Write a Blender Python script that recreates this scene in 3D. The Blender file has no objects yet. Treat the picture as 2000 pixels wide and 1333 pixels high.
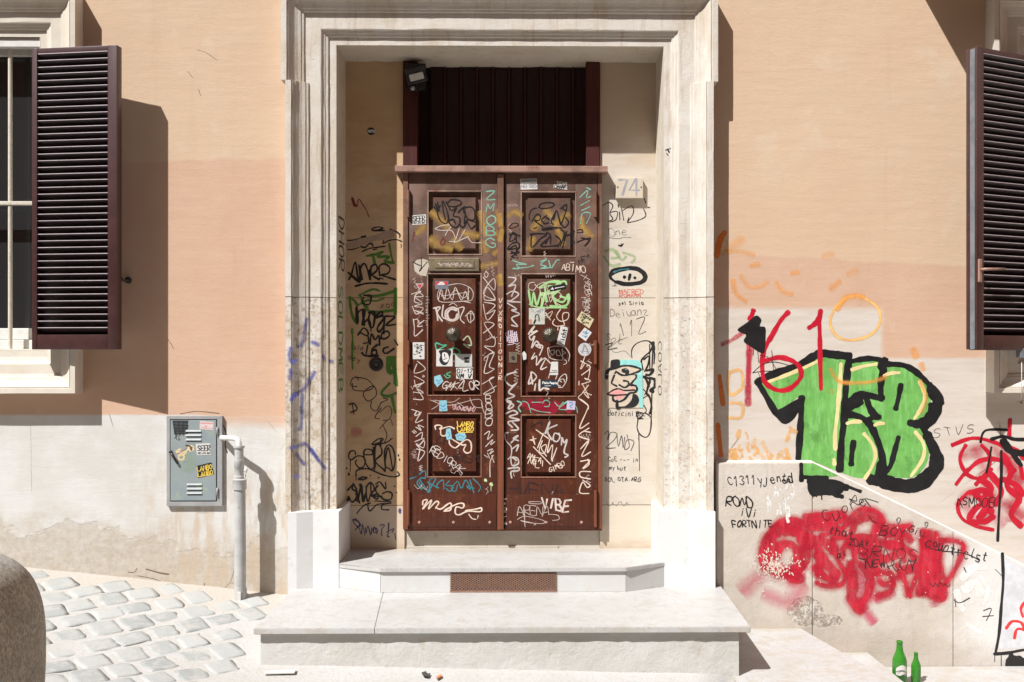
import bpy, bmesh, math, random
from mathutils import Vector, Matrix
from mathutils.geometry import tessellate_polygon

scene = bpy.context.scene
R = math.radians

# ------------------------------------------------------------ camera
YAW = R(0.8); FOC = 1944.0; DIST = 5.9; EYE = 1.62
VPX, VPY = 1003.0, 690.0
PPX = VPX + FOC * math.tan(YAW)
cam_d = bpy.data.cameras.new('camera'); cam = bpy.data.objects.new('camera', cam_d)
scene.collection.objects.link(cam); scene.camera = cam
cam.location = (0, -DIST, EYE); cam.rotation_euler = (R(90), 0, -YAW)
cam_d.sensor_width = 36; cam_d.lens = FOC / 2000 * 36
cam_d.shift_x = (1000 - PPX) / 2000; cam_d.shift_y = (VPY - 666.5) / 2000
cam_d.clip_start = 0.05; cam_d.clip_end = 500
scene.render.resolution_x = 1024; scene.render.resolution_y = 682

# ------------------------------------------------------------ light
SUN = Vector((0.97, 1.0, -1.736)).normalized()
elev = math.asin(-SUN.z); rot = math.atan2(-SUN.x, -SUN.y)
world = bpy.data.worlds.new('World'); scene.world = world; world.use_nodes = True
wt = world.node_tree; bg = wt.nodes['Background']
sky = wt.nodes.new('ShaderNodeTexSky'); sky.sky_type = 'NISHITA'; sky.sun_disc = False
sky.sun_elevation = elev; sky.sun_rotation = rot % (2 * math.pi); sky.dust_density = 2.0
wt.links.new(sky.outputs[0], bg.inputs[0]); bg.inputs[1].default_value = 0.05
sd = bpy.data.lights.new('sun', 'SUN'); sd.energy = 4.6; sd.angle = R(0.5); sd.color = (1, 0.985, 0.96)
sun = bpy.data.objects.new('sun', sd); scene.collection.objects.link(sun)
sun.rotation_euler = SUN.to_track_quat('-Z', 'Y').to_euler(); sun.location = (-4, -5, 9)
vs = scene.view_settings; vs.view_transform = 'Standard'; vs.look = 'None'; vs.exposure = 0.68; vs.gamma = 1
scene.cycles.transparent_max_bounces = 48
scene.cycles.max_bounces = 8

# ------------------------------------------------------------ pixel <-> place
_f = (math.sin(YAW), math.cos(YAW)); _r = (math.cos(YAW), -math.sin(YAW))
def P(px, py, y):
    """point of the plane at depth y that stands where the photograph shows (px, py)"""
    u = (px - PPX) / FOC; v = (VPY - py) / FOC
    dx = _f[0] + u * _r[0]; dy = _f[1] + u * _r[1]
    t = (DIST + y) / dy
    return Vector((dx * t, y, EYE + v * t))
def XP(px, y): return P(px, VPY, y).x
def ZP(py, y, px=1003): return P(px, py, y).z
def SC(y): return (DIST + y) / FOC

# ------------------------------------------------------------ mesh helpers
ORG = {}
def link(o): scene.collection.objects.link(o)
def finish(o, parent, label=None, cat=None, group=None, kind=None):
    if parent is not None: o.parent = parent
    if label: o['label'] = label
    if cat: o['category'] = cat
    if group: o['group'] = group
    if kind: o['kind'] = kind
    return o
def empty(name, loc, label, cat, group=None):
    o = bpy.data.objects.new(name, None); link(o); o.location = loc; ORG[o.name] = Vector(loc)
    o.empty_display_size = 0.1
    return finish(o, None, label, cat, group)
class MB:
    def __init__(s): s.v = []; s.f = []; s.att = None; s.smooth = False
    def add(s, vs_, fs):
        b = len(s.v); s.v += [Vector(q) for q in vs_]; s.f += [tuple(b + i for i in f) for f in fs]; return s
    def box(s, x0, x1, y0, y1, z0, z1, M=None):
        q = [Vector((x, y, z)) for z in (z0, z1) for y in (y0, y1) for x in (x0, x1)]
        if M: q = [M @ p for p in q]
        return s.add(q, [(0, 2, 3, 1), (4, 5, 7, 6), (0, 1, 5, 4), (2, 6, 7, 3), (0, 4, 6, 2), (1, 3, 7, 5)])
    def bevbox(s, x0, x1, y0, y1, z0, z1, b=0.004, M=None):
        bm = bmesh.new(); bmesh.ops.create_cube(bm, size=1)
        for v in bm.verts:
            v.co = Vector((x0 + (v.co.x + .5) * (x1 - x0), y0 + (v.co.y + .5) * (y1 - y0), z0 + (v.co.z + .5) * (z1 - z0)))
        bmesh.ops.bevel(bm, geom=list(bm.edges), offset=b, segments=2, affect='EDGES', profile=0.6)
        return s.bm(bm, M)
    def bm(s, bm, M=None):
        bm.verts.index_update()
        s.add([(M @ v.co if M else v.co.copy()) for v in bm.verts], [[v.index for v in f.verts] for f in bm.faces]); bm.free(); return s
    def prism(s, pts, lo, hi, axis='z', M=None):
        n = len(pts)
        def mk(a, b, c): return Vector((a, b, c)) if axis == 'z' else Vector((a, c, b))
        q = [mk(a, b, lo) for a, b in pts] + [mk(a, b, hi) for a, b in pts]
        if M: q = [M @ p for p in q]
        fs = [tuple(range(n))[::-1], tuple(range(n, 2 * n))] + [(i, (i + 1) % n, n + (i + 1) % n, n + i) for i in range(n)]
        return s.add(q, fs)
    def lathe(s, prof, M=None, seg=32, mod=None):
        # prof: (radius, height) along local z
        vs_ = []; 
        for k in range(seg):
            a = 2 * math.pi * k / seg; m = mod(a) if mod else 1
            for i, (r, h) in enumerate(prof):
                rr = r * (1 + (m - 1) * (1 if 0 < i < len(prof) - 1 else 0))
                p = Vector((rr * math.cos(a), rr * math.sin(a), h)); vs_.append(M @ p if M else p)
        n = len(prof); fs = []
        for k in range(seg):
            k2 = (k + 1) % seg
            for i in range(n - 1): fs.append((k * n + i, k2 * n + i, k2 * n + i + 1, k * n + i + 1))
        return s.add(vs_, fs)
    def tube(s, pts, r, seg=10, caps=True):
        pts = [Vector(p) for p in pts]; n = len(pts); rs = r if isinstance(r, (list, tuple)) else [r] * n
        up = None; vs_ = []; fs = []
        for i, p in enumerate(pts):
            t = (pts[min(i + 1, n - 1)] - pts[max(i - 1, 0)]).normalized()
            if up is None: up = t.orthogonal().normalized()
            else: up = (up - t * up.dot(t)).normalized()
            w = t.cross(up)
            for k in range(seg):
                a = 2 * math.pi * k / seg; vs_.append(p + (up * math.cos(a) + w * math.sin(a)) * rs[i])
        for i in range(n - 1):
            for k in range(seg):
                k2 = (k + 1) % seg; fs.append((i * seg + k, i * seg + k2, (i + 1) * seg + k2, (i + 1) * seg + k))
        if caps: fs += [tuple(range(seg))[::-1], tuple((n - 1) * seg + k for k in range(seg))]
        return s.add(vs_, fs)
    def build(s, name, mat, parent=None, label=None, cat=None, group=None, kind=None, smooth=False, attr=None, nofix=False, ang=None):
        org = ORG.get(parent.name, Vector()) if parent is not None else Vector()
        me = bpy.data.meshes.new(name); me.from_pydata([v - org for v in s.v], [], s.f)
        if attr:
            for an, vals in attr.items():
                a = me.attributes.new(an, 'FLOAT', 'POINT'); a.data.foreach_set('value', vals)
        me.update()
        if not nofix:
            bm = bmesh.new(); bm.from_mesh(me); bmesh.ops.recalc_face_normals(bm, faces=bm.faces); bm.to_mesh(me); bm.free()
        if mat: me.materials.append(mat)
        if smooth:
            for p in me.polygons: p.use_smooth = True
            if ang:
                try: me.set_sharp_from_angle(angle=R(ang))
                except Exception: pass
        o = bpy.data.objects.new(name, me); link(o); ORG[o.name] = org
        if parent is None: ORG[o.name] = Vector()
        return finish(o, parent, label, cat, group, kind)

# ------------------------------------------------------------ node helpers
class NT:
    def __init__(s, name):
        s.m = bpy.data.materials.new(name); s.m.use_nodes = True; s.t = s.m.node_tree
        s.b = s.t.nodes['Principled BSDF']; s.out = s.t.nodes['Material Output']
        g = s.t.nodes.new('ShaderNodeNewGeometry'); s.pos = g.outputs['Position']; s.nor = g.outputs['Normal']
        x = s.t.nodes.new('ShaderNodeSeparateXYZ'); s.t.links.new(s.pos, x.inputs[0]); s.x, s.y, s.z = x.outputs
    def set(s, sock, v):
        if isinstance(v, bpy.types.NodeSocket): s.t.links.new(v, sock)
        elif isinstance(v, tuple) and len(v) == 3 and sock.type == 'RGBA': sock.default_value = (*v, 1)
        else: sock.default_value = v
    def m_(s, op, a, b=None, c=None, clamp=False):
        n = s.t.nodes.new('ShaderNodeMath'); n.operation = op; n.use_clamp = clamp
        for i, q in enumerate((a, b, c)):
            if q is not None: s.set(n.inputs[i], q)
        return n.outputs[0]
    def add(s, a, b): return s.m_('ADD', a, b)
    def sub(s, a, b): return s.m_('SUBTRACT', a, b)
    def mul(s, a, b): return s.m_('MULTIPLY', a, b)
    def mx(s, a, b): return s.m_('MAXIMUM', a, b)
    def mn(s, a, b): return s.m_('MINIMUM', a, b)
    def st(s, v, lo, hi, a=0.0, b=1.0):
        n = s.t.nodes.new('ShaderNodeMapRange'); n.interpolation_type = 'SMOOTHSTEP'
        if lo > hi: lo, hi, a, b = hi, lo, b, a
        for i, q in enumerate((v, lo, hi, a, b)): s.set(n.inputs[i], q)
        return n.outputs[0]
    def noise(s, sc=5, det=4, ro=0.55, vec=None, dist=0.0, stretch=None, off=0.0):
        v = vec or s.pos
        if stretch or off:
            mp = s.t.nodes.new('ShaderNodeMapping'); s.t.links.new(v, mp.inputs[0]); v = mp.outputs[0]
            if stretch: mp.inputs[3].default_value = stretch
            mp.inputs[1].default_value = (off, off * 1.3, off * .7)
        n = s.t.nodes.new('ShaderNodeTexNoise'); s.t.links.new(v, n.inputs['Vector'])
        n.inputs['Scale'].default_value = sc; n.inputs['Detail'].default_value = det
        n.inputs['Roughness'].default_value = ro; n.inputs['Distortion'].default_value = dist
        return n.outputs['Fac']
    def voro(s, sc, feature='F1', vec=None):
        n = s.t.nodes.new('ShaderNodeTexVoronoi'); n.feature = feature; s.t.links.new(vec or s.pos, n.inputs['Vector'])
        n.inputs['Scale'].default_value = sc; return n.outputs['Distance']
    def mix(s, f, a, b):
        n = s.t.nodes.new('ShaderNodeMix'); n.data_type = 'RGBA'; s.set(n.inputs[0], f); s.set(n.inputs[6], a); s.set(n.inputs[7], b)
        return n.outputs[2]
    def attr(s, name):
        n = s.t.nodes.new('ShaderNodeAttribute'); n.attribute_name = name; return n.outputs['Fac']
    def rect(s, x0, x1, z0, z1, e=0.01, wx=None, wz=None):
        X = s.add(s.x, wx) if wx is not None else s.x; Z = s.add(s.z, wz) if wz is not None else s.z
        a = s.mul(s.st(X, x0 - e, x0 + e), s.st(X, x1 + e, x1 - e))
        return s.mul(a, s.mul(s.st(Z, z0 - e, z0 + e), s.st(Z, z1 + e, z1 - e)))
    def bump(s, h, strength=0.3, dist=0.01, prev=None):
        n = s.t.nodes.new('ShaderNodeBump'); n.inputs['Strength'].default_value = strength; n.inputs['Distance'].default_value = dist
        s.t.links.new(h, n.inputs['Height'])
        if prev is not None: s.t.links.new(prev, n.inputs['Normal'])
        return n.outputs[0]
    def done(s, col, rough=0.8, normal=None, **kw):
        s.set(s.b.inputs['Base Color'], col); s.set(s.b.inputs['Roughness'], rough)
        if normal is not None: s.t.links.new(normal, s.b.inputs['Normal'])
        for k, v in kw.items(): s.set(s.b.inputs[k.replace('_', ' ')], v)
        return s.m

def speckled(name, c1, c2, sc=6, rough=0.7, bump=0.2, bd=0.003, c3=None, pits=0, det=6, fine=60, **kw):
    n = NT(name); a = n.noise(sc, det, .6); col = n.mix(n.st(a, .35, .68), c1, c2)
    if c3: col = n.mix(n.st(n.noise(sc * 3.1, 5, .65, off=3.3), .56, .74), col, c3)
    f = n.noise(fine, 4, .6, off=1.7)
    h = n.add(f, n.mul(a, 2.0))
    if pits:
        v = n.noise(pits, 3, .6, stretch=(1, 1, 2.4), off=5); pm = n.st(v, .66, .74); col = n.mix(n.mul(pm, .7), col, tuple(x * .3 for x in c2)); h = n.sub(h, n.mul(pm, 3))
    return n.done(col, rough, n.bump(h, bump, bd), **kw)

# ------------------------------------------------------------ materials
M = {}
def wall_material():
    n = NT('painted_plaster')
    big = n.noise(1.1, 4, .55); med = n.noise(4.5, 5, .6, off=2); fin = n.noise(90, 3, .6); hor = n.noise(9, 4, .6, stretch=(.35, 1, 2.2), off=4)
    w = n.mul(n.sub(n.noise(5, 4, .6, off=7), .5), .05); w2 = n.mul(n.sub(n.noise(2.2, 3, .5, off=9), .5), .10)
    up = n.mix(n.st(big, .35, .7), (.58, .425, .295), (.565, .402, .276))
    up = n.mix(n.mul(n.st(med, .5, .75), .35), up, (.585, .46, .345))
    low = n.mix(n.st(med, .35, .7), (.54, .352, .245), (.555, .372, .265))
    zz = n.add(n.z, w)
    scr = n.mul(n.st(n.noise(2.3, 7, .72, off=41), .60, .66), .35); up = n.mix(scr, up, (.61, .49, .37)); low = n.mix(scr, low, (.59, .44, .34))
    run = n.mul(n.st(n.noise(5, 5, .65, stretch=(2.2, 1, .22), off=43), .56, .75), .35); up = n.mix(run, up, (.51, .36, .24)); low = n.mix(run, low, (.47, .295, .205))
    # where the lower, pinker coat begins on each side of the doorway
    left = n.st(n.x, .05, -.05)
    zl = n.add(2.76, n.mul(n.sub(n.x, -1.6), .02)); zr = n.add(2.21, n.mul(n.sub(n.x, 1.3), -.05))
    edge = n.add(n.mul(left, zl), n.mul(n.sub(1, left), zr))
    col = n.mix(n.st(n.sub(zz, edge), .012, -.012), up, low)
    line = n.mul(n.st(n.m_('ABSOLUTE', n.sub(zz, edge)), .012, .002), n.st(n.noise(7, 3, .6, off=11), .55, .7))
    col = n.mix(n.mul(line, .5), col, (.66, .47, .32))
    # pale patches and the cream base
    cream1 = (.62, .53, .43); cream2 = (.59, .50, .40)
    cream = n.mix(n.st(med, .35, .65), (.59, .585, .57), (.545, .525, .49))
    cr = n.mix(n.st(hor, .4, .65), (.575, .52, .465), (.54, .475, .41))
    p1 = n.rect(1.20, XP(1722, 0), 0.4, ZP(602, 0), .022, wz=n.mul(w, .4), wx=n.mul(w, .3))
    p2 = n.rect(1.20, 9, -2, ZP(700, 0), .014, wz=n.mul(w, .5))
    pr = n.mx(p1, p2)
    zp = ZP(810, 0)
    pl = n.mul(left, n.st(n.add(n.z, n.mul(w, .25)), zp + .008, zp - .008))
    # near the doorway the terracotta coat has run and flaked over the cream
    soft = n.mul(n.st(n.x, -1.9, -1.75), n.st(n.add(zz, w2), zp - .10, zp - .02)); pl2 = n.sub(pl, n.mul(soft, n.mul(left, .85)))
    pl2 = n.mx(pl2, 0.0)
    creamR = n.mix(n.st(n.x, .2, .0), cr, cream)
    col = n.mix(n.mx(pr, pl2), col, creamR)
    # rising damp and dirt along the foot of the left wall
    g = n.add(n.sub(n.z, .35), n.mul(n.add(n.x, 1.34), .10))
    dirt = n.mul(left, n.st(n.add(g, n.mul(n.sub(n.noise(3.5, 5, .65, off=13), .5), .5)), .30, -.05))
    dd = n.mul(dirt, n.st(n.noise(12, 6, .7, off=15), .3, .6))
    col = n.mix(n.mul(dd, .75), col, (.40, .32, .24))
    flake = n.mul(n.mul(left, n.st(n.add(g, n.mul(n.sub(n.noise(2.6, 6, .65, off=31), .5), .62)), .12, .10)), .6)
    col = n.mix(flake, col, n.mix(n.st(n.noise(30, 5, .7, off=3), .4, .65), (.47, .43, .37), (.37, .32, .26)))
    st_ = n.mul(n.mul(left, n.st(n.x, -2.4, -1.9)), n.mul(n.st(n.z, 1.2, .7), n.st(n.noise(7, 5, .65, stretch=(2.2, 1, .5), off=19), .42, .62)))
    col = n.mix(n.mul(st_, .7), col, (.46, .36, .26))
    # tan discoloured strip beside the right jamb
    # hairline cracks
    cx = n.voro(1.3, 'DISTANCE_TO_EDGE', None); ck = n.mul(n.st(cx, .006, .001), n.mul(n.st(n.noise(2, 2, .5, off=21), .55, .62), n.mx(pl, p2)))
    col = n.mix(n.mul(ck, .7), col, (.2, .15, .1))
    dg = n.st(n.noise(34, 4, .7, off=51), .70, .74); dg = n.mul(dg, n.st(n.noise(2.4, 3, .6, off=53), .46, .6)); col = n.mix(n.mul(dg, .6), col, (.66, .56, .46))
    dk = n.mul(n.st(n.noise(52, 3, .7, off=55), .71, .75), n.st(n.noise(3, 3, .6, off=57), .5, .62)); col = n.mix(n.mul(dk, .5), col, (.32, .22, .15))
    h = n.add(n.mul(hor, 1.1), n.add(n.mul(med, 2.0), n.mul(fin, .5))); h = n.sub(h, n.mul(n.add(dg, dk), 1.0))
    h = n.sub(h, n.mul(flake, 1.4)); h = n.sub(h, n.mul(ck, 1.0))
    return n.done(col, .88, n.bump(h, .4, .004))
M['wall'] = wall_material()

def parapet_material():
    n = NT('worn_parapet_plaster')
    med = n.noise(4, 5, .6); hor = n.noise(14, 5, .65, off=2); ver = n.noise(9, 4, .6, stretch=(2.5, 1, .3), off=5)
    col = n.mix(n.st(med, .35, .65), (.50, .445, .38), (.555, .505, .455))
    col = n.mix(n.mul(n.st(ver, .5, .7), .5), col, (.45, .40, .34))
    xr = n.st(n.add(n.x, n.mul(n.sub(n.noise(4, 6, .7, off=8), .5), .5)), 2.45, 2.75)
    col = n.mix(n.mul(xr, .9), col, (.66, .645, .63))
    # broken plaster patch low on the wall, and a second one beside it
    def blob(px, py, rx, rz, off):
        c = P(px, py, -.08); dx = n.mul(n.sub(n.x, c.x), 1 / rx); dz = n.mul(n.sub(n.z, c.z), 1 / rz)
        d = n.add(n.mul(dx, dx), n.mul(dz, dz)); return n.st(n.add(d, n.mul(n.sub(n.noise(14, 5, .65, off=off), .5), 1.8)), 1.03, .95)
    b = n.mx(blob(1573, 1195, .105, .085, 3), blob(1612, 1213, .10, .035, 4))
    rub = n.noise(45, 6, .75, off=12)
    col = n.mix(b, col, n.mix(n.st(rub, .4, .62), (.30, .25, .20), (.66, .61, .55)))
    foot = n.st(n.add(n.sub(n.z, n.mul(n.x, -.13)), n.mul(hor, .16)), .42, .26)
    col = n.mix(n.mul(foot, .45), col, (.36, .30, .24))
    fl = n.mul(n.st(n.noise(24, 5, .75, off=22), .66, .7), n.st(n.noise(3, 2, .5, off=23), .5, .6)); col = n.mix(fl, col, (.70, .66, .62))
    h = n.add(n.add(hor, n.mul(n.noise(90, 3, .6), .3)), n.mul(b, n.sub(n.mul(rub, 4), 5)))
    return n.done(col, .85, n.bump(h, .6, .007))
M['parapet'] = parapet_material()

def stone_material():
    n = NT('weathered_travertine')
    a = n.noise(7, 6, .6); col = n.mix(n.st(a, .35, .68), (.61, .575, .525), (.57, .52, .455))
    zj = ZP(582, -.05)
    lowm = n.st(n.z, zj + .004, zj - .004)
    d = n.noise(26, 6, .72, off=3)
    lf = n.st(n.x, -.9, -1.1); col = n.mix(n.mul(n.mul(lowm, n.st(d, .46, .66)), n.add(.38, n.mul(lf, .5))), col, (.34, .25, .165))
    pit = n.mul(n.st(n.noise(70, 4, .7, off=8), .60, .68), n.add(n.mul(lowm, .8), .2))
    col = n.mix(n.mul(pit, .75), col, (.16, .10, .06))
    stn = n.mul(n.st(n.noise(3.2, 6, .68, stretch=(1.6, 1, .5), off=16), .47, .68), .65); col = n.mix(stn, col, (.47, .385, .28))
    stv = n.mul(n.st(n.noise(15, 6, .7, stretch=(2, 1, .12), off=26), .54, .68), .5); col = n.mix(stv, col, (.40, .30, .20))
    j = n.st(n.m_('ABSOLUTE', n.sub(n.z, zj)), .0045, .0015); col = n.mix(n.mul(j, .8), col, (.15, .10, .07))
    h = n.sub(n.add(n.mul(a, 1.5), n.noise(120, 3, .6)), n.add(n.mul(pit, 2.5), n.mul(j, 2)))
    return n.done(col, .8, n.bump(h, .5, .004))
M['stone'] = stone_material()

def pilaster_material(name, warm):
    n = NT(name)
    a = n.noise(5, 6, .6, stretch=(1, 1, 2.2)); lay = n.noise(30, 4, .65, stretch=(.25, 1, 2.5), off=2)
    c1, c2 = ((.57, .41, .25), (.48, .33, .19)) if warm else ((.545, .495, .43), (.50, .44, .365))
    col = n.mix(n.st(a, .35, .68), c1, c2)
    col = n.mix(n.mul(n.st(lay, .56, .7), .4), col, tuple(v * .75 for v in c2))
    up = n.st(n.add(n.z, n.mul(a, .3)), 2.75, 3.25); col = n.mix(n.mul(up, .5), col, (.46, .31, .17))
    lo = n.st(n.add(n.z, n.mul(lay, .03)), ZP(987, .316) + .014, ZP(987, .316) + .008); col = n.mix(n.mul(lo, .8), col, (.58, .50, .40))
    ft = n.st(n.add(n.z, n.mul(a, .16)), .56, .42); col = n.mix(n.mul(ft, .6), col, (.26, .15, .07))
    for zz, e in ((ZP(582, .316), .004), (ZP(987, .316), .004)):
        j = n.st(n.m_('ABSOLUTE', n.sub(n.z, zz)), e, .001); col = n.mix(n.mul(j, .8), col, (.12, .07, .04))
    return n.done(col, .75, n.bump(n.add(a, n.mul(lay, .6)), .35, .004))
M['pilasterL'] = pilaster_material('tan_travertine', True)
M['pilasterR'] = pilaster_material('cream_travertine', False)
M['reveal'] = speckled('reveal_stone', (.57, .52, .44), (.52, .45, .355), 5, .8, .3, .004, c3=(.42, .34, .25))
M['white'] = speckled('white_limewash', (.68, .68, .68), (.63, .63, .62), 4, .7, .35, .003, fine=130, c3=(.55, .54, .52))
def marble_mat():
    n = NT('worn_white_marble'); a = n.noise(2.6, 6, .6); v = n.noise(5, 7, .6, dist=1.6, off=2); f = n.noise(60, 4, .7, off=4); g = n.noise(9, 6, .7, off=6)
    col = n.mix(n.st(a, .35, .68), (.455, .452, .445), (.42, .412, .40))
    vein = n.st(n.m_('ABSOLUTE', n.sub(v, .5)), .022, .004); col = n.mix(n.mul(vein, .45), col, (.33, .32, .31))
    col = n.mix(n.mul(n.st(g, .50, .66), .6), col, (.37, .345, .305)); col = n.mix(n.mul(n.st(f, .58, .68), .55), col, (.28, .25, .22))
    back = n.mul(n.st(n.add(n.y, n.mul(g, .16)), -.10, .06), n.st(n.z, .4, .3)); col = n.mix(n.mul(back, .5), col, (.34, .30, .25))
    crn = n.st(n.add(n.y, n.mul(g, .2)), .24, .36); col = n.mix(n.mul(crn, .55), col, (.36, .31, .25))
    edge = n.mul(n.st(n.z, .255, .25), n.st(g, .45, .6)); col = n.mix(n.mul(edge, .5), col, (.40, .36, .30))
    return n.done(col, .5, n.bump(n.add(a, n.mul(f, .4)), .2, .002))
M['marble'] = marble_mat()
M['marble2'] = speckled('grey_white_marble', (.55, .555, .55), (.52, .515, .50), 3.2, .5, .15, .002, c3=(.50, .47, .42))
M['platbase'] = speckled('rough_grey_render', (.50, .495, .475), (.455, .44, .41), 3.0, .85, .6, .006, c3=(.41, .38, .33), fine=45)
M['doorsill'] = speckled('stained_stone_sill', (.50, .46, .40), (.40, .36, .30), 4, .7, .3, .003, c3=(.30, .24, .18))

def wood(name, base, faded, z0=2.05, z1=1.62, rough=.32, fade_sheen=1.0):
    n = NT(name)
    a = n.noise(6, 6, .65); s_ = n.noise(30, 5, .65, stretch=(2, 1, .12), off=3)
    col = n.mix(n.st(s_, .35, .7), base, tuple(v * 1.5 for v in base))
    wf = n.mul(n.st(n.add(n.z, n.mul(n.sub(n.noise(4.5, 5, .65, off=6), .5), .9)), z1, z0), fade_sheen)
    fd = n.mix(n.st(a, .42, .62), faded, tuple(v * .62 for v in faded))
    col = n.mix(wf, col, fd)  # paler higher up: faded paint plus sun sheen put into the colour
    rs = n.mul(n.st(n.noise(11, 5, .7, off=9), .57, .70), .75 if fade_sheen else 0.0); col = n.mix(rs, col, (.17, .052, .02))
    sc = n.st(n.noise(140, 3, .7, stretch=(1, 1, .5), off=14), .68, .74); col = n.mix(n.mul(sc, .35), col, (.35, .28, .24))
    ro = n.add(rough, n.mul(a, .25))
    return n.done(col, ro, n.bump(n.add(n.mul(s_, .8), n.mul(a, .5)), .15, .002), Specular_IOR_Level=.32)
M['wood'] = wood('glossy_brown_door_paint', (.058, .0155, .0075), (.165, .10, .077), z0=2.35, z1=1.78)
M['frame'] = wood('brown_door_frame_paint', (.13, .042, .021), (.20, .105, .07), rough=.4)
M['barpaint'] = wood('faded_pink_brown_paint', (.30, .165, .125), (.34, .20, .155), rough=.45)
M['bead'] = wood('panel_edge_highlight_paint', (.20, .095, .062), (.36, .235, .18), rough=.4)  # pale tone puts the sunlit edge highlight into the bead colour
M['transom'] = wood('dark_transom_paint', (.016, .005, .004), (.03, .01, .008), rough=.5, fade_sheen=0)
M['transomf'] = wood('maroon_frame_paint', (.05, .011, .009), (.1, .02, .015), rough=.45, fade_sheen=0)
def shutter_material():
    n = NT('maroon_shutter_paint')
    a = n.noise(9, 5, .65); s_ = n.noise(50, 4, .7, off=3)
    col = n.mix(n.st(a, .35, .7), (.045, .018, .017), (.065, .027, .026))
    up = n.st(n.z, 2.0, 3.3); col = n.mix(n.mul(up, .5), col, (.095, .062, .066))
    col = n.mix(n.mul(n.st(s_, .64, .72), .35), col, (.3, .2, .2))
    return n.done(col, .34, n.bump(s_, .1, .001))
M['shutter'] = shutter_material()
M['slat'] = speckled('dark_slat_paint', (.018, .008, .009), (.014, .007, .008), 20, .35, .1, .001)
M['slatnose'] = speckled('slat_edge_highlight', (.55, .47, .5), (.45, .38, .4), 20, .35, .05, .001)  # pale colour paints the sun-caught line along each slat nose
M['steel'] = speckled('galvanised_steel', (.30, .34, .38), (.22, .25, .29), 14, .38, .1, .001, Metallic=.6)
M['bronze'] = speckled('dark_bronze', (.085, .07, .048), (.045, .038, .03), 40, .36, .2, .001, Metallic=.6)
M['brass'] = speckled('dull_brass', (.30, .24, .15), (.22, .18, .13), 20, .4, .2, .001, Metallic=.5, c3=(.2, .2, .16))
M['black'] = speckled('black_plastic', (.012, .012, .013), (.018, .018, .02), 30, .4, .05, .001)
M['iron'] = speckled('black_iron', (.02, .017, .015), (.03, .025, .02), 60, .6, .3, .002)
M['boxpaint'] = speckled('grey_blue_box_paint', (.255, .295, .30), (.22, .265, .285), 5, .5, .15, .002, c3=(.30, .37, .26))
M['boxframe'] = speckled('grey_box_frame', (.33, .33, .325), (.27, .275, .28), 8, .5, .15, .002)
M['pipe'] = speckled('grey_pipe_paint', (.44, .44, .43), (.36, .36, .36), 12, .45, .15, .002, c3=(.28, .27, .26))
M['pipew'] = speckled('white_pipe_paint', (.66, .65, .63), (.58, .57, .55), 12, .45, .15, .002)
M['winwhite'] = speckled('white_window_paint', (.66, .66, .63), (.58, .57, .54), 20, .5, .2, .002)
M['barwhite'] = speckled('chipped_cream_bar', (.55, .50, .42), (.60, .56, .48), 30, .6, .5, .003, c3=(.20, .14, .10), fine=200)
M['grille'] = speckled('rusty_grille', (.23, .125, .085), (.30, .18, .13), 60, .7, .3, .002)
M['dark'] = speckled('dark_void', (.012, .008, .006), (.016, .011, .009), 6, .9, .05, .001)
M['interior'] = speckled('dim_room', (.035, .03, .026), (.05, .045, .038), 2, .9, .05, .001)
M['paper'] = speckled('sticker_paper', (.60, .585, .56), (.55, .535, .51), 30, .55, .1, .001)
M['plaque'] = speckled('marble_plaque', (.56, .49, .40), (.52, .44, .35), 10, .5, .2, .002)
def granite():
    n = NT('grey_granite'); a = n.noise(85, 5, .7); b = n.noise(9, 5, .6, off=4); c = n.noise(300, 2, .6, off=6)
    col = n.mix(n.st(a, .38, .62), (.26, .225, .175), (.47, .43, .36)); col = n.mix(n.mul(n.st(c, .58, .66), .6), col, (.05, .045, .04))
    col = n.mix(n.mul(n.st(b, .45, .7), .4), col, (.20, .175, .14))
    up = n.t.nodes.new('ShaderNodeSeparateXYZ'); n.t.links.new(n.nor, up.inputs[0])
    col = n.mix(n.mul(n.st(up.outputs[2], .45, .95), .75), col, (.43, .425, .41))  # upward faces lighter: sunlight on the top put into the colour
    cr_ = n.mul(n.st(n.m_('ABSOLUTE', n.sub(n.noise(1.6, 5, .6, dist=.6, off=9), .5)), .006, .001), n.st(n.noise(1.1, 2, .5, off=3), .5, .55)); col = n.mix(n.mul(cr_, .5), col, (.08, .065, .05))
    return n.done(col, .8, n.bump(n.sub(n.add(a, n.mul(b, 5)), n.mul(cr_, 2)), .5, .006))
M['granite'] = granite()
def street():
    n = NT('dusty_street'); a = n.noise(3, 6, .6); b = n.noise(40, 5, .7, off=3); c = n.noise(160, 3, .7, off=5)
    col = n.mix(n.st(a, .35, .65), (.42, .41, .39), (.445, .44, .43)); col = n.mix(n.mul(n.st(b, .5, .68), .45), col, (.36, .32, .27))
    col = n.mix(n.mul(n.st(c, .60, .68), .5), col, (.24, .19, .14)); 
    col = n.mix(n.st(n.y, -5.4, -6.2), col, (.11, .10, .095))  # unseen ground behind the camera darkened to cut bounce light
    br = n.st(n.add(n.y, n.mul(a, .25)), -.32, -.02); col = n.mix(n.mul(br, .5), col, (.43, .37, .30))
    return n.done(col, .92, n.bump(n.add(b, n.mul(c, .4)), .7, .008))
M['street'] = street()
def cobble():
    n = NT('grey_basalt_cobble'); t = n.attr('tone'); a = n.noise(16, 6, .7); b = n.noise(80, 4, .7, off=3)
    col = n.mix(t, (.27, .285, .28), (.40, .41, .40)); col = n.mix(n.mul(n.st(a, .45, .62), .65), col, (.42, .41, .39))
    col = n.mix(n.mul(n.st(b, .62, .7), .5), col, (.22, .21, .2))
    return n.done(col, .62, n.bump(n.add(a, n.mul(b, .6)), .6, .008))
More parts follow.
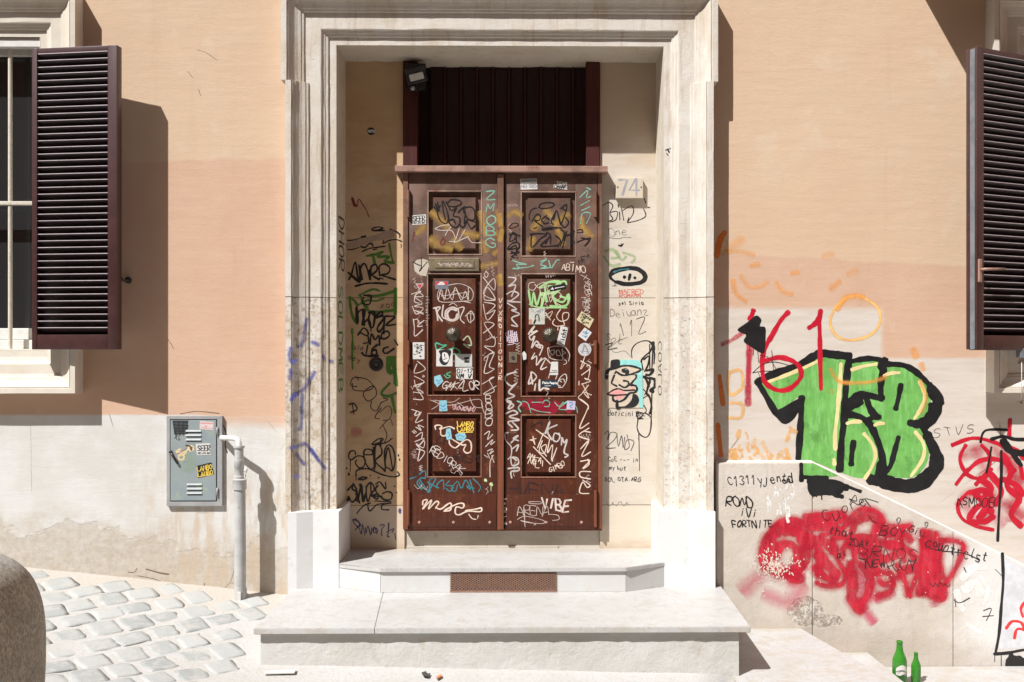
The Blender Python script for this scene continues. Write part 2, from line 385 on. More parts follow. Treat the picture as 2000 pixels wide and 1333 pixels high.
M['cobble'] = cobble()
def glassm():
    n = NT('window_glass'); return n.done((.02, .02, .022), .04, None, Specular_IOR_Level=.7)
M['glass'] = glassm()
def bottleglass():
    n = NT('green_bottle_glass')
    n.b.inputs['Transmission Weight'].default_value = .55; n.b.inputs['IOR'].default_value = 1.45
    return n.done(n.mix(n.noise(9, 2), (.06, .34, .035), (.09, .40, .05)), .08)
M['bottle'] = bottleglass()
def plain(name, c, rough=.55, metal=0.0):
    k = 'pl_' + name
    if k not in M:
        M[k] = speckled(name, c, tuple(v * .86 for v in c), 25, rough, .05, .001, Metallic=metal)
    return M[k]
def paint(name, c, rough=.45, wear=.25, fine=70, soft=False, streak=0):
    k = 'pt_' + name
    if k in M: return M[k]
    n = NT(name); cov = n.attr('cov'); a = n.noise(fine, 4, .7); b = n.noise(13, 3, .6, off=4)
    col = n.mix(n.st(b, .35, .7), c, tuple(min(1, v * 1.22 + .004) for v in c))
    if streak: col = n.mix(n.mul(n.st(n.noise(16, 5, .7, stretch=(2, 1, .35), off=8), .46, .62), streak), col, tuple(min(1, v * 1.35 + .05) for v in c)); col = n.mix(n.mul(n.st(n.noise(7, 4, .65, off=12), .55, .66), streak), col, tuple(v * .72 for v in c))
    fac = n.st(n.add(cov, n.mul(n.sub(a, .5), wear * 2.2)), .12 + wear * .35, .55 + wear * .35)
    fac = n.mul(fac, n.st(cov, 0.0, .12))
    if soft: fac = n.mul(n.m_('POWER', cov, 1.3), n.st(n.add(n.mul(a, .6), n.mul(b, .4)), .5 - .5 * wear - .12, .62 - .1 * wear)); fac = n.mn(fac, 1.0)
    n.done(col, rough)
    tr = n.t.nodes.new('ShaderNodeBsdfTransparent'); mx = n.t.nodes.new('ShaderNodeMixShader')
    n.t.links.new(fac, mx.inputs[0]); n.t.links.new(tr.outputs[0], mx.inputs[1]); n.t.links.new(n.b.outputs[0], mx.inputs[2])
    n.t.links.new(mx.outputs[0], n.out.inputs[0]); M[k] = n.m; return n.m

# ------------------------------------------------------------ painted strokes
class Ctx:
    def __init__(s, ox, oy, k): s.ox, s.oy, s.k = ox, oy, k
    def __call__(s, t):
        return [(s.ox + float(a.split(',')[0]) / s.k, s.oy + float(a.split(',')[1]) / s.k) for a in t.split()]
def spline(p, closed=False, sub=6):
    if len(p) < 3: 
        if len(p) == 2: return [(p[0][0] + (p[1][0] - p[0][0]) * i / 4, p[0][1] + (p[1][1] - p[0][1]) * i / 4) for i in range(5)]
        return p
    out = []; n = len(p)
    rng = range(n) if closed else range(n - 1)
    for i in rng:
        if closed: a, b, c, d = p[i - 1], p[i], p[(i + 1) % n], p[(i + 2) % n]
        else: a, b, c, d = p[max(i - 1, 0)], p[i], p[i + 1], p[min(i + 2, n - 1)]
        for k in range(sub):
            t = k / sub
            out.append(tuple(.5 * (2 * b[j] + (c[j] - a[j]) * t + (2 * a[j] - 5 * b[j] + 4 * c[j] - d[j]) * t * t + (-a[j] + 3 * b[j] - 3 * c[j] + d[j]) * t ** 3) for j in (0, 1)))
    out.append(p[0] if closed else p[-1]); return out
class Tag:
    """paint lying on the wall plane at depth y: ribbons and filled shapes a fraction of a millimetre thick"""
    def __init__(s, y, base=.0008):
        s.y = y; s.mb = MB(); s.cov = []; s.k = 0; s.base = base
    def pt(s, px, py, lift): 
        q = P(px, py, s.y); q.y -= lift; return q
    def s(s, pts, w, soft=0.0, op=1.0, smooth=True, closed=False, sub=5):
        if smooth: pts = spline(pts, closed, sub)
        elif closed: pts = pts + [pts[0]]
        q = [pts[0]]
        for a in pts[1:]:
            if math.hypot(a[0] - q[-1][0], a[1] - q[-1][1]) > .25: q.append(a)
        if len(q) < 2: q.append((q[0][0] + .5, q[0][1]))
        h = w / 2; sf = max(soft, .35); lift = s.base * .3 + s.k * .000008; s.k += 1
        # round ends
        def ext(a, b):
            L = math.hypot(a[0] - b[0], a[1] - b[1]) or 1; return ((a[0] - b[0]) / L, (a[1] - b[1]) / L)
        d0 = ext(q[0], q[1]); d1 = ext(q[-1], q[-2]); ws = [1.0] * len(q)
        pre = [((q[0][0] + d0[0] * h * e), (q[0][1] + d0[1] * h * e)) for e in (.97, .7)]; post = [((q[-1][0] + d1[0] * h * e), (q[-1][1] + d1[1] * h * e)) for e in (.7, .97)]
        if s.y == .265: h *= .84
        haze = soft >= 3
        ph = (q[0][0] * 1.7 + q[0][1] * .9) % 6.28
        q = pre + q + post; ws = [.25, .7] + ws + [.7, .25]; n = len(q); b = len(s.mb.v); V = []
        for i, (x, y) in enumerate(q):
            a = q[max(i - 1, 0)]; c = q[min(i + 1, n - 1)]; tx, ty = c[0] - a[0], c[1] - a[1]; L = math.hypot(tx, ty) or 1; nx, ny = -ty / L, tx / L
            hw = h * ws[i] * (1 + .16 * math.sin(ph + i * .55) + .09 * math.sin(ph * 3 + i * 1.7)); e = 0.0 if i in (0, n - 1) else 1.0
            prf = ((-hw - sf, 0, 0), (-(hw + sf) * .5, op * e * .62, .00002), (0, op * e, .00003), ((hw + sf) * .5, op * e * .62, .00002), (hw + sf, 0, 0)) if haze else ((-hw - sf, 0, 0), (-hw + sf * .3, op * e, .00002), (0, op * e, .00005), (hw - sf * .3, op * e, .00002), (hw + sf, 0, 0))
            for o, cv, up in prf:
                V.append(s.pt(x + nx * o, y + ny * o, lift + up)); s.cov.append(cv)
        F = [(i * 5 + j, i * 5 + j + 1, (i + 1) * 5 + j + 1, (i + 1) * 5 + j) for i in range(n - 1) for j in range(4)]
        s.mb.add(V, F); return s
    def fill(s, pts, smooth=True, cov=1.0, sub=5):
        if smooth: pts = spline(pts, True, sub)[:-1]
        lift = s.base * .3 + s.k * .000008; s.k += 1
        V = [s.pt(x, y, lift) for x, y in pts]; tri = tessellate_polygon([[Vector((x, y, 0)) for x, y in pts]])
        s.mb.add(V, tri); s.cov += [cov] * len(V); return s
    def build(s, mat, parent, name='graffiti_tag', label=None):
        return s.mb.build(name, mat, parent, label=label, attr={'cov': s.cov}, nofix=True)
FONT = {}
for line in """A 0,6 2,0 4,6;.8,4 3.2,4
B 0,6 0,0 2.6,0 3.6,1.4 2.4,2.9 0,3;2.4,2.9 4,4.4 2.8,6 0,6
C 4,1 2.4,0 .6,1 0,3 .6,5 2.4,6 4,5
D 0,6 0,0 2.4,.4 4,3 2.4,5.8 0,6
E 4,0 0,0 0,6 4,6;0,3 3,3
F 4,0 0,0 0,6;0,3 3,3
G 4,1 2,0 0,2 0,4.5 2,6 4,5 4,3.4 2.4,3.4
H 0,0 0,6;4,0 4,6;0,3 4,3
I 2,0 2,6
J 3.5,0 3.5,4.5 2,6 0,5
K 0,0 0,6;4,0 0,3.4 4,6
L 0,0 0,6 4,6
M 0,6 .4,0 2,4 3.6,0 4,6
N 0,6 .2,0 3.8,6 4,0
O 2,0 .2,1.4 .2,4.6 2,6 3.8,4.6 3.8,1.4 2,0
P 0,6 0,0 3,0 4,1.6 3,3.2 0,3.2
Q 2,0 .2,1.4 .2,4.6 2,6 3.8,4.6 3.8,1.4 2,0;2.4,4.4 4.2,6.4
R 0,6 0,0 3,0 3.8,1.5 3,3 0,3 4,6
S 3.8,.8 2,0 .3,1.2 1,2.6 3,3.4 3.8,4.8 2,6 0,5.2
T 0,0 4,0;2,0 2,6
U 0,0 0,4.6 2,6 4,4.6 4,0
V 0,0 2,6 4,0
W 0,0 1,6 2,2 3,6 4,0
X 0,0 4,6;4,0 0,6
Y 0,0 2,3 4,0;2,3 2,6
Z 0,0 4,0 0,6 4,6
0 2,0 .2,1.4 .2,4.6 2,6 3.8,4.6 3.8,1.4 2,0
1 .8,1.4 2.2,0 2.2,6
2 .2,1.4 2,0 3.8,1.4 0,6 4,6
4 3,6 3,0 0,4.2 4.2,4.2
6 3.6,.4 1,2 .2,4.4 2,6 3.8,4.6 2,3 .4,4
7 0,0 4,0 1.4,6
8 2,0 .4,1.4 3.6,4.6 2,6 .4,4.6 3.6,1.4 2,0
3 .2,.6 2,0 3.6,1.4 2,2.8 3.8,4.4 2,6 0,5.2
. 1.6,6 2,6
, 2,5.6 1.4,7
- .6,3 3.4,3
? .2,1.4 2,0 3.8,1.4 2,3.4 2,4.4;2,5.8 2,6.1
! 2,0 2,4.4;2,5.8 2,6.1
* 2,0 2,3;.6,.8 3.4,2.4;3.4,.8 .6,2.4
( 3,0 1.4,3 3,6
) 1,0 2.6,3 1,6""".split('\n'):
    FONT[line[0]] = [[tuple(map(float, a.split(','))) for a in st.split()] for st in line[2:].split(';')]
for ch, st in {'a': '3,2.4 .8,2.2 0,4 .6,5.8 2.4,5.6 3,2.4 3.2,6', 'c': '3.4,2.8 1.8,2.2 .3,4 1.8,6 3.6,5.4', 'd': '3,2.8 1,2.4 0,4.4 1,6 2.8,5.4 3.2,0 3.4,6', 'e': '.4,4 3.2,3.8 2,2.2 .4,4 1.8,6 3.6,5.2',
               'h': '.4,0 .4,6;.4,3.4 2,2.3 3.2,3.4 3.4,6', 'i': '2,2.4 2,6;2,.8 2,1.1', 'm': '.2,6 .2,2.4;.2,3 1.2,2.3 2,3 2,6;2,3 3.2,2.3 4,3.4 4,6', 'n': '.4,6 .4,2.4;.4,3.4 2,2.3 3.2,3.4 3.4,6',
               'o': '2,2.3 .3,3.4 .6,5.4 2,6 3.5,5 3.4,3.2 2,2.3', 'r': '.8,6 .8,2.4;.8,3.8 2,2.4 3.4,2.6', 's': '3.2,2.6 1,2.6 1,3.8 3,4.6 2.6,6 .4,5.8', 't': '1.8,.6 1.8,5.4 3.2,6;.4,2.4 3.4,2.4', 'l': '1.8,0 1.8,5.2 2.8,6', 'u': '.4,2.4 .6,5.4 2,6 3.2,5;3.4,2.4 3.4,6', 'y': '.4,2.4 2,5.2;3.6,2.4 1.4,8', 'w': '0,2.4 1,6 2,3.6 3,6 4,2.4', 'j': '2.4,2.4 2.4,7 .8,8 .2,7', 'z': '.4,2.4 3.4,2.4 .4,6 3.6,6', 'g': '3,2.6 .8,2.4 .4,4.6 2.8,4.8 3.1,2.6 3,7.6 .6,7.6', 'p': '.4,8 .4,2.4 3,2.6 3,4.8 .5,5', 'k': '.4,0 .4,6;3,2.4 .6,4.2 3.4,6', 'b': '.4,0 .4,6 2.8,5.8 3.2,3.6 .5,3.2', 'x': '.4,2.4 3.4,6;3.4,2.4 .4,6', 'v': '.4,2.4 2,6 3.6,2.4'}.items():
    FONT[ch] = [[tuple(map(float, a.split(','))) for a in s_.split()] for s_ in st.split(';')]
rnd = random.Random(7)
def write(tag, text, x, y, h, sw, ang=0.0, wr=.62, gap=.22, jit=.25, slant=0.0, smooth=True, soft=0.0, grow=0.0, op=1.0, seed=None):
    """text whose first letter's top-left is at pixel (x, y), letters h pixels tall, running at ang degrees (clockwise in the picture)"""
    r = random.Random(seed if seed is not None else hash(text) % 1000 if False else sum(map(ord, text)) + int(x))
    a = R(ang); ca, sa = math.cos(a), math.sin(a); cx = 0.0
    for i, ch in enumerate(text):
        hh = h * (1 + grow * i) * (r.uniform(.86, 1.16) if jit > 0 else 1); rk = r.uniform(-.22, .22) if jit > 0 else 0
        if ch == ' ': cx += hh * wr; continue
        dy = r.uniform(-1, 1) * jit * hh * .25
        for st in FONT.get(ch, FONT.get(ch.upper(), [])):
            pts = []
            for (u, v) in st:
                lx = cx + (u / 4) * hh * wr + (3 - v) / 6 * hh * slant + r.uniform(-1, 1) * jit * hh * .09
                lx += rk * (3 - v) / 6 * hh; ly = dy - rk * (u - 2) / 4 * hh * wr + (v / 6) * hh + r.uniform(-1, 1) * jit * hh * .09
                pts.append((x + lx * ca - ly * sa, y + lx * sa + ly * ca))
            if smooth and len(pts) > 2: tag.s(pts, sw * r.uniform(.85, 1.2), soft, op, sub=4)
            else: tag.s(pts, sw, soft, op, smooth=False)
        cx += hh * (wr + gap)
    return tag
def scrib(tag, cx, cy, w, h, n, sw, seed=0, ang=0.0, soft=0.0, op=1.0, loopy=.5):
    """one unreadable running signature"""
    r = random.Random(seed); a = R(ang); ca, sa = math.cos(a), math.sin(a); pts = []
    for i in range(n):
        u = -.5 + i / (n - 1); v = (.5 if i % 2 else -.5) * r.uniform(.5, 1)
        pts.append((u, v))
        if r.random() < loopy: pts.append((u - .10 * r.random(), v * r.uniform(.2, .8)))
        if r.random() < loopy: pts.append((u + .12 * r.random(), -v * r.uniform(0, .5)))
    tag.s([(cx + p[0] * w * ca - p[1] * h * sa, cy + p[0] * w * sa + p[1] * h * ca) for p in pts], sw, soft, op, sub=4)
    return tag

# ============================================================ STREET
def gz(x, y):
    A = .194 + ((-1.34 - x) * .108 if x < -1.34 else -(x + 1.34) * .0254)
    g = A + (.13 * y if y > -1 else -.13 + .035 * (y + 1))
    if x > 1.12:
        t = min(1, (x - 1.12) / .1)
        g = g * (1 - t) + (-.29) * t if y > -2.2 else min(g, max(-.29, g - (x - 1.12) * .3))
    return g
mb = MB(); xs = [-40, -20, -10, -7] + [-6 + i * .15 for i in range(80)] + [6.2, 8, 12, 20, 40]
ys = [-16, -12, -9, -7] + [-6 + i * .15 for i in range(41)] + [.06]
rr = random.Random(3)
V = []
for y in ys:
    for x in xs: V.append((x, y, gz(max(-6, min(x, 6)), max(y, -6)) + rr.uniform(-1, 1) * .003))
nx = len(xs); mb.add(V, [(j * nx + i, j * nx + i + 1, (j + 1) * nx + i + 1, (j + 1) * nx + i) for j in range(len(ys) - 1) for i in range(nx - 1)])
mb.build('street', M['street'], None, 'pale dusty street in front of the doorway', None, kind='structure', smooth=True)
# cobbles, one sheet of stones set in the dusty joints
mb = MB(); tone = []; rc = random.Random(11)
UU = (-1, -.95, -.66, 0, .66, .95, 1)
def cob(cx, cy, a, wx, wy, tn, sink):
    N = 7; ca, sa = math.cos(a), math.sin(a); tl = rc.uniform(-.018, .018); tl2 = rc.uniform(-.018, .018); b = len(mb.v); V = []
    jit = [[(rc.uniform(-.007, .007), rc.uniform(-.007, .007)) for _ in range(N)] for _ in range(N)]
    for j in range(N):
        for i in range(N):
            u = UU[i]; v = UU[j]
            uu = u * math.sqrt(1 - v ** 4 * .16); vv = v * math.sqrt(1 - u ** 4 * .16)
            lx = uu * wx / 2 + jit[j][i][0]; ly = vv * wy / 2 + jit[j][i][1]
            e = max(abs(u), abs(v)); hgt = .0028 * (1 - e ** 3) - (.008 if e == 1 else 0)
            x = cx + lx * ca - ly * sa; y = cy + lx * sa + ly * ca
            if y > .02: y = .02
            V.append((x, y, gz(x, y) + hgt + tl * lx + tl2 * ly - sink + .0045)); tone.append(tn)
    mb.add(V, [(j * N + i, j * N + i + 1, (j + 1) * N + i + 1, (j + 1) * N + i) for j in range(N - 1) for i in range(N - 1)])
aa = R(42)
for iu in range(-38, 38):
    for iv in range(-36, 36):
        u = iu * .168 + (.084 if iv % 2 else 0) + rc.uniform(-.012, .012); v = iv * .172 + rc.uniform(-.012, .012)
        x = -2.2 + u * math.cos(aa) - v * math.sin(aa); y = -1 + u * math.sin(aa) + v * math.cos(aa)
        if y > -.09 or y < -5.2 or x < -5.8 or x > 3.4: continue
        if x > -1.42 and y > -1.35: continue
        if x > .9 and y > -2.6: continue
        near = min(1, max(0, (x + 1.9) / .7)) if y > -1.3 else 0
        cob(x, y, aa + rc.uniform(-.09, .09), .158 + rc.uniform(-.03, .014), .160 + rc.uniform(-.035, .016), rc.random() ** .8, rc.uniform(-.001, .0045) + .001 * near)
mb.build('cobblestone_paving', M['cobble'], None, 'grey cobbles in dusty joints left of the steps', None, kind='structure', smooth=True, attr={'tone': tone})

# ============================================================ FACADE
XL, XR, ZT = XP(657, -.012), XP(1296, -.012), ZP(90, -.012)
RB = .316
WLx1, WRx0 = XP(81, 0), XP(2004, 0)          # right edge of the left opening, left edge of the right one
WZ0, WZ1 = ZP(686, -.0), ZP(78, 0)
WLx0, WRx1 = WLx1 - 1.15, WRx0 + 1.15
facade = empty('building_facade', (0, 0, 0), 'peach plastered street wall round the old doorway', 'building wall')
mb = MB(); X0, X1, Z0, Z1, TH = -9, 9, -1.0, 8.5, .55
def wb(a, b, c, d): mb.box(a, b, 0, TH, c, d)
wb(X0, WLx0, Z0, Z1); wb(WLx0, WLx1, Z0, WZ0); wb(WLx0, WLx1, WZ1, Z1)
wb(WLx1, XL - .02, Z0, Z1); wb(XL - .02, XR + .02, ZT + .02, Z1)
wb(XR + .02, WRx0, Z0, Z1); wb(WRx0, WRx1, Z0, WZ0); wb(WRx0, WRx1, WZ1, Z1); wb(WRx1, X1, Z0, Z1)
mb.build('wall', M['wall'], facade)
mb = MB(); mb.box(WLx0 - .2, WRx1 + .2, TH, TH + .1, -1, 5); mb.build('sky_leak_backing', M['dark'], facade)  # dark sheet added behind the openings to block sky leaks

# ============================================================ STONE DOOR SURROUND
PROF = [(0, .012), (.044, .013), (.047, .023), (.060, .026), (.064, .030), (.078, .036), (.083, .046), (.089, .047),
        (.152, .048), (.156, .058), (.168, .061), (.172, .066), (.188, .071), (.205, .080), (.220, .094), (.232, .102), (.236, .112), (.240, .106), (.244, .118), (.276, .118), (.276, -.01)]
def ear(p): return (p[0] + (.026 if p[0] > .1 else 0), p[1])
def sweep(mb, rings, closed=False, cap=True):
    b = len(mb.v); n = len(rings[0]); V = [q for r_ in rings for q in r_]; F = []
    m = len(rings)
    for i in range(m if closed else m - 1):
        for j in range(n - 1): F.append((i * n + j, i * n + j + 1, ((i + 1) % m) * n + j + 1, ((i + 1) % m) * n + j))
    if cap and not closed: F += [tuple(range(n)), tuple((m - 1) * n + j for j in range(n))[::-1]]
    mb.add(V, F)
def ring(x, z, dx, dz, prof, jr=None, j=.0012):
    o = []
    for (u, d) in prof:
        a = jr.uniform(-j, j) if jr and u > 0 else 0; c = jr.uniform(-j, j) * .7 if jr and d > 0 else 0
        o.append(Vector((x + dx * (u + a), -(d + c), z + dz * (u + a))))
    return o
surround = empty('stone_door_surround', (0, 0, .26), 'pale weathered travertine moulding framing the whole doorway', 'door surround')
jr = random.Random(5)
ZP0 = ZP(1001, -.12); ZE = ZP(158, -.118)
def jamb(x, sgn):
    mb = MB(); n = 30; rings = []
    for i in range(n + 1): rings.append(ring(x, ZP0 - .01 + (ZE - ZP0 + .01) * i / n, sgn, 0, PROF, jr))
    sweep(mb, rings, cap=False)
    E = [ear(p) for p in PROF]
    rings2 = [ring(x, ZE + .0 + (ZT - ZE) * t, sgn, 0, E, jr) for t in (0, .3, .6, .9)]; 
    mb.add(rings[-1] + rings2[0], [(j, j + 1, len(PROF) + j + 1, len(PROF) + j) for j in range(len(PROF) - 1)])
    rings2.append(ring(x, ZT, sgn, 1, E)); sweep(mb, rings2, cap=False)
    return mb.build('jamb_moulding', M['stone'], surround)
jamb(XL, -1); jamb(XR, 1)
mb = MB(); E = [ear(p) for p in PROF]
rings = [ring(XL, ZT, -1, 1, E)]
for i in range(1, 24): rings.append(ring(XL + (XR - XL) * i / 24, ZT, 0, 1, E, jr))
rings.append(ring(XR, ZT, 1, 1, E)); sweep(mb, rings, cap=False); mb.build('lintel_moulding', M['stone'], surround)
# reveals, soffit
zb = ZP(1072, RB)
mb = MB(); 
def grid(mb, fn, nu, nv):
    b = len(mb.v); mb.add([fn(i / nu, j / nv) for j in range(nv + 1) for i in range(nu + 1)], [(j * (nu + 1) + i, j * (nu + 1) + i + 1, (j + 1) * (nu + 1) + i + 1, (j + 1) * (nu + 1) + i) for j in range(nv) for i in range(nu)])
for x, nm in ((XL, 'l'), (XR, 'r')):
    mb = MB(); grid(mb, lambda u, v: Vector((x, -.012 + (RB + .012) * u, zb + (ZT - zb) * v)), 4, 30); mb.build('reveal', M['reveal'], surround, nofix=False)
mb = MB(); sx = random.Random(9); wob = [sx.uniform(-.004, .004) for _ in range(40)]
grid(mb, lambda u, v: Vector((XL + (XR - XL) * u, -.012 + (.45 + .012) * v, ZT - .000 + wob[int(u * 30)] * v)), 30, 4); mb.build('soffit', M['reveal'], surround)
# pedestals
def pedestal(x, s):
    mb = MB(); q = [(x - s * -.03, RB), (x + s * -.03 * 1, RB)]
    xi = x - s * .03; xm = XP(611, -.11) if s < 0 else XP(1343, -.10); xo2 = XP(579, -.14) if s < 0 else XP(1367, -.13); xo = XP(562, -.143) if s < 0 else XP(1397, -.14)
    pts = [(xi, RB - .003), (xi, -.104), (xm, -.106), (xo2, -.138), (xo, -.143), (xo, .01), (x + s * .01, .01), (x + s * .01, RB - .003)]
    mb.prism(pts, .2, ZP(1000, -.125)); return mb.build('pedestal', M['white'], surround, 'whitewashed pedestal block')
pedestal(XL, -1); pedestal(XR, 1)
# back of the recess: two stone pilaster panels, sill
DXL, DXR = XP(790, RB), XP(1172, RB)
mb = MB(); mb.box(XL, DXL, RB, RB + .2, zb - .05, ZT + .01); pilL = mb.build('pilaster_panel', M['pilasterL'], surround, 'tan stone panel left of the door covered in black tags')
mb = MB(); mb.box(DXR, XR, RB, RB + .2, zb - .05, ZT + .01); pilR = mb.build('pilaster_panel', M['pilasterR'], surround, 'cream stone panel right of the door with a poster')
mb = MB(); mb.bevbox(DXL, DXR, RB + .014, RB + .2, zb - .05, ZP(1034, RB), .004); mb.bevbox(DXL + .012, XP(1090, RB), RB + .004, RB + .016, zb - .02, ZP(1067, RB), .003)
mb.build('door_sill', M['doorsill'], surround)

# ============================================================ STEPS
ZS = .258
plat = empty('marble_platform', (0, -.5, 0), 'wide white marble slab step on a rough rendered base', 'step')
def slab(px0, px1):
    mb = MB(); y0 = -.962; z1 = ZS; x0 = XP(px0, y0); x1 = XP(px1, y0); 
    return x0, x1
xa, xm_, xb = XP(495, -.962), XP(732, -.962), XP(1466, -.962); xab, xmb, xbb = XP(573, -.12), XP(748, -.12), XP(1411, -.12)
for (a, b, c, d) in ((xa, xm_ - .0005, xab, xmb - .0005), (xm_ + .0005, xb, xmb + .0005, xbb)):
    bm = bmesh.new(); q = [(a, -.962), (b, -.962), (d, 0.0), (c, 0.0)]
    vsl = [bm.verts.new((x, y, ZS - .03)) for x, y in q] + [bm.verts.new((x, y, ZS)) for x, y in q]
    for f in ((3, 2, 1, 0), (4, 5, 6, 7), (0, 1, 5, 4), (1, 2, 6, 5), (2, 3, 7, 6), (3, 0, 4, 7)): bm.faces.new([vsl[i] for i in f])
    bmesh.ops.bevel(bm, geom=list(bm.edges), offset=.003, segments=2, affect='EDGES')
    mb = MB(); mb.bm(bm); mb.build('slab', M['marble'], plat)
mb = MB(); bx0, bx1 = XP(509, -.93), XP(1443, -.93); jb = random.Random(8)
bx0b = bx0 - .02
def bf(u, v): 
    return Vector((bx0 + (bx1 - bx0) * u, -.93 + (jb.uniform(-1, 1) * .003 if 0 < u < 1 and v < 1 else 0) - .006 * (1 - v), -.35 + (ZS - .03 + .35) * v))
grid(mb, bf, 60, 14); mb.add([(bx0, -.936, -.35), (bx0b, 0, -.35), (bx0b, 0, ZS - .03), (bx0, -.93, ZS - .03)], [(0, 1, 2, 3)]); mb.add([(bx1, -.936, -.35), (bx1, -.05, -.35), (bx1, -.05, ZS - .03), (bx1, -.93, ZS - .03)], [(0, 3, 2, 1)])
mb.build('base', M['platbase'], plat, smooth=True, ang=40)
ZH = zb
thr = empty('threshold_step', (0, -.1, ZS), 'upper marble doorstep with clipped corners and rusty mesh vent', 'step')
yf = -.244
P0 = (XP(664, -.108), -.105); P1 = (XP(742, yf), yf); P2 = (XP(1223, yf), yf); P3 = (XP(1298, -.105), -.105)
xs1 = XL + .03; xs2 = XR - .03
def thp(o): return [(xs1, RB + .1), (xs1 - 0.0, -.103), (P0[0] + o * .3, P0[1] + o * .5), (P1[0] + o * .2, P1[1] + o), (P2[0] - o * .2, P2[1] + o), (P3[0] - o * .3, P3[1] + o * .5), (xs2, -.103), (xs2, RB + .1)]
bm = bmesh.new(); q = thp(0)[1:-1]; q = [(xs1, RB + .1)] + q + [(xs2, RB + .1)]
lo = [bm.verts.new((x, y, ZH - .024)) for x, y in q]; hi = [bm.verts.new((x, y, ZH)) for x, y in q]; n = len(q)
bm.faces.new(lo[::-1]); bm.faces.new(hi)
for i in range(n): bm.faces.new((lo[i], lo[(i + 1) % n], hi[(i + 1) % n], hi[i]))
bmesh.ops.bevel(bm, geom=[e for e in bm.edges], offset=.003, segments=2, affect='EDGES')
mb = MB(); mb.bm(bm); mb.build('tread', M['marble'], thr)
# riser blocks with the vent gap in the middle
vx0, vx1 = XP(880, yf), XP(1087, yf); zt = ZH - .0245; o = .014
def riser(a, b, pl, bk=.1): 
    mb = MB(); mb.prism([pl[0], pl[1], (pl[1][0], bk), (pl[0][0], bk)], ZS + .001, zt); return mb.build('riser_block', M['marble2'], thr)
riser(0, 0, [(P0[0] - .02, P0[1] + .012), (P1[0] - .001, yf + o)]); riser(0, 0, [(P1[0] + .001, yf + o), (vx0, yf + o)])
riser(0, 0, [(vx1, yf + o), (P2[0] - .001, yf + o)]); riser(0, 0, [(P2[0] + .001, yf + o), (P3[0] + .02, P3[1] + .012)])
mb = MB(); mb.box(vx0, vx1, yf + .09, yf + .1, ZS + .001, zt); mb.build('vent_back', M['dark'], thr)
# expanded metal mesh
mb = MB(); z0v, z1v = ZS + .002, zt + .004; pitch = .021; Hh = z1v - z0v; k = -int(Hh / pitch) - 1
yv = yf + o - .004; tw = .0019
def bar(xa_, za_, xb_, zb_, yy):
    d = Vector((xb_ - xa_, 0, zb_ - za_)); L = d.length
    if L < .004: return
    n_ = Vector((-d.z, 0, d.x)) / L * tw; a = Vector((xa_, yy, za_)); b = Vector((xb_, yy, zb_)); e = Vector((0, .002, 0))
    mb.add([a - n_, a + n_, b + n_, b - n_, a - n_ + e, a + n_ + e, b + n_ + e, b - n_ + e], [(0, 1, 2, 3), (7, 6, 5, 4), (0, 3, 7, 4), (1, 5, 6, 2)])
sl = .60
x = vx0 - .006 - Hh / sl
gx0, gx1 = vx0 - .004, vx1 + .002
while x < gx1 + Hh / sl:
    for s_ in (1, -1):
        if s_ == 1: pa = (x, z0v); pb = (x + Hh / sl, z1v)
        else: pa = (x + Hh / sl, z0v); pb = (x, z1v)
        (ax, az), (bx, bz) = pa, pb
        if ax > bx: (ax, az), (bx, bz) = (bx, bz), (ax, az)
        if bx < gx0 or ax > gx1: continue
        t0 = max(0, (gx0 - ax) / (bx - ax)); t1 = min(1, (gx1 - ax) / (bx - ax))
        bar(ax + (bx - ax) * t0, az + (bz - az) * t0, ax + (bx - ax) * t1, az + (bz - az) * t1, yv - (.0021 if s_ == 1 else 0))
    x += pitch
mb.box(gx0, gx1, yv - .004, yv + .002, z1v - .002, z1v + .004); mb.box(gx0, gx1, yv - .005, yv - .0022, z0v - .001, z0v + .007)
mb.build('vent_mesh', M['grille'], thr, 'rusty brown diamond mesh vent')

# the steps going down to the right
t1 = [(1.10, -.075), (XP(1565, -.08), -.075), (XP(1740, -1.01), -1.01), (XP(1740, -1.01) + .21, -2.3), (1.10, -2.3)]
def step(pts, z, lab):
    bm = bmesh.new(); lo = [bm.verts.new((x, y, z - .32)) for x, y in pts]; hi = [bm.verts.new((x, y, z)) for x, y in pts]; n = len(pts)
    bm.faces.new(lo); bm.faces.new(hi[::-1])
    for i in range(n): bm.faces.new((lo[i], hi[i], hi[(i + 1) % n], lo[(i + 1) % n]))
    bmesh.ops.bevel(bm, geom=list(bm.edges), offset=.005, segments=2, affect='EDGES'); mb = MB(); mb.bm(bm)
    return mb.build('stair_step', M['marble'], None, lab, 'step', 'steps going down beside the parapet')
step(t1, .003, 'top white stair step touching the right side of the platform')
step([(1.5, -.078), (XP(1695, -.08), -.078), (XP(1695, -.08) + .02, -2.28), (1.5, -2.28)], -.137, 'second white stair step, lower, ending behind the green bottles')
step([(1.9, -.081), (3.1, -.081), (3.1, -2.26), (1.9, -2.26)], -.222, 'lowest stair step where the two green bottles stand')

